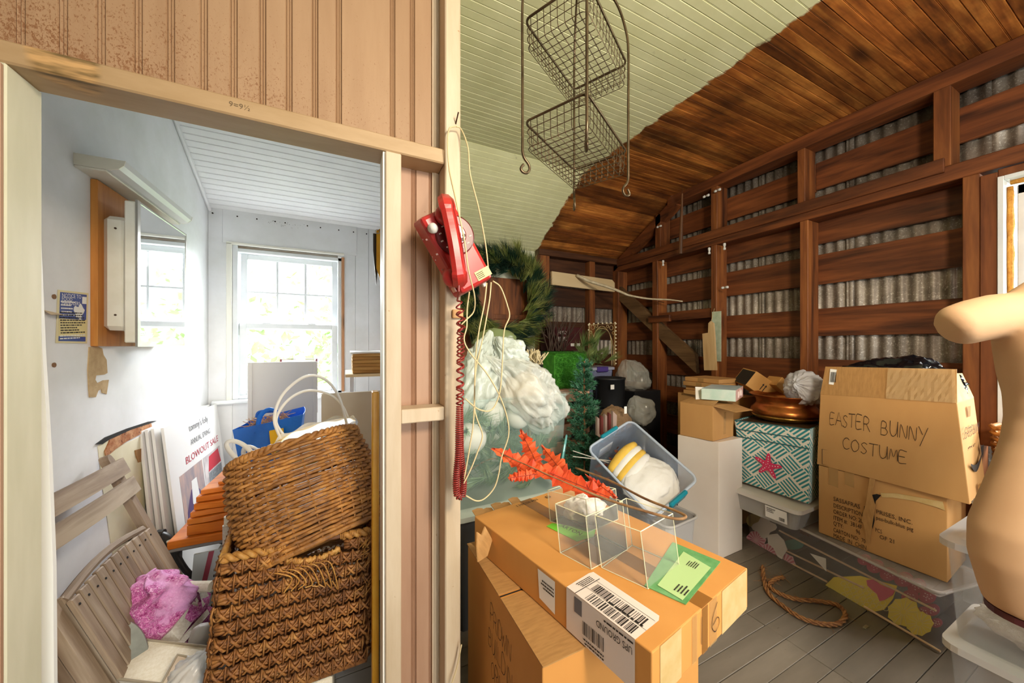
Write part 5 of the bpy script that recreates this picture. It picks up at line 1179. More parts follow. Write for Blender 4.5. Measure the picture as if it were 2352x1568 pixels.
rr3 = (S4[0] - S4[1]).normalized(); lines(lerp(S4[1], S4[2], .1) - V((0, 0, -.0006)), (S4[2] - S4[1]), (S4[0] - S4[1]), .05, .035, 4, INK, t2, seed=3); lines(lerp(S4[2], S4[3], .3) - (S4[2] - S4[1]).normalized() * .05 + V((0, 0, .0006)), (S4[2] - S4[1]), (S4[0] - S4[1]), .04, .03, 5, INK, t2, seed=4)
# ------------------------------------------------------------------ acrylic boxes
ACR = mat('clear_acrylic', 'f4f5ee', rough=.06, alpha=.05); ACE = mat('lit_acrylic_edge', 'f3efcc', rough=.2, alpha=.75)  # edges are pale rods, the light they catch put into their colour
def acrylic(label, base, h, lean, zb=ZF1 + .001, fluff=False):
    P = [onZ(*q, zb) for q in base]; up = V((0, 0, h)) + V((_c, -_s, 0)) * lean; Q = [p + up for p in P]; c = sum(P, V()) / 4
    t = thing('acrylic_box', label, 'box', c, group='clear acrylic boxes on the carton')
    for i in range(4):
        j = (i + 1) % 4; n_ = (P[j] - P[i]).cross(up).normalized() * .003
        MB().hexa([P[i], P[j], P[j] - n_, P[i] - n_, Q[i], Q[j], Q[j] - n_, Q[i] - n_]).build('side_panel', ACR, t)
    MB().hexa(P + [p + V((0, 0, .004)) for p in P]).build('bottom_panel', ACR, t)
    for i in range(4):
        j = (i + 1) % 4
        MB().tube([P[i], Q[i]], .0016, 4).build('lit_edge', ACE, t); MB().tube([Q[i], Q[j]], .0016, 4).build('lit_edge', ACE, t); MB().tube([P[i], P[j]], .0014, 4).build('lit_edge', ACE, t)
    return t, P, Q
acrylic('nearest clear acrylic box, beside the green packing slip', ((1382, 1303), (1488, 1352), (1560, 1298), (1452, 1252)), .158, -.02)
acrylic('middle clear acrylic box, left of the nearest one', ((1287, 1269), (1358, 1307), (1441, 1262), (1375, 1228)), .158, -.016)
_, Pq, Qq = acrylic('clear acrylic box holding white fluff, behind the other two', ((1264, 1197), (1352, 1222), (1420, 1192), (1335, 1168)), .118, -.01)
c = sum(Pq, V()) / 4
mb = blob(c + V((0, 0, .045)), (.078, .062, .048), .25, 4, 3, 48, 28); o = solo(mb, 'cotton_fluff', mat('white_fluff', 'f6f4f0', rough=1, bump=.35, bscale=60, bdist=.01), 'white cotton fluff inside the rear acrylic box', 'fluff', smooth=True)
# ------------------------------------------------------------------ orange leaf branch
LEAFM = mat('orange_red_leaf', 'c63a18', 'e2602a', scale=14, rough=.6, var=.05); STEM = mat('twig_brown', '6e4a2c', 'a07a50', scale=20, stretch=(1, 1, 1), rough=.7)
t = thing('leaf_branch', 'artificial orange-red leaf branch lying over the clear boxes', 'branch', onZ(1420, 1160, ZF1 + .16))
def bz(px, py, z): return onZ(px, py, z)
zs = .90
mainp = spline([bz(1135, 1035, 1.02), bz(1215, 1070, .99), bz(1300, 1108, .95), bz(1385, 1143, .92), bz(1470, 1170, .91), bz(1545, 1190, .905), bz(1574, 1188, .905), bz(1560, 1176, .905), bz(1480, 1144, .90), bz(1400, 1103, .89), bz(1322, 1074, .88)], 6)
MB().tube(mainp, [.002] * 14 + [.004] * (len(mainp) - 14), 7).build('stem', STEM, t, smooth=True)
def leaf(base, tip, width, sd_, curl=.0, name='leaf'):
    a, b = V(base), V(tip); ax = b - a; L = ax.length; ax.normalize(); vw = ((a + b) / 2 - O).normalized(); side = ax.cross(vw).normalized(); nr = side.cross(ax).normalized(); rd = random.Random(sd_); mb = MB(); n = 22; mid = []; lf = []; rg = []
    for i in range(n + 1):
        u = i / n; wd = width * (math.sin(PI * min(1, u * .93 + .05)) ** .75) * (1 - .25 * u); k = 1.0 if i % 3 == 1 else (.62 if i % 3 == 0 else .78)
        c = a + ax * L * u + nr * (curl * math.sin(PI * u)); mid.append(c)
        lf.append(c + side * wd * k * rd.uniform(.8, 1.2) + ax * (.03 * L if i % 3 == 1 else 0) + nr * rd.uniform(-.008, .014)); rg.append(c - side * wd * k * rd.uniform(.8, 1.2) + ax * (.03 * L if i % 3 == 1 else 0) + nr * rd.uniform(-.008, .014))
    o = len(mid); mb.add(mid + lf + rg, [(i, i + 1, o + i + 1, o + i) for i in range(n)] + [(i + 1, i, 2 * o + i, 2 * o + i + 1) for i in range(n)])
    q = mb.build(name, LEAFM, t, solid=.0008); v = MB(); v.tube(mid, .0014, 4)
    for i in range(2, n - 2, 3): v.tube([mid[i] - vw * .001, lf[i + 1] * .7 + mid[i] * .3 - vw * .0015], .0007, 3); v.tube([mid[i] - vw * .001, rg[i + 1] * .7 + mid[i] * .3 - vw * .0015], .0007, 3)
    v.build('vein', mat('leaf_vein', '8a2a14', rough=.7), q)
leaf(bz(1400, 1142, .92), bz(1205, 1062, .985), .042, 1, .012); leaf(bz(1265, 1095, .955), bz(1131, 1030, 1.03), .036, 2, .01)
leaf(bz(1240, 1078, .965), bz(1196, 988, 1.06), .038, 3, .01); leaf(bz(1310, 1108, .94), bz(1245, 1024, 1.0), .040, 4, .012); leaf(bz(1415, 1142, .92), bz(1345, 1090, .955), .016, 5, .005); leaf(bz(1235, 1088, .965), bz(1168, 1098, .97), .024, 6, .008)
# ================================================================== bins behind the cartons
t = plastic_bin('storage_bin', 'grey bin with white lid and black latch behind the cartons', TM(.47, 1.60, 0), .66, .46, .56, mat('smoky_bin', '5e6166', rough=.2, alpha=.85), lid=mat('white_green_lid', 'd9e2da', rough=.3))
MB().bbox((.24, -.024, .53), (.50, .012, .586), .012).build('front_latch', BLKP, t, local=True)
GREENB = mat('aqua_bin_plastic', 'b4d2cc', rough=.15, alpha=.11)
t = plastic_bin('storage_bin', 'big aqua tinted clear bin holding pine garland and white balls', TM(.43, 1.62, .585), .72, .44, .54, GREENB, fl=.035)
def needles(mb, p, d, n, ln, spread, rd, w=.0022, along=0):
    d = V(d).normalized(); q = d.orthogonal().normalized(); r = d.cross(q)
    for _ in range(n):
        a = rd.uniform(0, 2 * PI); k = rd.uniform(.2, 1) * spread; dd = (d + (q * math.cos(a) + r * math.sin(a)) * k).normalized(); s_ = dd.orthogonal().normalized(); s_ = Matrix.Rotation(rd.uniform(0, 6.3), 3, dd) @ s_; b = p + d * rd.uniform(0, along); L = ln * rd.uniform(.6, 1.1)
        mb.add([b - s_ * w, b + s_ * w, b + dd * L], [(0, 1, 2)])
PINE = mat('pine_needles', '1d3b1e', '3c5c2a', scale=8, rough=.6); PINEL = mat('pale_pine_needles', '4a6a34', '8a9a5a', scale=8, rough=.6); DKPINE = mat('dark_pine_needles', '10281c', '1f4430', scale=8, rough=.6)
rd = random.Random(21)
t = thing('pine_garland', 'feathery green pine garland inside the big aqua bin', 'garland', (.8, 1.82, .60)); mb = MB()
for i in range(70): needles(mb, V((rd.uniform(.50, 1.06), rd.uniform(1.69, 1.95), rd.uniform(.66, .98))), (rd.gauss(0, 1), rd.gauss(-.4, .5), rd.gauss(0, .7)), 70, .17, .4, rd, .0036, .08)
for q_ in mb.v: q_.x = min(max(q_.x, .485), 1.095); q_.y = min(max(q_.y, 1.672), 2.0); q_.z = min(max(q_.z, .60), 1.09)
mb.build('needles', mat('sage_pine_needles', '5a7a52', '9ab08c', scale=8, rough=.6), t)['kind'] = 'stuff'; MB().tube(spline([(.5, 1.8, .66), (.7, 1.75, .78), (.9, 1.85, .72), (1.06, 1.8, .85)], 6), .004, 5).build('wire_stem', STEM, t)
for i, (px, py, tt, r) in enumerate(((1082, 1005, 1.84, .083), (1128, 950, 1.90, .075), (1190, 955, 1.92, .07))):
    solo(MB().lathe([(r * math.sin(PI * k / 14), -r * math.cos(PI * k / 14)) for k in range(15)], 24, Matrix.Translation(onT(px, py, tt))), 'white_ball', mat('matte_white_ball', 'e6e4dc', rough=.5), ['large white ball at the left of the aqua bin', 'white ball in the middle of the aqua bin top', 'white ball nearest the right bag in the aqua bin'][i], 'ball', smooth=True, group='white balls in the aqua bin')
BAGM = mat('white_plastic_bag', 'dfe8e0', rough=.2, alpha=.78, bump=.55, bscale=22, bdist=.012, stretch=(1, 1, .45)); BAGC = mat('clear_film_bag', 'e6e9e2', rough=.1, alpha=.5, bump=.7, bscale=20, bdist=.014, stretch=(.5, 1, .8))
solo(film(onT(1100, 875, 1.98), (.15, .13, .27), (.25, 0, 1), 1, 7), 'plastic_bag', BAGM, 'tall crumpled white plastic bag beside the post', 'bag', smooth=True)
solo(film(onT(1165, 815, 2.02), (.13, .10, .13), (-.6, 0, .8), 6, 8), 'plastic_bag', BAGM, 'knotted top of a white plastic bag under the wreath', 'bag', smooth=True)
solo(film(onT(1205, 895, 1.98), (.20, .16, .29), (-.75, .05, .65), 2, 7, amp=.12, nu=120, nv=60, low=.3), 'plastic_bag', BAGC, 'big shiny clear plastic bag bulging over the aqua bin', 'bag', smooth=True)
solo(blob(onT(1190, 905, 2.05), (.15, .11, .13), .2, 2.0, 12, 30, 20), 'wrapped_bundle', mat('pinkish_bundle', 'cdb8a0', 'e2d6c2', scale=5, rough=.7), 'pale pinkish bundle inside the big clear bag', 'bundle', smooth=True)
# coral twigs and green lettered bag
t = thing('twig_ball', 'beige branching twigs sticking up behind the clear bag', 'twigs', onT(1220, 830, 2.35)); mb = MB()
for i in range(46):
    b0 = onT(1216, 836, 2.2) + V((rd.uniform(-.08, .08), rd.uniform(-.05, .05), 0)); d = V((rd.gauss(0, .6), rd.gauss(0, .4), rd.uniform(.4, 1))).normalized(); mb.tube([b0, b0 + d * .05, b0 + d * .09 + V((rd.uniform(-.02, .02), 0, .01))], .004, 5)
mb.build('twigs', mat('beige_twig', 'c9b890', rough=.7), t)['kind'] = 'stuff'; q = onT(1216, 838, 2.2); MB().tube([V((q.x, q.y, .60)), q], .012, 6).build('stem', MATS['beige_twig'], t)
solo(blob(onT(1140, 782, 2.15), (.14, .06, .07), .2, 2.5, 15, 36, 22), 'gift_bag', mat('olive_film', '7d8a5c', rough=.3, alpha=.8), 'olive green plastic bag behind the white bags', 'bag', smooth=True)
# ================================================================== wreath on the back wall
cw = onY(1150, 688, BY - .17); t = thing('pine_wreath', 'large dark green pine wreath on the back wall', 'wreath', cw); mb = MB(); mb2 = MB()
for i in range(480):
    a = rd.uniform(0, 2 * PI); R_w = .385 + rd.uniform(-.11, .10); p = cw + V((R_w * math.cos(a), rd.uniform(-.10, .02), R_w * math.sin(a)))
    dirv = V((math.cos(a) * rd.uniform(-.3, 1.2) - math.sin(a) * .8, -.6 + rd.gauss(0, .4), math.sin(a) * rd.uniform(-.3, 1.2) + math.cos(a) * .8))
    k = (i % 3 == 0); needles(mb2 if k else mb, p, dirv, 55, .20 if k else .16, .5, rd, .0034, .05)
for q_ in mb.v + mb2.v: q_.y = min(q_.y, BY - .097)
mb.build('needles', DKPINE, t)['kind'] = 'stuff'; mb2.build('tips', mat('yellow_green_tips', '5c7030', 'a3a45c', scale=8, rough=.6), t)['kind'] = 'stuff'
MB().tube([cw + V((.41 * math.cos(q), 0, .41 * math.sin(q))) for q in [i * PI / 16 for i in range(32)]], .03, 6, closed=True).build('ring', DKPINE, t)
# dark shuttered opening behind the wreath
sh = struct('window_3')
MB().bbox((.86, BY - .03, 1.25), (1.80, BY - .002, 2.12), .003).build('shutter', W_DARK_Z, sh)
for a, b in (((.86, BY - .045, 1.25), (.91, BY - .03, 2.12)), ((1.75, BY - .045, 1.25), (1.80, BY - .03, 2.12)), ((1.34, BY - .045, 1.25), (1.40, BY - .03, 2.12)), ((.91, BY - .044, 1.68), (1.75, BY - .031, 1.73))): MB().bbox(a, b, .002).build('rail', W_DARK_Z, sh)
# ================================================================== back corner clutter
t = plastic_bin('dark_tote', 'dark grey tote on the floor at the back', TM(1.95, 2.42, 0), .50, .46, .82, mat('charcoal_plastic', '24272c', rough=.5), lid=MATS['charcoal_plastic'])
t = plastic_bin('latch_bin', 'small clear bin with purple latch under the gold frame', TM(2.02, 2.58, .84), .33, .26, .34, mat('lilac_bin', '8d93b8', rough=.15, alpha=.5), lid=mat('lilac_lid', 'b9bdd0', rough=.25, alpha=.7)); MB().bbox((.10, -.024, .31), (.23, .01, .36), .008).build('front_latch', PURP, t, local=True)
p = onY(1387, 905, 2.50)
t = thing('black_bucket', 'black bucket in front of the purple latch bin', 'bucket', (2.2, 2.5, .842)); MB().lathe([(.115, 0), (.125, .02), (.13, .25), (.136, .252), (.136, .268), (.12, .268), (.118, .02), (0, .02)], 28, Matrix.Translation((2.17, 2.47 - .02, .842))).build('body', mat('black_rubber', '1c1d20', rough=.5), t, smooth=True); MB().box((2.06, 2.319, 1.02), (2.10, 2.321, 1.06)).build('tag', PAPER, t)
t = plastic_bin('grey_tote', 'tall grey tote against the back wall', TM(1.78, 2.95, 0), .56, .32, 1.32, mat('slate_plastic', '3c4144', rough=.5), lid=MATS['slate_plastic'])
a, b = onY(1268, 805, 3.02), onY(1338, 752, 3.02)
t = thing('tool_box', 'dark red printed tool carton at the back', 'box', (a + b) / 2); t_ = MB().bbox((a.x, 3.02, 1.342), (b.x, 3.25, b.z), .003).build('body', mat('maroon_carton', '4a1418', rough=.5), t)
text('HUSKY', (lerp(a.x, b.x, .18), 3.019, b.z - .075), (1, 0, 0), (0, 0, 1), .05, PAPER, t, width=.12); lines((lerp(a.x, b.x, .18), 3.019, b.z - .16), (1, 0, 0), (0, 0, 1), .14, .06, 4, PAPER, t, off=.001)
for q in (.6, .8): MB().box((lerp(a.x, b.x, q), 3.0185, b.z - .20), (lerp(a.x, b.x, q) + .045, 3.0195, b.z - .17)).build('print_panel', PAPER, t)
t = thing('wooden_crate', 'pinkish slatted wooden crate behind the small tree', 'crate', (1.72, 2.58, 0)); PKW = wood('pink_pine', 'b88a70', 'd6a88c', axis=0)
for z in (.08, .22, .36, .50, .64, .78, .92): MB().bbox((1.52, 2.44, z), (1.93, 2.456, z + .09), .002).build('slat', PKW, t); MB().bbox((1.52, 2.74, z), (1.93, 2.756, z + .09), .002).build('slat', PKW, t)
for x, y in ((1.52, 2.456), (1.90, 2.456), (1.52, 2.71), (1.90, 2.71)): MB().bbox((x, y, 0), (x + .03, y + .03, 1.02), .002).build('post', PKW, t)
MB().bbox((1.52, 2.44, 1.012), (1.93, 2.756, 1.026), .002).build('top_panel', PKW, t)
GRASS = mat('artificial_grass', '2f7a1c', '4fa02e', scale=20, rough=.8)
t = thing('grass_mat', 'bright green artificial grass block on the crate', 'mat', (1.74, 2.6, 1.028)); MB().bbox((1.60, 2.48, 1.03), (1.92, 2.70, 1.33), .02).build('core', GRASS, t); mb = MB()
for i in range(5000):
    f = rd.random(); x = rd.uniform(1.60, 1.92); z = rd.uniform(1.03, 1.33)
    p, d = (V((x, 2.48, z)), V((rd.gauss(0, .5), -1, rd.gauss(0, .5)))) if f < .6 else ((V((x, rd.uniform(2.48, 2.70), 1.33)), V((rd.gauss(0, .5), rd.gauss(0, .5), 1))) if f < .8 else (V((1.92, rd.uniform(2.48, 2.7), z)), V((1, rd.gauss(0, .5), rd.gauss(0, .5)))))
    d.normalize(); s_ = d.orthogonal().normalized() * .0022; mb.add([p - s_, p + s_, p + d * .022], [(0, 1, 2)])
mb.build('blades', GRASS, t)['kind'] = 'stuff'
# small twig bundle
t = thing('twig_bundle', 'bundle of dark bare twigs standing by the red tool carton', 'twigs', (1.95, 2.97, 1.345)); mb = MB()
for i in range(26):
    b0 = V((1.93 + rd.uniform(-.1, .1), 2.96 + rd.uniform(-.02, .03), 1.345)); e_ = b0 + V((rd.gauss(0, .14), rd.gauss(-.03, .04), rd.uniform(.22, .45))); m_ = lerp(b0, e_, .55) + V((rd.uniform(-.02, .02), 0, 0)); mb.tube([b0, m_, e_], [.006, .005, .002], 5); mb.tube([m_, m_ + (e_ - b0) * .25 + V((rd.uniform(-.06, .06), 0, 0))], [.004, .0015], 4)
mb.build('twigs', mat('dark_twig', '4a382e', rough=.8), t)['kind'] = 'stuff'
t = thing('pine_bush', 'loose pine spray standing left of the gold frame', 'branch', (2.03, 2.53, 1.19)); mb = MB()
for i in range(26): needles(mb, V((2.0 + rd.uniform(-.10, .16), 2.54 + rd.uniform(-.05, .05), 1.2 + rd.uniform(0, .22))), (rd.gauss(0, .7), rd.gauss(-.2, .4), rd.uniform(.3, 1)), 60, .17, .35, rd, .0018, .05)
mb.build('needles', PINEL, t)['kind'] = 'stuff'; MB().tube(spline([(2.02, 2.55, 1.195), (2.0, 2.54, 1.35), (1.98, 2.52, 1.5)], 5), .006, 5).build('stem', STEM, t)
# gold arched frame
GOLD = mat('gold_wire', 'a88a52', 'd8c49a', scale=30, rough=.4, metal=.4)
f0, f1 = onY(1353, 842, 2.66), onY(1412, 842, 2.66); zt = onY(1380, 742, 2.66).z; zb_ = 1.20; x0, x1 = f0.x, f1.x
t = thing('arch_frame', 'ornate gold arched frame edged with pearls', 'frame', ((x0 + x1) / 2, 2.66, zb_)); MB().tube([(x0, 2.66, zb_), (x0, 2.66, zt - .02), (x1, 2.66, zt), (x1, 2.66, zb_)], .006, 6).build('outer_frame', GOLD, t)
xm = (x0 + x1) / 2; hw = (x1 - x0) / 2
for k in (.86, .74): MB().tube(spline([(xm - hw * k, 2.66, zb_), (xm - hw * k, 2.66, lerp(zb_, zt, .45)), (xm - hw * .55, 2.66, lerp(zb_, zt, .78)), (xm, 2.66, lerp(zb_, zt, .93 if k > .8 else .88)), (xm + hw * .55, 2.66, lerp(zb_, zt, .78)), (xm + hw * k, 2.66, lerp(zb_, zt, .45)), (xm + hw * k, 2.66, zb_)], 6), .0035, 6).build('arch', GOLD, t, smooth=True)
for sx in (-1, 1):
    for r, zz, xx in ((.022, .90, .72), (.014, .78, .88), (.014, .93, .42)): MB().tube([(xm + sx * hw * xx + r * math.cos(q), 2.66, lerp(zb_, zt, zz) + r * math.sin(q)) for q in [i * PI / 6 for i in range(12)]], .003, 5, closed=True).build('scroll', GOLD, t)
PEARL = mat('pearl', 'e4d8bc', rough=.3)
def pearl(p): MB().lathe([(0, -.009), (.0078, -.0045), (.009, 0), (.0078, .0045), (0, .009)], 8, Matrix.Translation(p)).build('pearl', PEARL, t, smooth=True)
for i in range(7): pearl((lerp(x0, x1, i / 6), 2.655, lerp(zt - .02, zt, i / 6) + .009))
for i in range(12): pearl((x1 + .009, 2.655, lerp(zt, zb_ + .02, i / 11)))
for i in range(4): pearl((x0 - .009, 2.655, lerp(zt - .02, lerp(zb_, zt, .6), i / 3)))
# black box + sagging plastic bags
t = hexbox('black_case', 'black case on the floor in the dark back corner', 'case', rectbox(2.46, 2.44, 2.80, 2.85, 0, .96), mat('matte_black', '16161a', rough=.6))
BAGD = mat('grey_film_bag', 'd0cfc6', rough=.15, alpha=.34)
solo(film(onT(1452, 862, 3.42), (.16, .15, .19), (-.5, 0, .8), 22, 8, amp=.07), 'plastic_bag', BAGD, 'bulging clear bag standing on the black case', 'bag', smooth=True)
solo(film(onT(1470, 940, 2.95), (.11, .11, .14), (-.6, 0, .8), 24, 7, amp=.07), 'plastic_bag', BAGD, 'smaller clear bag lying on the black refuse bag', 'bag', smooth=True)
p = onT(1470, 1010, 2.85); solo(blob((p.x, p.y, .36), (.18, .18, .36), .12, 2.0, 25, 48, 30), 'refuse_bag', mat('black_film', '0f1013', rough=.25), 'black refuse bag on the floor behind the tilted bin', 'bag', smooth=True)
t = thing('paper_sack', 'crumpled brown paper sack with a white tag behind the tilted bin', 'sack', onT(1410, 990, 2.5)); blob(onT(1410, 965, 2.55), (.12, .10, .10), .2, 2.2, 26, 40, 26).build('sack', mat('brown_paper', '6e5438', '86694a', scale=8, rough=.8), t); q = onT(1437, 940, 2.42); MB().bbox(q + V((-.012, 0, -.03)), q + V((.012, .003, .02)), .001).build('tag', PAPER, t)
t = thing('plaid_ribbon', 'folded dark red and white striped ribbon left of the paper sack', 'ribbon', onT(1385, 990, 2.4)); 
for i in range(5): a = onT(1372 + i * 9, 1000 - i * 3, 2.4 - .01 * i); MB().hexa([a, a + V((.03, 0, -.02)), a + V((.03, .02, -.02)), a + V((0, .02, 0)), a + V((.0, 0, .13)), a + V((.035, 0, .10)), a + V((.035, .02, .10)), a + V((0, .02, .13))]).build('fold', mat('ribbon_red', '6a2a24', rough=.7) if i % 2 else mat('ribbon_pink', 'a08a80', rough=.7), t)
# small tinsel tree
tx = onY(1342, 820, 2.12); TR_ = mat('tinsel_green', '1c5238', '5f9a78', scale=45, rough=.3); t = thing('tinsel_tree', 'slim dark green artificial Christmas tree beside the aqua bin', 'tree', (tx.x, tx.y, 0)); mb = MB(); hT = tx.z
for i in range(400):
    z = .28 + (hT - .30) * (rd.random() ** 1.15); rr_ = .04 + .17 * (1 - (z - .28) / (hT - .28)) ** .8; a = rd.uniform(0, 2 * PI); d = V((math.cos(a), math.sin(a), .45)); d.normalize(); b0 = V((tx.x, tx.y, z)); L = rr_ * rd.uniform(.7, 1.1)
    for k_ in range(int(6 + L * 60)): f = rd.random(); needles(mb, b0 + d * L * f, d, 4, .036, 1.2, rd, .0028)
mb.build('tinsel', TR_, t)['kind'] = 'stuff'
MB().tube([(tx.x, tx.y, .02), (tx.x, tx.y, hT - .03)], .008, 6).build('trunk', STEM, t)
for k_ in range(3): MB().tube([(tx.x, tx.y, .06), (tx.x + .13 * math.cos(k_ * 2.1), tx.y + .13 * math.sin(k_ * 2.1), .008)], .006, 5).build('foot', BLKP, t)
c = onT(1293, 1048, 1.88); solo(MB().lathe([(0, -.004), (.115, -.004), (.12, .0), (.115, .006), (0, .004)], 36, frame(c, (.62, .78, 0), (0, -.25, 1))), 'round_tray', mat('teal_glass', '6fb0ac', rough=.2, alpha=.75), 'teal round tray propped beside the aqua bin', 'tray')
# ================================================================== tilted bin with cloths
c4 = [V((1.385, 1.775, .744)), V((1.755, 1.805, .904)), V((1.87, 1.387, .625)), V((1.5, 1.357, .465))]
ex, ey = (c4[2] - c4[1]), (c4[0] - c4[1]); Lx, Ly = ex.length, ey.length
nb = ex.cross(ey).normalized()
if nb.z < 0: nb = -nb
DP = .30
# local frame: x along long edge, y along short edge, z towards the mouth
Mt = frame(c4[0] - nb * DP, c4[3] - c4[0], c4[1] - c4[0])
if Mt.col[2].to_3d().dot(nb) < 0: Mt = frame(c4[1] - nb * DP, c4[2] - c4[1], c4[0] - c4[1])
t = plastic_bin('open_bin', 'tilted clear bin with teal handles holding yellow and white cloth', Mt, Lx, Ly, DP, mat('blue_clear_plastic', 'b4c3da', rough=.12, alpha=.36), rimm=mat('rim_blue_clear', 'c3d0e2', rough=.2, alpha=.7), latch=TEALP, latch_w=.15)
for xw in (.003, Lx - .003):
    mb = MB()
    for k in range(7): mb.box((xw - .002, .05 + k * .05, DP - .06), (xw + .004, .054 + k * .05, DP - .015))
    mb.build('grip_rib', MATS['rim_blue_clear'], t, local=True)
MB().box((.014, .12, DP - .20), (.016, .24, DP - .10)).build('paper_label', PAPER, t, local=True)
def inbin(x, y, z): return Mt @ V((x, y, z))
Rb = Mt.to_3x3()
YELF = mat('yellow_fleece', 'dcae3a', 'e8c25a', scale=12, rough=.9, bump=.4, bscale=120); WHF = mat('white_fleece', 'dfdcd6', 'e8e6e2', scale=8, rough=.95, bump=.3, bscale=140)
mb = blob(inbin(Lx * .70, Ly * .50, DP - .085), (.15, .18, .055), .20, 1.9, 31, 60, 40, M=Rb, crease=1.2); solo(mb, 'folded_cloth', WHF, 'folded white fleece cloth in the tilted bin', 'cloth', smooth=True)
t = thing('striped_towel', 'rolled yellow and white striped towel in the tilted bin', 'towel', inbin(Lx * .36, Ly * .45, DP - .16))
for k, (dx, m) in enumerate(((-.055, YELF), (-.018, WHF), (.018, YELF), (.052, WHF))):
    a = inbin(Lx * .42 + dx, Ly * .16, DP - .10); b = inbin(Lx * .33 + dx, Ly * .84, DP - .09); md = lerp(a, b, .5) + nb * .03; MB().tube(spline([a, md, b], 6), [.022, .03, .034, .036, .038, .038, .038, .037, .036, .034, .030, .026, .02], 12).build('roll', m, t, smooth=True)
mb = MB(); rl = random.Random(2)
for i in range(160):
    p = inbin(rl.uniform(.05, Lx - .05), rl.uniform(.04, Ly - .04), rl.uniform(.06, .16)); d = V((rl.gauss(0, 1), rl.gauss(0, 1), rl.gauss(0, 1))).normalized(); e = d.orthogonal().normalized(); mb.quad(p - d * .02, p + e * .012, p + d * .02, p - e * .012)
o = solo(mb, 'dried_leaves', mat('russet_leaf', '6e2c16', '8f4a22', scale=20, rough=.8), 'loose russet leaves at the bottom of the tilted bin', 'leaves'); o['kind'] = 'stuff'
t = thing('skewers', 'two thin pale rods poking out left of the tilted bin', 'rods', inbin(.1, .1, DP - .1))
for y0, py in ((0, 1035), (1, 1048)): MB().tube([onT(1316, py, 2.02), inbin(.12, Ly * .3 + .03 * y0, DP - .12)], .0028, 5).build('rod', mat('pale_rod', 'b8b2a6', rough=.4), t)
# bin standing on the floor beside it, black crate that props the tilted bin
t = plastic_bin('white_bin', 'white plastic bin on the floor left of the pedestal', TM(1.70, 1.42, 0, .08), .30, .26, .33, mat('white_bin_plastic', 'c9c6c4', rough=.3, alpha=.85), fl=.03)
t = hexbox('black_crate', 'black crate on the floor propping the tilted bin', 'crate', rectbox(1.46, 1.80, 1.90, 1.94, 0, .36), MATS['matte_black'])
# ================================================================== pedestal and what stands on it
PEDW = mat('white_pedestal_paint', 'e0d3c6', 'e8ddd2', scale=2, rough=.45)
t = hexbox('pedestal', 'tall white pedestal box holding a small carton', 'pedestal', [(2.195, 1.45, 0), (2.455, 1.455, 0), (2.40, 1.72, 0), (2.12, 1.70, 0), (2.195, 1.45, .767), (2.455, 1.455, .767), (2.40, 1.72, .767), (2.12, 1.70, .767)], PEDW)
t = hexbox('cardboard_box', 'small open cardboard box on the white pedestal', 'box', [(2.175, 1.475, .769), (2.43, 1.50, .769), (2.40, 1.70, .769), (2.13, 1.69, .769), (2.175, 1.475, 1.0), (2.43, 1.50, 1.0), (2.40, 1.70, 1.0), (2.13, 1.69, 1.0)], CARD)
MB().hexa([(2.175, 1.475, .999), (2.43, 1.50, .999), (2.43, 1.503, .999), (2.175, 1.478, .999), (2.23, 1.36, .975), (2.46, 1.39, .965), (2.46, 1.393, .968), (2.23, 1.363, .978)]).build('flap', CARDD, t)
MB().hexa([(2.13, 1.69, 1.0), (2.175, 1.475, 1.0), (2.18, 1.475, 1.003), (2.135, 1.69, 1.003), (2.26, 1.70, 1.02), (2.30, 1.52, 1.02), (2.30, 1.52, 1.024), (2.26, 1.70, 1.024)]).build('flap', CARDD, t)
MB().add([(2.30, 1.4865, .80), (2.33, 1.489, .80), (2.335, 1.4895, .95), (2.305, 1.4865, .95)], [(0, 1, 2, 3)]).build('tape', TAPE, t)
# pastel gift box
t = thing('pastel_box', 'flat mint and pink printed box on the open cardboard box', 'box', (2.38, 1.6, 1.03))
gb = [onY(1628, 948, 1.60), onY(1690, 962, 1.46), onY(1765, 925, 1.62)]
A_, B_ = V((2.235, 1.60, 1.026)), V((2.34, 1.43, 1.026)); ax_ = (B_ - A_); ay_ = V((.30, .13, 0)); hz_ = V((0, 0, .075))
MB().hexa([A_, B_, B_ + ay_, A_ + ay_, A_ + hz_, B_ + hz_, B_ + ay_ + hz_, A_ + ay_ + hz_]).build('body', mat('mint_card', 'bcd9cd', 'd3e4da', scale=14, rough=.4), t)
nq = V((ay_.y, -ay_.x, 0)).normalized()
q0 = B_ + nq * .0008; MB().quad(q0, q0 + ay_, q0 + ay_ + hz_, q0 + hz_).build('pink_end', mat('coral_print', 'd89a8c', 'ecd0c8', scale=16, rough=.4), t)
MB().quad(A_ + hz_ + V((0, 0, .0008)), B_ + hz_ + V((0, 0, .0008)), B_ + ay_ + hz_ + V((0, 0, .0008)), A_ + ay_ + hz_ + V((0, 0, .0008))).build('blue_top', mat('pale_blue_print', '9fbfd0', 'c3d3d6', scale=8, rough=.35), t)
for k in range(3): 
    c = q0 + ay_ * (.35 + .2 * k) + hz_ * (.45 + .1 * (k % 2)) + nq * .001; MB().tube([c + ay_.normalized() * .018 * math.cos(a) + V((0, 0, .022 * math.sin(a))) for a in [i * PI / 6 for i in range(12)]], .002, 4, closed=True).build('shell_print', mat('white_print', 'f0e4de', rough=.5), t)
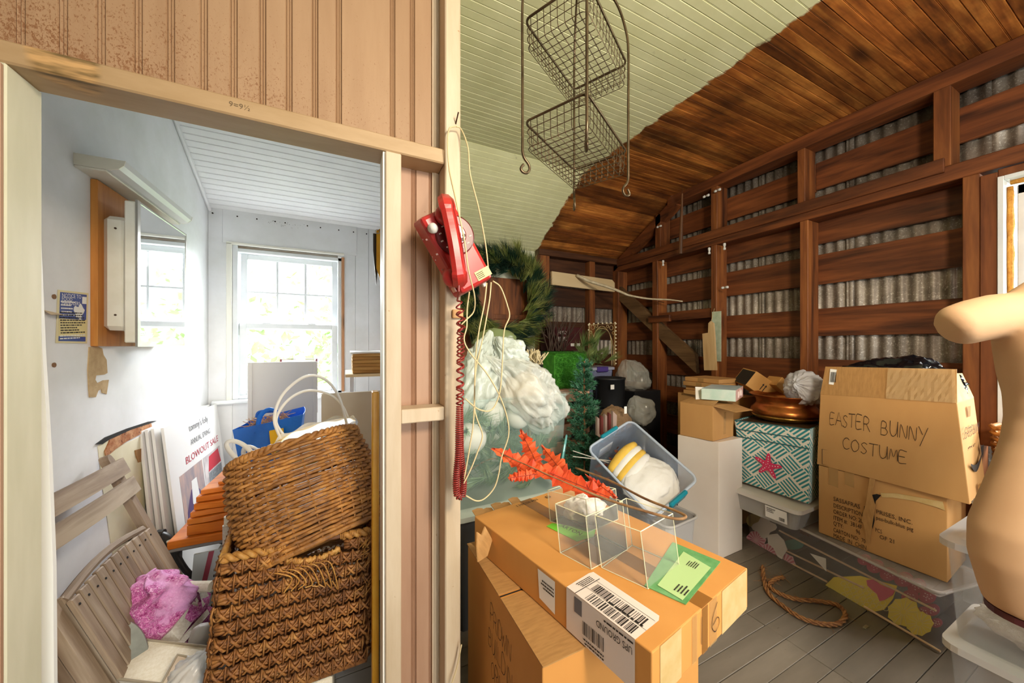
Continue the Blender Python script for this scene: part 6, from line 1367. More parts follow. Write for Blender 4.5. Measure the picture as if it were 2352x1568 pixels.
# note, flat cartons, cutting board, parcels on a hidden carton
t = hexbox('cardboard_box', 'plain carton hidden behind the pedestal', 'box', rectbox(2.62, 1.66, 3.0, 2.10, 0, .99), CARD)
rk = random.Random(8)
for i in range(4):
    z = .992 + i * .036; dx = rk.uniform(-.02, .02); lab = ['lowest', 'second', 'third', 'topmost'][i]
    t = hexbox('folded_carton', lab + ' flat folded carton in the stack by the cutting board', 'box', rectbox(2.60 + dx, 1.72, 2.86 + dx, 2.02, z, z + .034), CARD, group='folded cartons by the cutting board')
    MB().box((2.60 + dx - .001, 1.85, z + .002), (2.60 + dx, 1.90, z + .032)).build('tape', TAPE, t)
t = thing('paper_note', 'white handwritten note lying by the pastel box', 'note', onT(1620, 905, 2.45)); P = [onT(1598, 917, 2.45), onT(1640, 919, 2.42), onT(1640, 890, 2.46), onT(1597, 888, 2.48)]; MB().quad(*P).build('sheet', PAPER, t, solid=.0008); scrawl('Cape tray', P[3] * .8 + P[0] * .2 + (P[1] - P[0]) * .1 - V((0, 0, .025)) - ray(1620, 905).normalized() * .003, P[1] - P[0], P[3] - P[0], .024, INK, t, .06, .65)
PALEW = wood('pale_maple', 'b08a58', 'cca878', 'd8b888', axis=2)
cbx = 2.93
t = thing('cutting_board', 'pale wooden paddle cutting board hanging on the stud', 'board', onX(1632, 850, cbx))
P = [onX(*q, cbx) for q in ((1613, 766), (1626, 764), (1627, 742), (1632, 737), (1638, 742), (1640, 762), (1645, 850), (1617, 850))]; n = len(P); mb = MB(); w_ = V((.018, 0, 0)); mb.add(P + [p + w_ for p in P], [tuple(range(n)), tuple(range(2 * n - 1, n - 1, -1))] + [(i, n + i, n + (i + 1) % n, (i + 1) % n) for i in range(n)]); mb.build('paddle', PALEW, t)
MB().tube(spline([onX(1632, 744, cbx - .004), onX(1637, 725, cbx + .03), onX(1641, 708, SD - .012)], 5), .002, 4).build('string', CREAMW, t); MB().tube([onX(1641, 708, SD - .014), onX(1641, 708, SD + .02)], .003, 5).build('nail', NAILM, t)
MB().bbox(onX(1656, 830, SD - .002), onX(1636, 716, SD + .004), .001).build('painted_patch', mat('faded_green_paint', 'a9b79a', 'c2cbb2', scale=20, rough=.7), wr)
ORB = mat('parcel_cardboard', 'bd8a4a', 'c99756', scale=4, rough=.75)
def tilted(label, M, L, W, H, extra=None):
    t = thing('parcel_box', label, 'box', (0, 0, 0), M=M, group='parcel boxes behind the copper pot'); MB().bbox((0, 0, 0), (L, W, H), .003).build('body', ORB, t, local=True); return t
c0_ = onT(1712, 884, 2.62); Mx = Matrix.Translation(c0_) @ Matrix.Rotation(-.5, 4, 'Z') @ Matrix.Rotation(.6, 4, 'Y') @ Matrix.Rotation(.1, 4, 'X')
t = tilted('brown parcel with up arrows and black side, left behind the pot', Mx, .24, .18, .13)
for k in (0, 1): MB().prism([(0, 0), (.006, 0), (.006, .04), (.012, .04), (.003, .055), (-.006, .04), (0, .04)], (.10 + k * .022, -.0012, .03), (1, 0, 0), (0, 0, 1), (0, .001, 0)).build('up_arrow', INK, t, local=True)
MB().box((-.001, 0, 0), (0, .17, .12)).build('black_side', mat('parcel_black', '2a2622', rough=.5), t, local=True)
c0_ = onT(1782, 884, 2.54); Mx = Matrix.Translation(c0_) @ Matrix.Rotation(-.35, 4, 'Z') @ Matrix.Rotation(.75, 4, 'Y'); tilted('small brown parcel, right behind the pot', Mx, .12, .12, .08)
solo(film(onT(1850, 892, 2.28), (.11, .11, .13), (-.9, 0, .3), 41, 8, amp=.08), 'plastic_bag', mat('frosty_film', 'dcdde4', rough=.25, alpha=.7), 'frosty plastic bag bulging behind the copper pot', 'bag', smooth='crease')
# ================================================================== long bin and lid bin
NL, FL = V((2.412, .574, 0)), V((2.60, 1.54, 0)); Mlong = frame(NL, (FL - NL), V((-1, .2, 0)))
# local x runs to the back, local y to the room; bin spans y -.40..0
Mlong = Mlong @ Matrix.Translation((0, -.40, 0)); LLn = (FL - NL).length
tl = plastic_bin('long_bin', 'long low clear bin of party cutouts under the cartons', Mlong, LLn, .40, .275, mat('hazy_clear_plastic', 'dcd6d2', rough=.15, alpha=.10), rimm=mat('hazy_rim', 'd8cfca', rough=.2, alpha=.7), fl=.022)
MB().box((-.006, -.006, .268), (LLn + .006, .406, .286)).build('lid', mat('hazy_lid', 'd6ccc6', rough=.2, alpha=.35), tl, local=True)
Linv = Mlong.inverted(); px0 = Mlong @ V((0, .385, 0)); pn = (Mlong.to_3x3() @ V((0, 1, .06))).normalized()
def onwall(px, py, inset=0):
    d = ray(px, py); p0 = px0 - pn * inset; return O + d * ((p0 - O).dot(pn) / d.dot(pn))
def cutout(label, pts, m, inset, cat='cutout', detail=None, th=.004):
    P = [onwall(*q, inset) for q in pts]; n = len(P); c = sum(P, V()) / n; t = thing('party_cutout', label, cat, (c.x, c.y, min(p.z for p in P)), group='paper cutouts in the long bin'); mb = MB(); mb.add(P + [p - pn * th for p in P], [tuple(range(n)), tuple(range(2 * n - 1, n - 1, -1))] + [(i, n + i, n + (i + 1) % n, (i + 1) % n) for i in range(n)]); mb.build('shape', m, t)
    return t, P, c
def poly(cx, cy, rx, ry, n=20, a0=0, wob=0, k=5): return [(cx + rx * math.cos(a0 + 2 * PI * i / n) * (1 + wob * math.cos(k * 2 * PI * i / n)), cy + ry * math.sin(a0 + 2 * PI * i / n) * (1 + wob * math.cos(k * 2 * PI * i / n))) for i in range(n)]
YW = mat('yellow_paper', 'f6e04e', rough=.6); YL = mat('yellow_line', 'f3e6a0', rough=.6); PK = mat('pink_paper', 'd4748c', rough=.6); PKL = mat('pink_line', 'f0c3cc', rough=.6); WP = mat('white_felt', 'e2ded6', rough=.8); TP = mat('teal_paper', '4f8f86', rough=.7)
t, P, c = cutout('large yellow scaly turtle-like cutout in the long bin', [(1894, 1345), (1915, 1325), (1975, 1322), (2010, 1332), (2060, 1345), (2050, 1375), (2030, 1400), (1990, 1408), (1972, 1396), (1980, 1412), (1968, 1410), (1945, 1385), (1922, 1366), (1908, 1364), (1896, 1358)], YW, .012)
mb = MB()
for i in range(7):
    for j in range(4):
        cx, cy = 1938 + i * 15 + (j % 2) * 7, 1340 + j * 13 + i * 3
        mb.tube([onwall(cx + 7 * math.cos(a), cy + 6 * math.sin(a), .0115) for a in [k * PI / 3 for k in range(6)]], .0012, 3, closed=True)
mb.build('scale_print', YL, t)
for lab, cx, cy, r in (('yellow scallop fan cutout right of the turtle cutout', 2075, 1405, 36), ('yellow scallop fan cutout lowest right in the long bin', 2112, 1432, 30)):
    t, P, c = cutout(lab, poly(cx, cy, r, r * .9, 18, wob=.06, k=9), YW, .018 if cx < 2100 else .010); mb = MB()
    for k in range(14): a = 2 * PI * k / 14; mb.tube([onwall(cx + 6 * math.cos(a), cy + 6 * math.sin(a), .017 if cx < 2100 else .0095), onwall(cx + r * .9 * math.cos(a), cy + r * .85 * math.sin(a), .017 if cx < 2100 else .0095)], .001, 3)
    mb.build('rib_print', YL, t)
t, P, c = cutout('pink butterfly cutout beside the yellow turtle cutout', [(1990, 1332), (2005, 1330), (2022, 1342), (2040, 1350), (2056, 1352), (2050, 1366), (2030, 1378), (2020, 1380), (2014, 1364), (2000, 1352), (1992, 1344)], mat('rose_paper', 'd8567a', rough=.6), .008)
for lab, cx, cy, r in (('pink pinwheel cutout at the far end of the long bin', 1736, 1240, 22), ('pink pinwheel cutout second from the far end', 1760, 1272, 24), ('pink pinwheel cutout lowest at the far end', 1800, 1296, 26)):
    t, P, c = cutout(lab, poly(cx, cy, r, r, 18, wob=.05, k=9), PKL, .012 + .006 * (cx - 1736) / 40); mb = MB(); ins = .011 + .006 * (cx - 1736) / 40
    for k in range(16): a = 2 * PI * k / 16; mb.add([onwall(cx + 3 * math.cos(a), cy + 3 * math.sin(a), ins), onwall(cx + r * .95 * math.cos(a), cy + r * .95 * math.sin(a), ins), onwall(cx + r * .95 * math.cos(a + .2), cy + r * .95 * math.sin(a + .2), ins)], [(0, 1, 2)])
    mb.build('stripe_print', PK, t)
cutout('white felt flower cutout at the far end of the long bin', poly(1755, 1210, 24, 22, 24, wob=.22, k=4), WP, .008); cutout('white felt rabbit shaped cutout below the white flower', [(1762, 1228), (1785, 1225), (1800, 1240), (1808, 1262), (1800, 1275), (1796, 1284), (1786, 1278), (1776, 1258), (1764, 1248)], WP, .006); cutout('teal paper cutout behind the wooden dowels', poly(1822, 1250, 24, 12, 16, a0=.4), TP, .05); cutout('pale yellow disc cutout at the far end', poly(1732, 1195, 18, 16), mat('dull_yellow', 'c9bd80', rough=.7), .035)
for i, (cx, cy, r) in enumerate(((2010, 1300, 20), (2040, 1318, 20), (2075, 1330, 22), (2105, 1345, 22), (2130, 1370, 20), (2090, 1370, 20), (2140, 1400, 18), (2150, 1430, 14), (1985, 1285, 16), (2120, 1405, 16))):
    t, P, c = cutout(['pink spotted egg cutout %s in the pink cluster' % w for w in ('topmost left', 'second from the left', 'third from the left', 'fourth from the left', 'right', 'middle', 'lower right', 'lowest right', 'far left', 'lower middle')][i], poly(cx, cy, r, r * .8, 14), mat('dusty_pink', 'b8566e', rough=.6), .030 + .004 * (i % 4)); mb = MB()
    for k in range(9): a = k * 2.4; q = onwall(cx + r * .6 * math.sqrt(k / 9) * math.cos(a), cy + r * .5 * math.sqrt(k / 9) * math.sin(a), .029 + .004 * (i % 4)); mb.lathe([(.0026, 0), (0, .001)], 6, frame(q, (0, 1, 0), (0, 0, 1)))
    mb.build('dot_print', PKL, t)
DOW = mat('dowel_wood', 'd8b48c', 'e4c8a4', scale=10, rough=.6)
for i, (a, b) in enumerate((((1790, 1218), (2150, 1402)), ((1800, 1262), (1985, 1350)), ((1985, 1402), (2160, 1502)), ((1822, 1312), (1900, 1336)), ((1990, 1415), (2085, 1468)))):
    p, q = onwall(*a, .006 + .006 * (i % 2)), onwall(*b, .006 + .006 * (i % 2)); p.z = max(p.z, .012); q.z = max(q.z, .012)
    solo(MB().tube([p, q], .0055, 8), 'wooden_dowel', DOW, ['longest pale dowel running along the top of the long bin', 'dowel crossing behind the yellow turtle cutout', 'dowel at the near bottom corner of the long bin', 'short dowel at the far bottom of the long bin', 'short split dowel beside the near bottom dowel'][i], 'dowel', group='dowels in the long bin')
P = [onwall(*q, -.003) for q in ((1860, 1270), (1897, 1282), (1898, 1312))]; solo(MB().add(P + [p - pn * .0006 for p in P], [(0, 1, 2), (5, 4, 3), (0, 3, 4, 1), (1, 4, 5, 2), (2, 5, 3, 0)]), 'torn_label', PAPER, 'torn triangular label stuck on the long bin', 'label')
# flat bin with white lid under the teal box
t = plastic_bin('lidded_bin', 'shallow clear bin with milky lid under the starfish box', TM(2.395, 1.10, .2885), .42, .50, .125, CLEARW, lid=LIDW, fl=.035)
MB().add([(.004, .18, .03), (.004, .06, .03), (-.0015, .06, .105), (-.0015, .18, .105)], [(0, 1, 2, 3)]).build('product_label', PAPER, t, local=True); lines(Mlong.translation * 0 + V((2.3935, 1.27, .355)), (0, -1, 0), (0, 0, 1), .05, .03, 3, INK, t, off=.002); bars(V((2.3935, 1.20, .33)), (0, -1, 0), (0, 0, 1), .03, .02, INK, t, 10, off=.002)
# ------------------------------------------------------------------ starfish storage box
def m_weave():
    k = NT('teal_basketweave_print'); tc = k.n('ShaderNodeTexCoord').outputs['UV']; sp = k.n('ShaderNodeSeparateXYZ'); k.l(tc, sp.inputs[0])
    u = k.math('MULTIPLY', k.math('ADD', sp.outputs[0], sp.outputs[1]), .7071); v = k.math('MULTIPLY', k.math('SUBTRACT', sp.outputs[0], sp.outputs[1]), .7071)
    cell = .098; cu = k.math('FLOOR', k.math('DIVIDE', u, cell)); cv = k.math('FLOOR', k.math('DIVIDE', v, cell)); par = k.math('MODULO', k.math('ABSOLUTE', k.math('ADD', cu, cv)), 2.0)
    st = cell / 5
    def stripe(x): return k.math('LESS_THAN', k.math('FRACT', k.math('DIVIDE', x, st)), .52)
    def edge(x): f = k.math('FRACT', k.math('DIVIDE', x, cell)); return k.math('MULTIPLY', k.math('GREATER_THAN', f, .06), k.math('LESS_THAN', f, .94))
    m_ = k.math('ADD', k.math('MULTIPLY', par, k.math('MULTIPLY', stripe(u), edge(v))), k.math('MULTIPLY', k.math('SUBTRACT', 1.0, par), k.math('MULTIPLY', stripe(v), edge(u))))
    k.l(k.mix(m_, lin('ece6d8'), lin('2f8f96')), k.b.inputs['Base Color']); k.b.inputs['Roughness'].default_value = .45; return k.m
TEALW = m_weave()
bl, bn, tl_, tn = V((2.473, 1.466, .452)), V((2.522, 1.105, .452)), V((2.455, 1.52, .875)), V((2.505, 1.09, .895))
bl, bn, tl_, tn = onX(1706, 1112, 2.49), onX(1857, 1158, 2.50), onX(1688, 965, 2.47), onX(1859, 986, 2.49)
bl.z = bn.z = .452
bkv = V((.30, .045, 0))
t = thing('starfish_box', 'teal and white patterned storage box with a pink starfish', 'box', (2.6, 1.3, .452))
def uvface(name, q, W0, W1, H, m, par):
    o = MB().add(q, [(0, 1, 2, 3)]).build(name, m, par, solid=.003); uv = o.data.uv_layers.new(name='UVMap')
    for lp, c in zip(o.data.loops, ((0, 0), (W0, 0), (W0, H), (0, H))): uv.data[lp.index].uv = c
    return o
Wf = (bn - bl).length; Hf = (tn - bn).length
uvface('front_panel', [bl, bn, tn, tl_], Wf, Wf, Hf, TEALW, t); uvface('side_panel', [bn, bn + bkv, tn + bkv, tn], .30, .30, Hf, TEALW, t); uvface('back_panel', [bn + bkv, bl + bkv, tl_ + bkv, tn + bkv], Wf, Wf, Hf, TEALW, t); uvface('side_panel', [bl + bkv, bl, tl_, tl_ + bkv], .30, .30, Hf, TEALW, t)
MB().quad(bl, bn, bn + bkv, bl + bkv).build('bottom', TEALW, t)
MB().quad(lerp(bl, tl_, .98), lerp(bn, tn, .98), lerp(bn, tn, .98) + bkv, lerp(bl, tl_, .98) + bkv).build('lid', mat('brown_lid', '4a3826', rough=.4), t, solid=.004)
TL_ = mat('dark_teal_line', '3a6a6e', rough=.5)
for f in (1, .86, .74):
    a, b = lerp(bl, tl_, f), lerp(bn, tn, f); MB().tube([a - V((.003, 0, 0)), b - V((.003, 0, 0)), b + bkv, a + bkv], .004, 5, closed=True).build('edge_band', TL_, t)
fx_ = (bn - bl).normalized(); fy_ = (lerp(tl_, tn, .5) - lerp(bl, bn, .5)).normalized(); fn_ = fx_.cross(fy_).normalized()
if fn_.x > 0: fn_ = -fn_
cst = onX(1766, 1068, 2.49) + fn_ * .012; P = []
for i in range(60):
    a = 2 * PI * i / 60 + PI / 2 - .12; rr_ = .034 + .050 * ((1 + math.cos(5 * (a - PI / 2 + .12))) / 2) ** 2.2; P.append(cst + fx_ * rr_ * math.cos(a) + fy_ * rr_ * math.sin(a))
mb = MB(); n = len(P); mb.add([cst] + P, [(0, 1 + i, 1 + (i + 1) % n) for i in range(n)]); st_ = mb.build('starfish', mat('starfish_pink', 'd83060', rough=.5), t, solid=.002); mb = MB()
for arm in range(5):
    a = PI / 2 - .12 + arm * 2 * PI / 5
    for r_ in (.012, .028, .044, .060): mb.lathe([(.0035 if r_ > .02 else .0025, 0), (0, .0006)], 8, frame(cst + fn_ * .0018 + (fx_ * math.cos(a) + fy_ * math.sin(a)) * r_, fx_, fy_ if fx_.cross(fy_).dot(fn_) > 0 else -fy_))
mb.build('dots', PAPER, st_)
# copper pot
COP = mat('aged_copper', '8a4c22', 'c47a3c', scale=7, rough=.32, metal=.85, speck=(12, .68, '4a2612')); BRS = mat('brass_band', '9c7434', 'c9a050', scale=8, rough=.25, metal=.9)
pc = onT(1803, 975, 2.42); pc.z = .885
t = thing('copper_pot', 'wide copper pot with flared rim on the starfish box', 'pot', pc); Mq2 = Matrix.Translation(pc)
MB().lathe([(0, .001), (.165, .001), (.19, .02), (.195, .035)], 40, Mq2).build('brass_base', BRS, t, smooth=True)
MB().lathe([(.195, .035), (.202, .055), (.195, .075), (.172, .098), (.165, .11), (.168, .135), (.20, .168), (.21, .172), (.20, .175), (.165, .14), (.16, .11), (.17, .09), (.17, .03), (0, .02)], 44, Mq2).build('body', COP, t, smooth=True)
# ================================================================== lettered cartons
SX = 2.535
def fp(px, py, X=SX): return onX(px, py, X)
bl, br, tl2, tr2 = fp(1880, 1226), fp(2176, 1336), fp(1880, 1066), fp(2176, 1165)
for p in (bl, br): p.z = .290
for p in (tl2, tr2): p.z = .688
dp = V((.36, .02, 0))
t = hexbox('printed_carton', 'torn cardboard carton with printed order text, below the costume box', 'box', [br, br + dp, bl + dp, bl, tr2, tr2 + dp, tl2 + dp, tl2], CARD)
ry_ = V((0, -1, 0)); uz = V((0, 0, 1))
INKB = mat('brown_ink', '3a2414', rough=.7)
def fl_(px, py): q = fp(px, py, SX - .002); return q
for s_, px, py, wpx in (('SASSAFRAS  E', 1914, 1141, 76), ('DESCRIPTION:', 1914, 1156, 70), ('ORDER NO: 20', 1914, 1170, 68), ('ITEM #:  3814F', 1914, 1184, 66), ("Q'TY:          96", 1914, 1197, 62), ('CARTON NO:  70', 1914, 1212, 74), ('MADE  IN  CHIN', 1914, 1225, 76), ('PRISES, INC.', 2012, 1170, 84), ('pes-bulk-blue pig', 2012, 1184, 86), ('PCS', 2010, 1212, 16), ('OF 21', 2020, 1228, 34)):
    o_ = fl_(px, py + 8); e_ = fl_(px + wpx, py + 8); text(s_, o_, ry_, uz, .034 if px < 2000 else .030, INKB, t, width=abs(e_.y - o_.y), off=.001)
# torn flap hanging down, pale torn strip, dark hole
def fpoly(name, pts, m, X, th=.003, par=None):
    P = [fp(*q, X) for q in pts]; n = len(P); mb = MB(); w_ = V((th, 0, 0)); mb.add(P + [p + w_ for p in P], [tuple(range(n)), tuple(range(2 * n - 1, n - 1, -1))] + [(i, n + i, n + (i + 1) % n, (i + 1) % n) for i in range(n)]); return mb.build(name, m, par or t)
fpoly('torn_hole', [(2003, 1136), (2014, 1134), (2024, 1137), (2012, 1150), (2007, 1175), (2009, 1195), (2004, 1215), (2000, 1180)], DARK, SX - .001, .0005)
fpoly('hanging_flap', [(1998, 1095), (2012, 1090), (2002, 1135), (2010, 1160), (2004, 1200), (1997, 1248), (1990, 1240), (1984, 1205), (1978, 1195), (1990, 1150)], CARDD, SX - .012)
fpoly('torn_strip', [(2022, 1132), (2060, 1133), (2110, 1142), (2165, 1152), (2170, 1172), (2150, 1164), (2100, 1150), (2050, 1142), (2026, 1142)], CARDL, SX - .004)
for px in (1903, 1940): fpoly('tape_strip', [(px, 1070), (px + 22, 1075), (px + 22, 1120), (px, 1112)], TAPE, SX - .0015, .0005)
# costume box
e_bl, e_br, e_tl, e_tr = fp(1876, 1064), fp(2228, 1128, 2.50), fp(1884, 905), fp(2198, 925, 2.50)
e_bl.z = .692; e_br.z = .692
bk3 = V((.34, .02, 0))
t = hexbox('costume_box', 'big cardboard box lettered for an easter bunny costume', 'box', [e_br, e_br + bk3, e_bl + bk3, e_bl, e_tr, e_tr + bk3, e_tl + bk3, e_tl], CARD)
fu, fr_ = fp(1890, 842), fp(2192, 848, 2.50)
MB().hexa([e_tl, e_tr, e_tr + V((.004, 0, 0)), e_tl + V((.004, 0, 0)), fu + V((.03, 0, 0)), fr_ + V((.03, 0, 0)), fr_ + V((.034, 0, 0)), fu + V((.034, 0, 0))]).build('flap', CARDD, t)
MB().hexa([e_tr, e_tr + bk3, e_tr + bk3 + V((0, .004, 0)), e_tr + V((0, .004, 0)), e_tr + V((.03, .03, .13)), e_tr + bk3 + V((-.03, .03, .12)), e_tr + bk3 + V((-.03, .034, .12)), e_tr + V((.03, .034, .13))]).build('flap', CARDL, t)
mb = MB(); mb.grid(lambda u, v: lerp(lerp(e_tl, e_tr, .55 + .45 * u), lerp(fu, fr_, .55 + .45 * u) + V((.02, 0, 0)), v) + V((-.006 - .006 * abs(mnoise.noise(V((u * 9, v * 5, 2)))), 0, 0)), 22, 8); mb.build('packing_tape', mat('wrinkled_tape', 'd8b888', rough=.08, alpha=.45), t)
ef_n = V((0, -1, 0)); 
cl_ = mat('sunlit_card', 'd8c795', rough=.7)
ex_r = (e_br - e_bl).normalized(); eu = V((0, 0, 1))
fdir = (e_br - e_bl).normalized(); eu2 = (e_tl - e_bl); nrmE = fdir.cross(eu2).normalized(); nrmE = nrmE if nrmE.x < 0 else -nrmE
def eface(u, v): return lerp(lerp(e_bl, e_br, u), lerp(e_tl, e_tr, u), v) + nrmE * .002
scrawl('EASTER', eface(.10, .60), eface(.5, .575) - eface(.10, .60), eu2, .070, MARK, t, .055, .95, seed=3, xs=.43); scrawl('BUNNY', eface(.50, .57), eface(.9, .535) - eface(.50, .57), eu2, .072, MARK, t, .055, .95, seed=4, xs=.5); scrawl('COSTUME', eface(.21, .30), eface(.7, .27) - eface(.21, .30), eu2, .062, MARK, t, .055, .95, seed=5, xs=.62)
q = fu + V((.007, -.025, -.10)); MB().quad(q, q + V((0, -.038, -.004)), q + V((.016, -.038, .085)), q + V((.016, 0, .088))).build('barcode_label', PAPER, t); bars(q + V((.001, -.005, .012)), (0, -1, 0), (.18, 0, 1), .028, .06, INK, t, 14, off=.001)
q = lerp(e_tl, e_bl, .97) + V((-.002, -.075, 0)); bars(q, (0, 0, 1), (0, 1, 0), .075, .042, MARK, t, 12, off=-.001)
MB().tube([q + V((-.001, -.006, -.004)), q + V((-.001, -.006, .085)), q + V((-.001, .048, .085)), q + V((-.001, .048, -.004))], .0012, 4, closed=True).build('print_frame', MARK, t)
# side face print: same words and the curved arrow
sfo = e_tr + (e_br - e_tr) * .36 + V((.03, -.0015, 0)); side_r = V((1, .06, 0)); 
scrawl('EASTER BUNNY', sfo, side_r, eu, .042, MARK, t, .08, .60, seed=6, off=.002); scrawl('COSTUME', sfo + V((.05, .003, -.085)), side_r, eu, .036, MARK, t, .08, .62, seed=7, off=.002)
mb = MB(); ctr_ = e_tr + (e_br - e_tr) * .62 + V((.17, .004, 0)); Lq = []; Rq = []
for i in range(17): u = i / 16; x = lerp(-.12, .13, u); y = -.045 * math.sin(PI * u) + .02 * u; th = .004 + .014 * math.sin(PI * u); Lq.append(ctr_ + side_r * x + V((0, 0, y + th)) - V((0, .003, 0))); Rq.append(ctr_ + side_r * x + V((0, 0, y - th)) - V((0, .003, 0)))
mb.add(Lq + Rq, [(i, 17 + i, 18 + i, i + 1) for i in range(16)]); a_ = Lq[-1]; mb.add([a_ + V((-.03, 0, .02)), a_ + V((.02, 0, .03)), a_ + V((.01, 0, -.04))], [(0, 2, 1)]); mb.build('curved_arrow', INK, t)
for q in (.06, .86): o_ = e_tr + (e_br - e_tr) * q + V((.14, .006, 0)); MB().quad(o_ + V((0, -.006, 0)), o_ + V((.05, -.004, 0)), o_ + V((.05, -.004, -.05)), o_ + V((0, -.006, -.05))).build('side_tape', TAPEB, t)
# black bag in the costume box
c = (e_tl + e_tr + bk3) / 2; solo(film(V((c.x + .06, c.y, 1.18)), (.13, .15, .25), (.1, -1, .05), 51, 9, amp=.10, gather=.4), 'black_bag', mat('black_glossy_film', '121318', rough=.14), 'shiny black plastic bag stuffed in the costume box', 'bag', smooth='crease')
# ================================================================== stacked bins at the right
CLR2 = mat('clear_front_plastic', 'd8d6d4', rough=.14, alpha=.16)
tb1 = plastic_bin('storage_bin', 'clear bin with milky lid on the floor under the lace bin', TM(1.93, -.27, 0), .40, .72, .335, CLR2, lid=LIDW, fl=.03)
tb2 = plastic_bin('storage_bin', 'clear bin of lace and green tissue on top of the stack', TM(1.945, -.27, .356), .39, .73, .335, CLR2, lid=mat('clear_grey_lid', 'd3d4d6', rough=.2, alpha=.7), fl=.03)
solo(blob((2.12, .16, .42), (.12, .24, .07), .15, 4, 61, 50, 30), 'lace_fabric', mat('cream_lace', 'd8c9b6', 'e8ddcd', scale=60, rough=.9, bump=.8, bscale=90, bdist=.01), 'heap of cream lace fabric in the upper bin', 'fabric', smooth=True)
solo(blob((2.05, .22, .575), (.055, .15, .07), .2, 3, 62, 40, 26), 'green_tissue', mat('green_tissue', '4fb04a', '79cc62', scale=9, rough=.5), 'bright green tissue paper against the upper bin side', 'paper', smooth=False)
solo(blob((2.15, -.02, .16), (.13, .2, .12), .15, 4, 63, 40, 26), 'lace_fabric', mat('grey_lace', 'b8ac9c', 'cfc4b4', scale=60, rough=.9), 'greyish fabric in the lower floor bin', 'fabric', smooth=True)
solo(MB().bbox((1.99, .10, .7125), (2.26, .40, .732), .006), 'purple_folder', mat('purple_plastic', '5a3f98', rough=.4), 'purple folder lying on the upper bin lid', 'folder')
solo(blob((2.13, .36, .795), (.075, .055, .062), .25, 2.5, 64, 40, 26), 'wrapped_figurine', mat('crumpled_white_wrap', 'e2d8d0', 'efe8e2', scale=10, rough=.5), 'crumpled white wrapped figurine on the purple folder', 'wrapping', smooth=False)
# wicker basket behind the mannequin
c = V((2.90, .42, .70)); t = thing('coil_basket', 'small brown twisted wicker basket behind the mannequin', 'basket', c); mb = MB()
for i in range(11): mb.tube([c + V((.075 * math.cos(a) * (1 + .3 * i / 11), .075 * math.sin(a) * (1 + .3 * i / 11), .02 + i * .028 + .004 * math.sin(9 * a + i))) for a in [k * PI / 14 for k in range(28)]], .012, 5, closed=True)
mb.build('coils', WICK1, t, smooth=True)['kind'] = 'stuff'
MB().lathe([(0, 0), (.08, 0), (.08, .02)], 20, Matrix.Translation(c)).build('base', WICK1, t); solo(MB().bbox((2.76, .30, 0), (3.02, .52, .695), .004), 'side_carton', CARD, 'plain carton behind the mannequin under the small basket', 'box')
# ================================================================== mannequin
SKIN = mat('beige_jersey', 'c9a27c', 'd3ad87', scale=3, rough=.75, bump=.15, bscale=300, bdist=.001)
mc = V((1.575 + .076, .205 - .036, 0)); lat = V((-_c, _s, 0)); lat = Matrix.Rotation(math.radians(-14), 3, 'Z') @ lat; fro = V((lat.y, -lat.x, 0))
if fro.dot(-mc) < 0: fro = -fro
t = thing('dress_form', 'beige fabric female torso mannequin without arms on a stand', 'mannequin', (mc.x, mc.y, 0))
secs = [(.715, .160, .105, 0), (.76, .172, .113, 0), (.84, .190, .125, 0), (.92, .189, .125, 0), (1.0, .166, .112, 0), (1.08, .142, .100, 0), (1.15, .124, .092, .0), (1.21, .117, .089, .0), (1.27, .124, .092, .005), (1.33, .138, .108, .012), (1.385, .146, .122, .02), (1.43, .15, .118, .016), (1.475, .152, .102, .006), (1.515, .14, .086, 0), (1.55, .105, .072, 0), (1.575, .07, .06, 0), (1.61, .052, .052, 0), (1.66, .050, .050, 0)]
mb = MB(); n = 36; vs = []
for z, hw_, hd, cy in secs:
    for j in range(n):
        a = 2 * PI * j / n; x = hw_ * math.cos(a); y = hd * math.sin(a) + cy
        if 1.3 < z < 1.45 and math.sin(a) > 0: y += .022 * math.exp(-((abs(x) - .065) / .04) ** 2)
        vs.append(mc + lat * x + fro * y + V((0, 0, z)))
fs = [(i * n + j, i * n + (j + 1) % n, (i + 1) * n + (j + 1) % n, (i + 1) * n + j) for i in range(len(secs) - 1) for j in range(n)] + [tuple(range(n - 1, -1, -1)), tuple((len(secs) - 1) * n + j for j in range(n))]
mb.add(vs, fs)
for sg in (1, -1):
    pts = [mc + lat * sg * x + fro * y + V((0, 0, z)) for x, y, z in ((.06, 0, 1.475), (.11, 0, 1.483), (.155, -.004, 1.477), (.195, -.008, 1.465), (.228, -.012, 1.452), (.244, -.014, 1.446), (.250, -.014, 1.443))]
    mb.tube(pts, [.050, .056, .058, .058, .055, .040, .012], 20)
o = mb.build('torso', SKIN, t, smooth=True); md = o.modifiers.new('merge', 'REMESH'); md.mode = 'VOXEL'; md.voxel_size = .007; md.use_smooth_shade = True; md = o.modifiers.new('soften', 'SMOOTH'); md.factor = .6; md.iterations = 8
mb = MB(); mb.lathe([(0, -.012), (1, -.012), (1, .004), (0, .004)], 36, Matrix.Translation((mc.x, mc.y, .712)) @ Matrix(((lat.x, fro.x, 0, 0), (lat.y, fro.y, 0, 0), (0, 0, 1, 0), (0, 0, 0, 1))), ring=lambda a: (.157 * math.cos(a), .103 * math.sin(a))); mb.build('base_plate', mat('maroon_board', '4a1c24', rough=.5), t)
MB().tube([(mc.x, mc.y, .02), (mc.x, mc.y, .71)], .012, 10).build('pole', CHROME, t); MB().lathe([(.12, 0), (.12, .012), (.03, .02)], 28, Matrix.Translation((mc.x, mc.y, 0))).build('foot', CHROME, t)
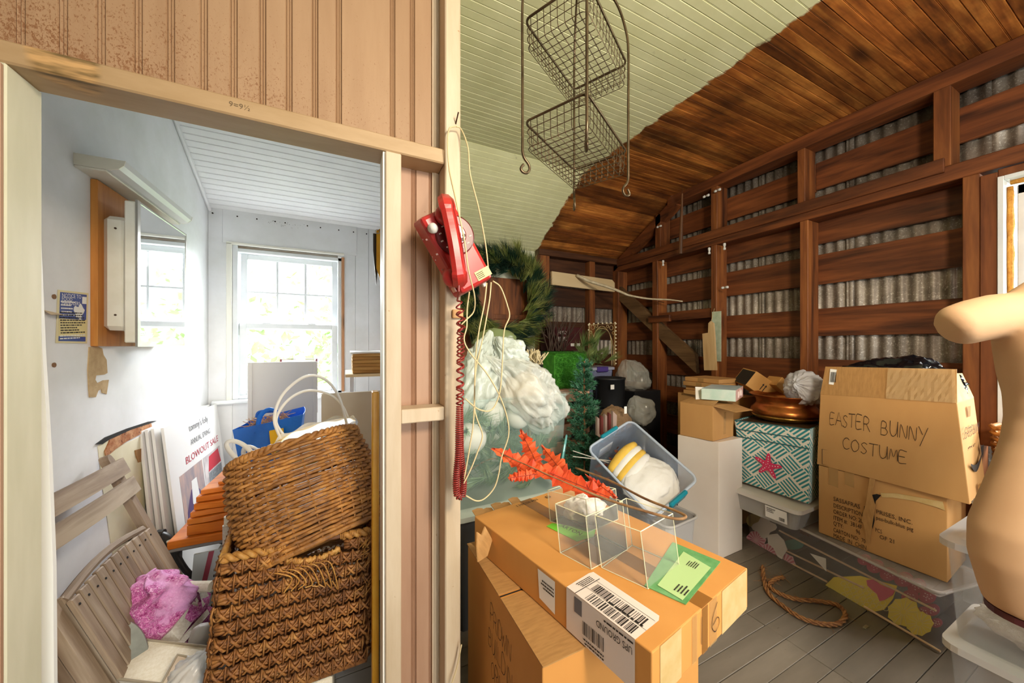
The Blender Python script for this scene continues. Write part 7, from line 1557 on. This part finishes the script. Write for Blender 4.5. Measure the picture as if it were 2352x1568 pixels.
# ================================================================== rope, floor bits
ROPE = mat('sisal_rope', '7a4a28', 'b4814c', scale=40, rough=.85); t = thing('sisal_rope', 'loop of frayed brown rope on the grey floor', 'rope', onZ(1830, 1400, 0))
rp_ = spline([onZ(*q, .013) for q in ((1752, 1300), (1755, 1330), (1766, 1362), (1800, 1392), (1840, 1418), (1885, 1432), (1925, 1432), (1942, 1412), (1925, 1390), (1880, 1380), (1830, 1376), (1790, 1362), (1768, 1345), (1780, 1330), (1800, 1325))], 10)
for s_ in range(3):
    mb = MB(); pts = []
    for i, p in enumerate(rp_):
        d = (rp_[min(i + 1, len(rp_) - 1)] - rp_[max(i - 1, 0)]).normalized(); e1 = V((0, 0, 1)); e2 = d.cross(e1); a = i * .55 + s_ * 2.094; pts.append(p + (e1 * math.cos(a) + e2 * math.sin(a)) * .0065)
    mb.tube(pts, .0055, 6); mb.build('strand', ROPE, t, smooth=True)
mb = MB(); rh = random.Random(6)
for i in range(160):
    k = rh.choice((0, 1)) ; j = rh.randrange(0, 14) if k else rh.randrange(len(rp_) - 16, len(rp_)); j = j if rh.random() < .75 else rh.randrange(len(rp_)); p = rp_[j]; d = V((rh.gauss(0, 1), rh.gauss(0, 1), rh.gauss(0, .5))); mb.tube([p, p + d * .012, p + d * .02 + V((0, 0, -.004))], .0006, 3)
mb.build('frayed_fibres', ROPE, t)['kind'] = 'stuff'
solo(MB().bbox(onZ(1982, 1443, 0), onZ(1996, 1437, .008), .001), 'metal_clip', CHROME, 'tiny metal clip on the floor by the rope', 'clip')
# ================================================================== bits on the studs
POR = mat('white_porcelain', 'd8d6d0', rough=.25); nm = ['upper right of the pair high on the studs', 'upper left of the pair high on the studs', 'high on the third stud from the window', 'just under the plate beside the second stud', 'under the plate left of the second stud', 'midway up the second stud, lying sideways', 'under the plate on the third stud']
for i, (px, py, ax) in enumerate(((1648, 437, 0), (1622, 450, 0), (1514, 520, 0), (1664, 566, 2), (1629, 576, 2), (1665, 660, 0), (1523, 604, 2))):
    p = onX(px, py, SD - .02); R = Matrix.Rotation(PI / 2, 4, 'X') if ax == 0 else Matrix(); solo(MB().lathe([(0, -.03), (.008, -.03), (.011, -.028), (.011, -.012), (.0075, -.010), (.0075, .004), (.011, .006), (.012, .024), (.009, .03), (0, .03)], 14, Matrix.Translation(p) @ R), 'porcelain_insulator', POR, 'white porcelain insulator ' + nm[i], 'insulator', group='porcelain insulators on the studs', smooth=True)
    MB().tube([p, p + V((.035, 0, 0))], .003, 5).build('insulator_nail', NAILM, wr)
a, b = onX(1567, 445, 2.93), onX(1563, 583, 2.93); solo(MB().tube([a, lerp(a, b, .5), b], [.008, .016, .021], 10), 'hanging_stick', wood('stick_wood', '4a2c18', '7c5230', axis=2), 'tapered brown stick hanging below the rafters', 'stick')
solo(MB().tube([(a.x, a.y, a.z), (a.x, a.y, CZ + .002)], .0015, 4), 'hanging_wire', NAILM, 'thin dark wire holding the tapered stick', 'wire')
BIRCH = mat('birch_bark', 'b8a88a', 'd8cbb0', scale=18, rough=.7, speck=(40, .66, '5a4a38')); bp = [onT(1325, 632, 3.965), onT(1352, 645, 3.90), onT(1400, 660, 3.84), onT(1430, 672, 3.79), onT(1445, 678, 3.76), onT(1490, 686, 3.68), onT(1535, 688, 3.56), onT(1568, 692, 3.45)]
t = thing('birch_branch', 'pale birch branch resting on a stud in the corner', 'branch', bp[4]); MB().tube(spline(bp, 5), [.019 - .013 * i / 35 for i in range(36)], 8).build('branch', BIRCH, t, smooth=True); p = onT(1513, 690, 3.62); MB().tube([p + V((0, 0, -.008)), p + V((.10, .02, -.012))], .004, 5).build('support_nail', NAILM, t)
a, b = onY(1266, 665, 3.29), onY(1410, 636, 3.29); solo(MB().prism([(0, 0), (b.x - a.x - .0, -.02), (b.x - a.x, .09), (b.x - a.x - .04, .125), (0, .15)], (a.x, 3.275, 2.075), (1, 0, 0), (0, 0, 1), (0, .03, 0)), 'cream_board', mat('cream_board_paint', 'd3b88a', 'dcc59c', scale=6, stretch=(.2, 1, 1), rough=.6), 'cream painted board fixed across the back studs', 'board')
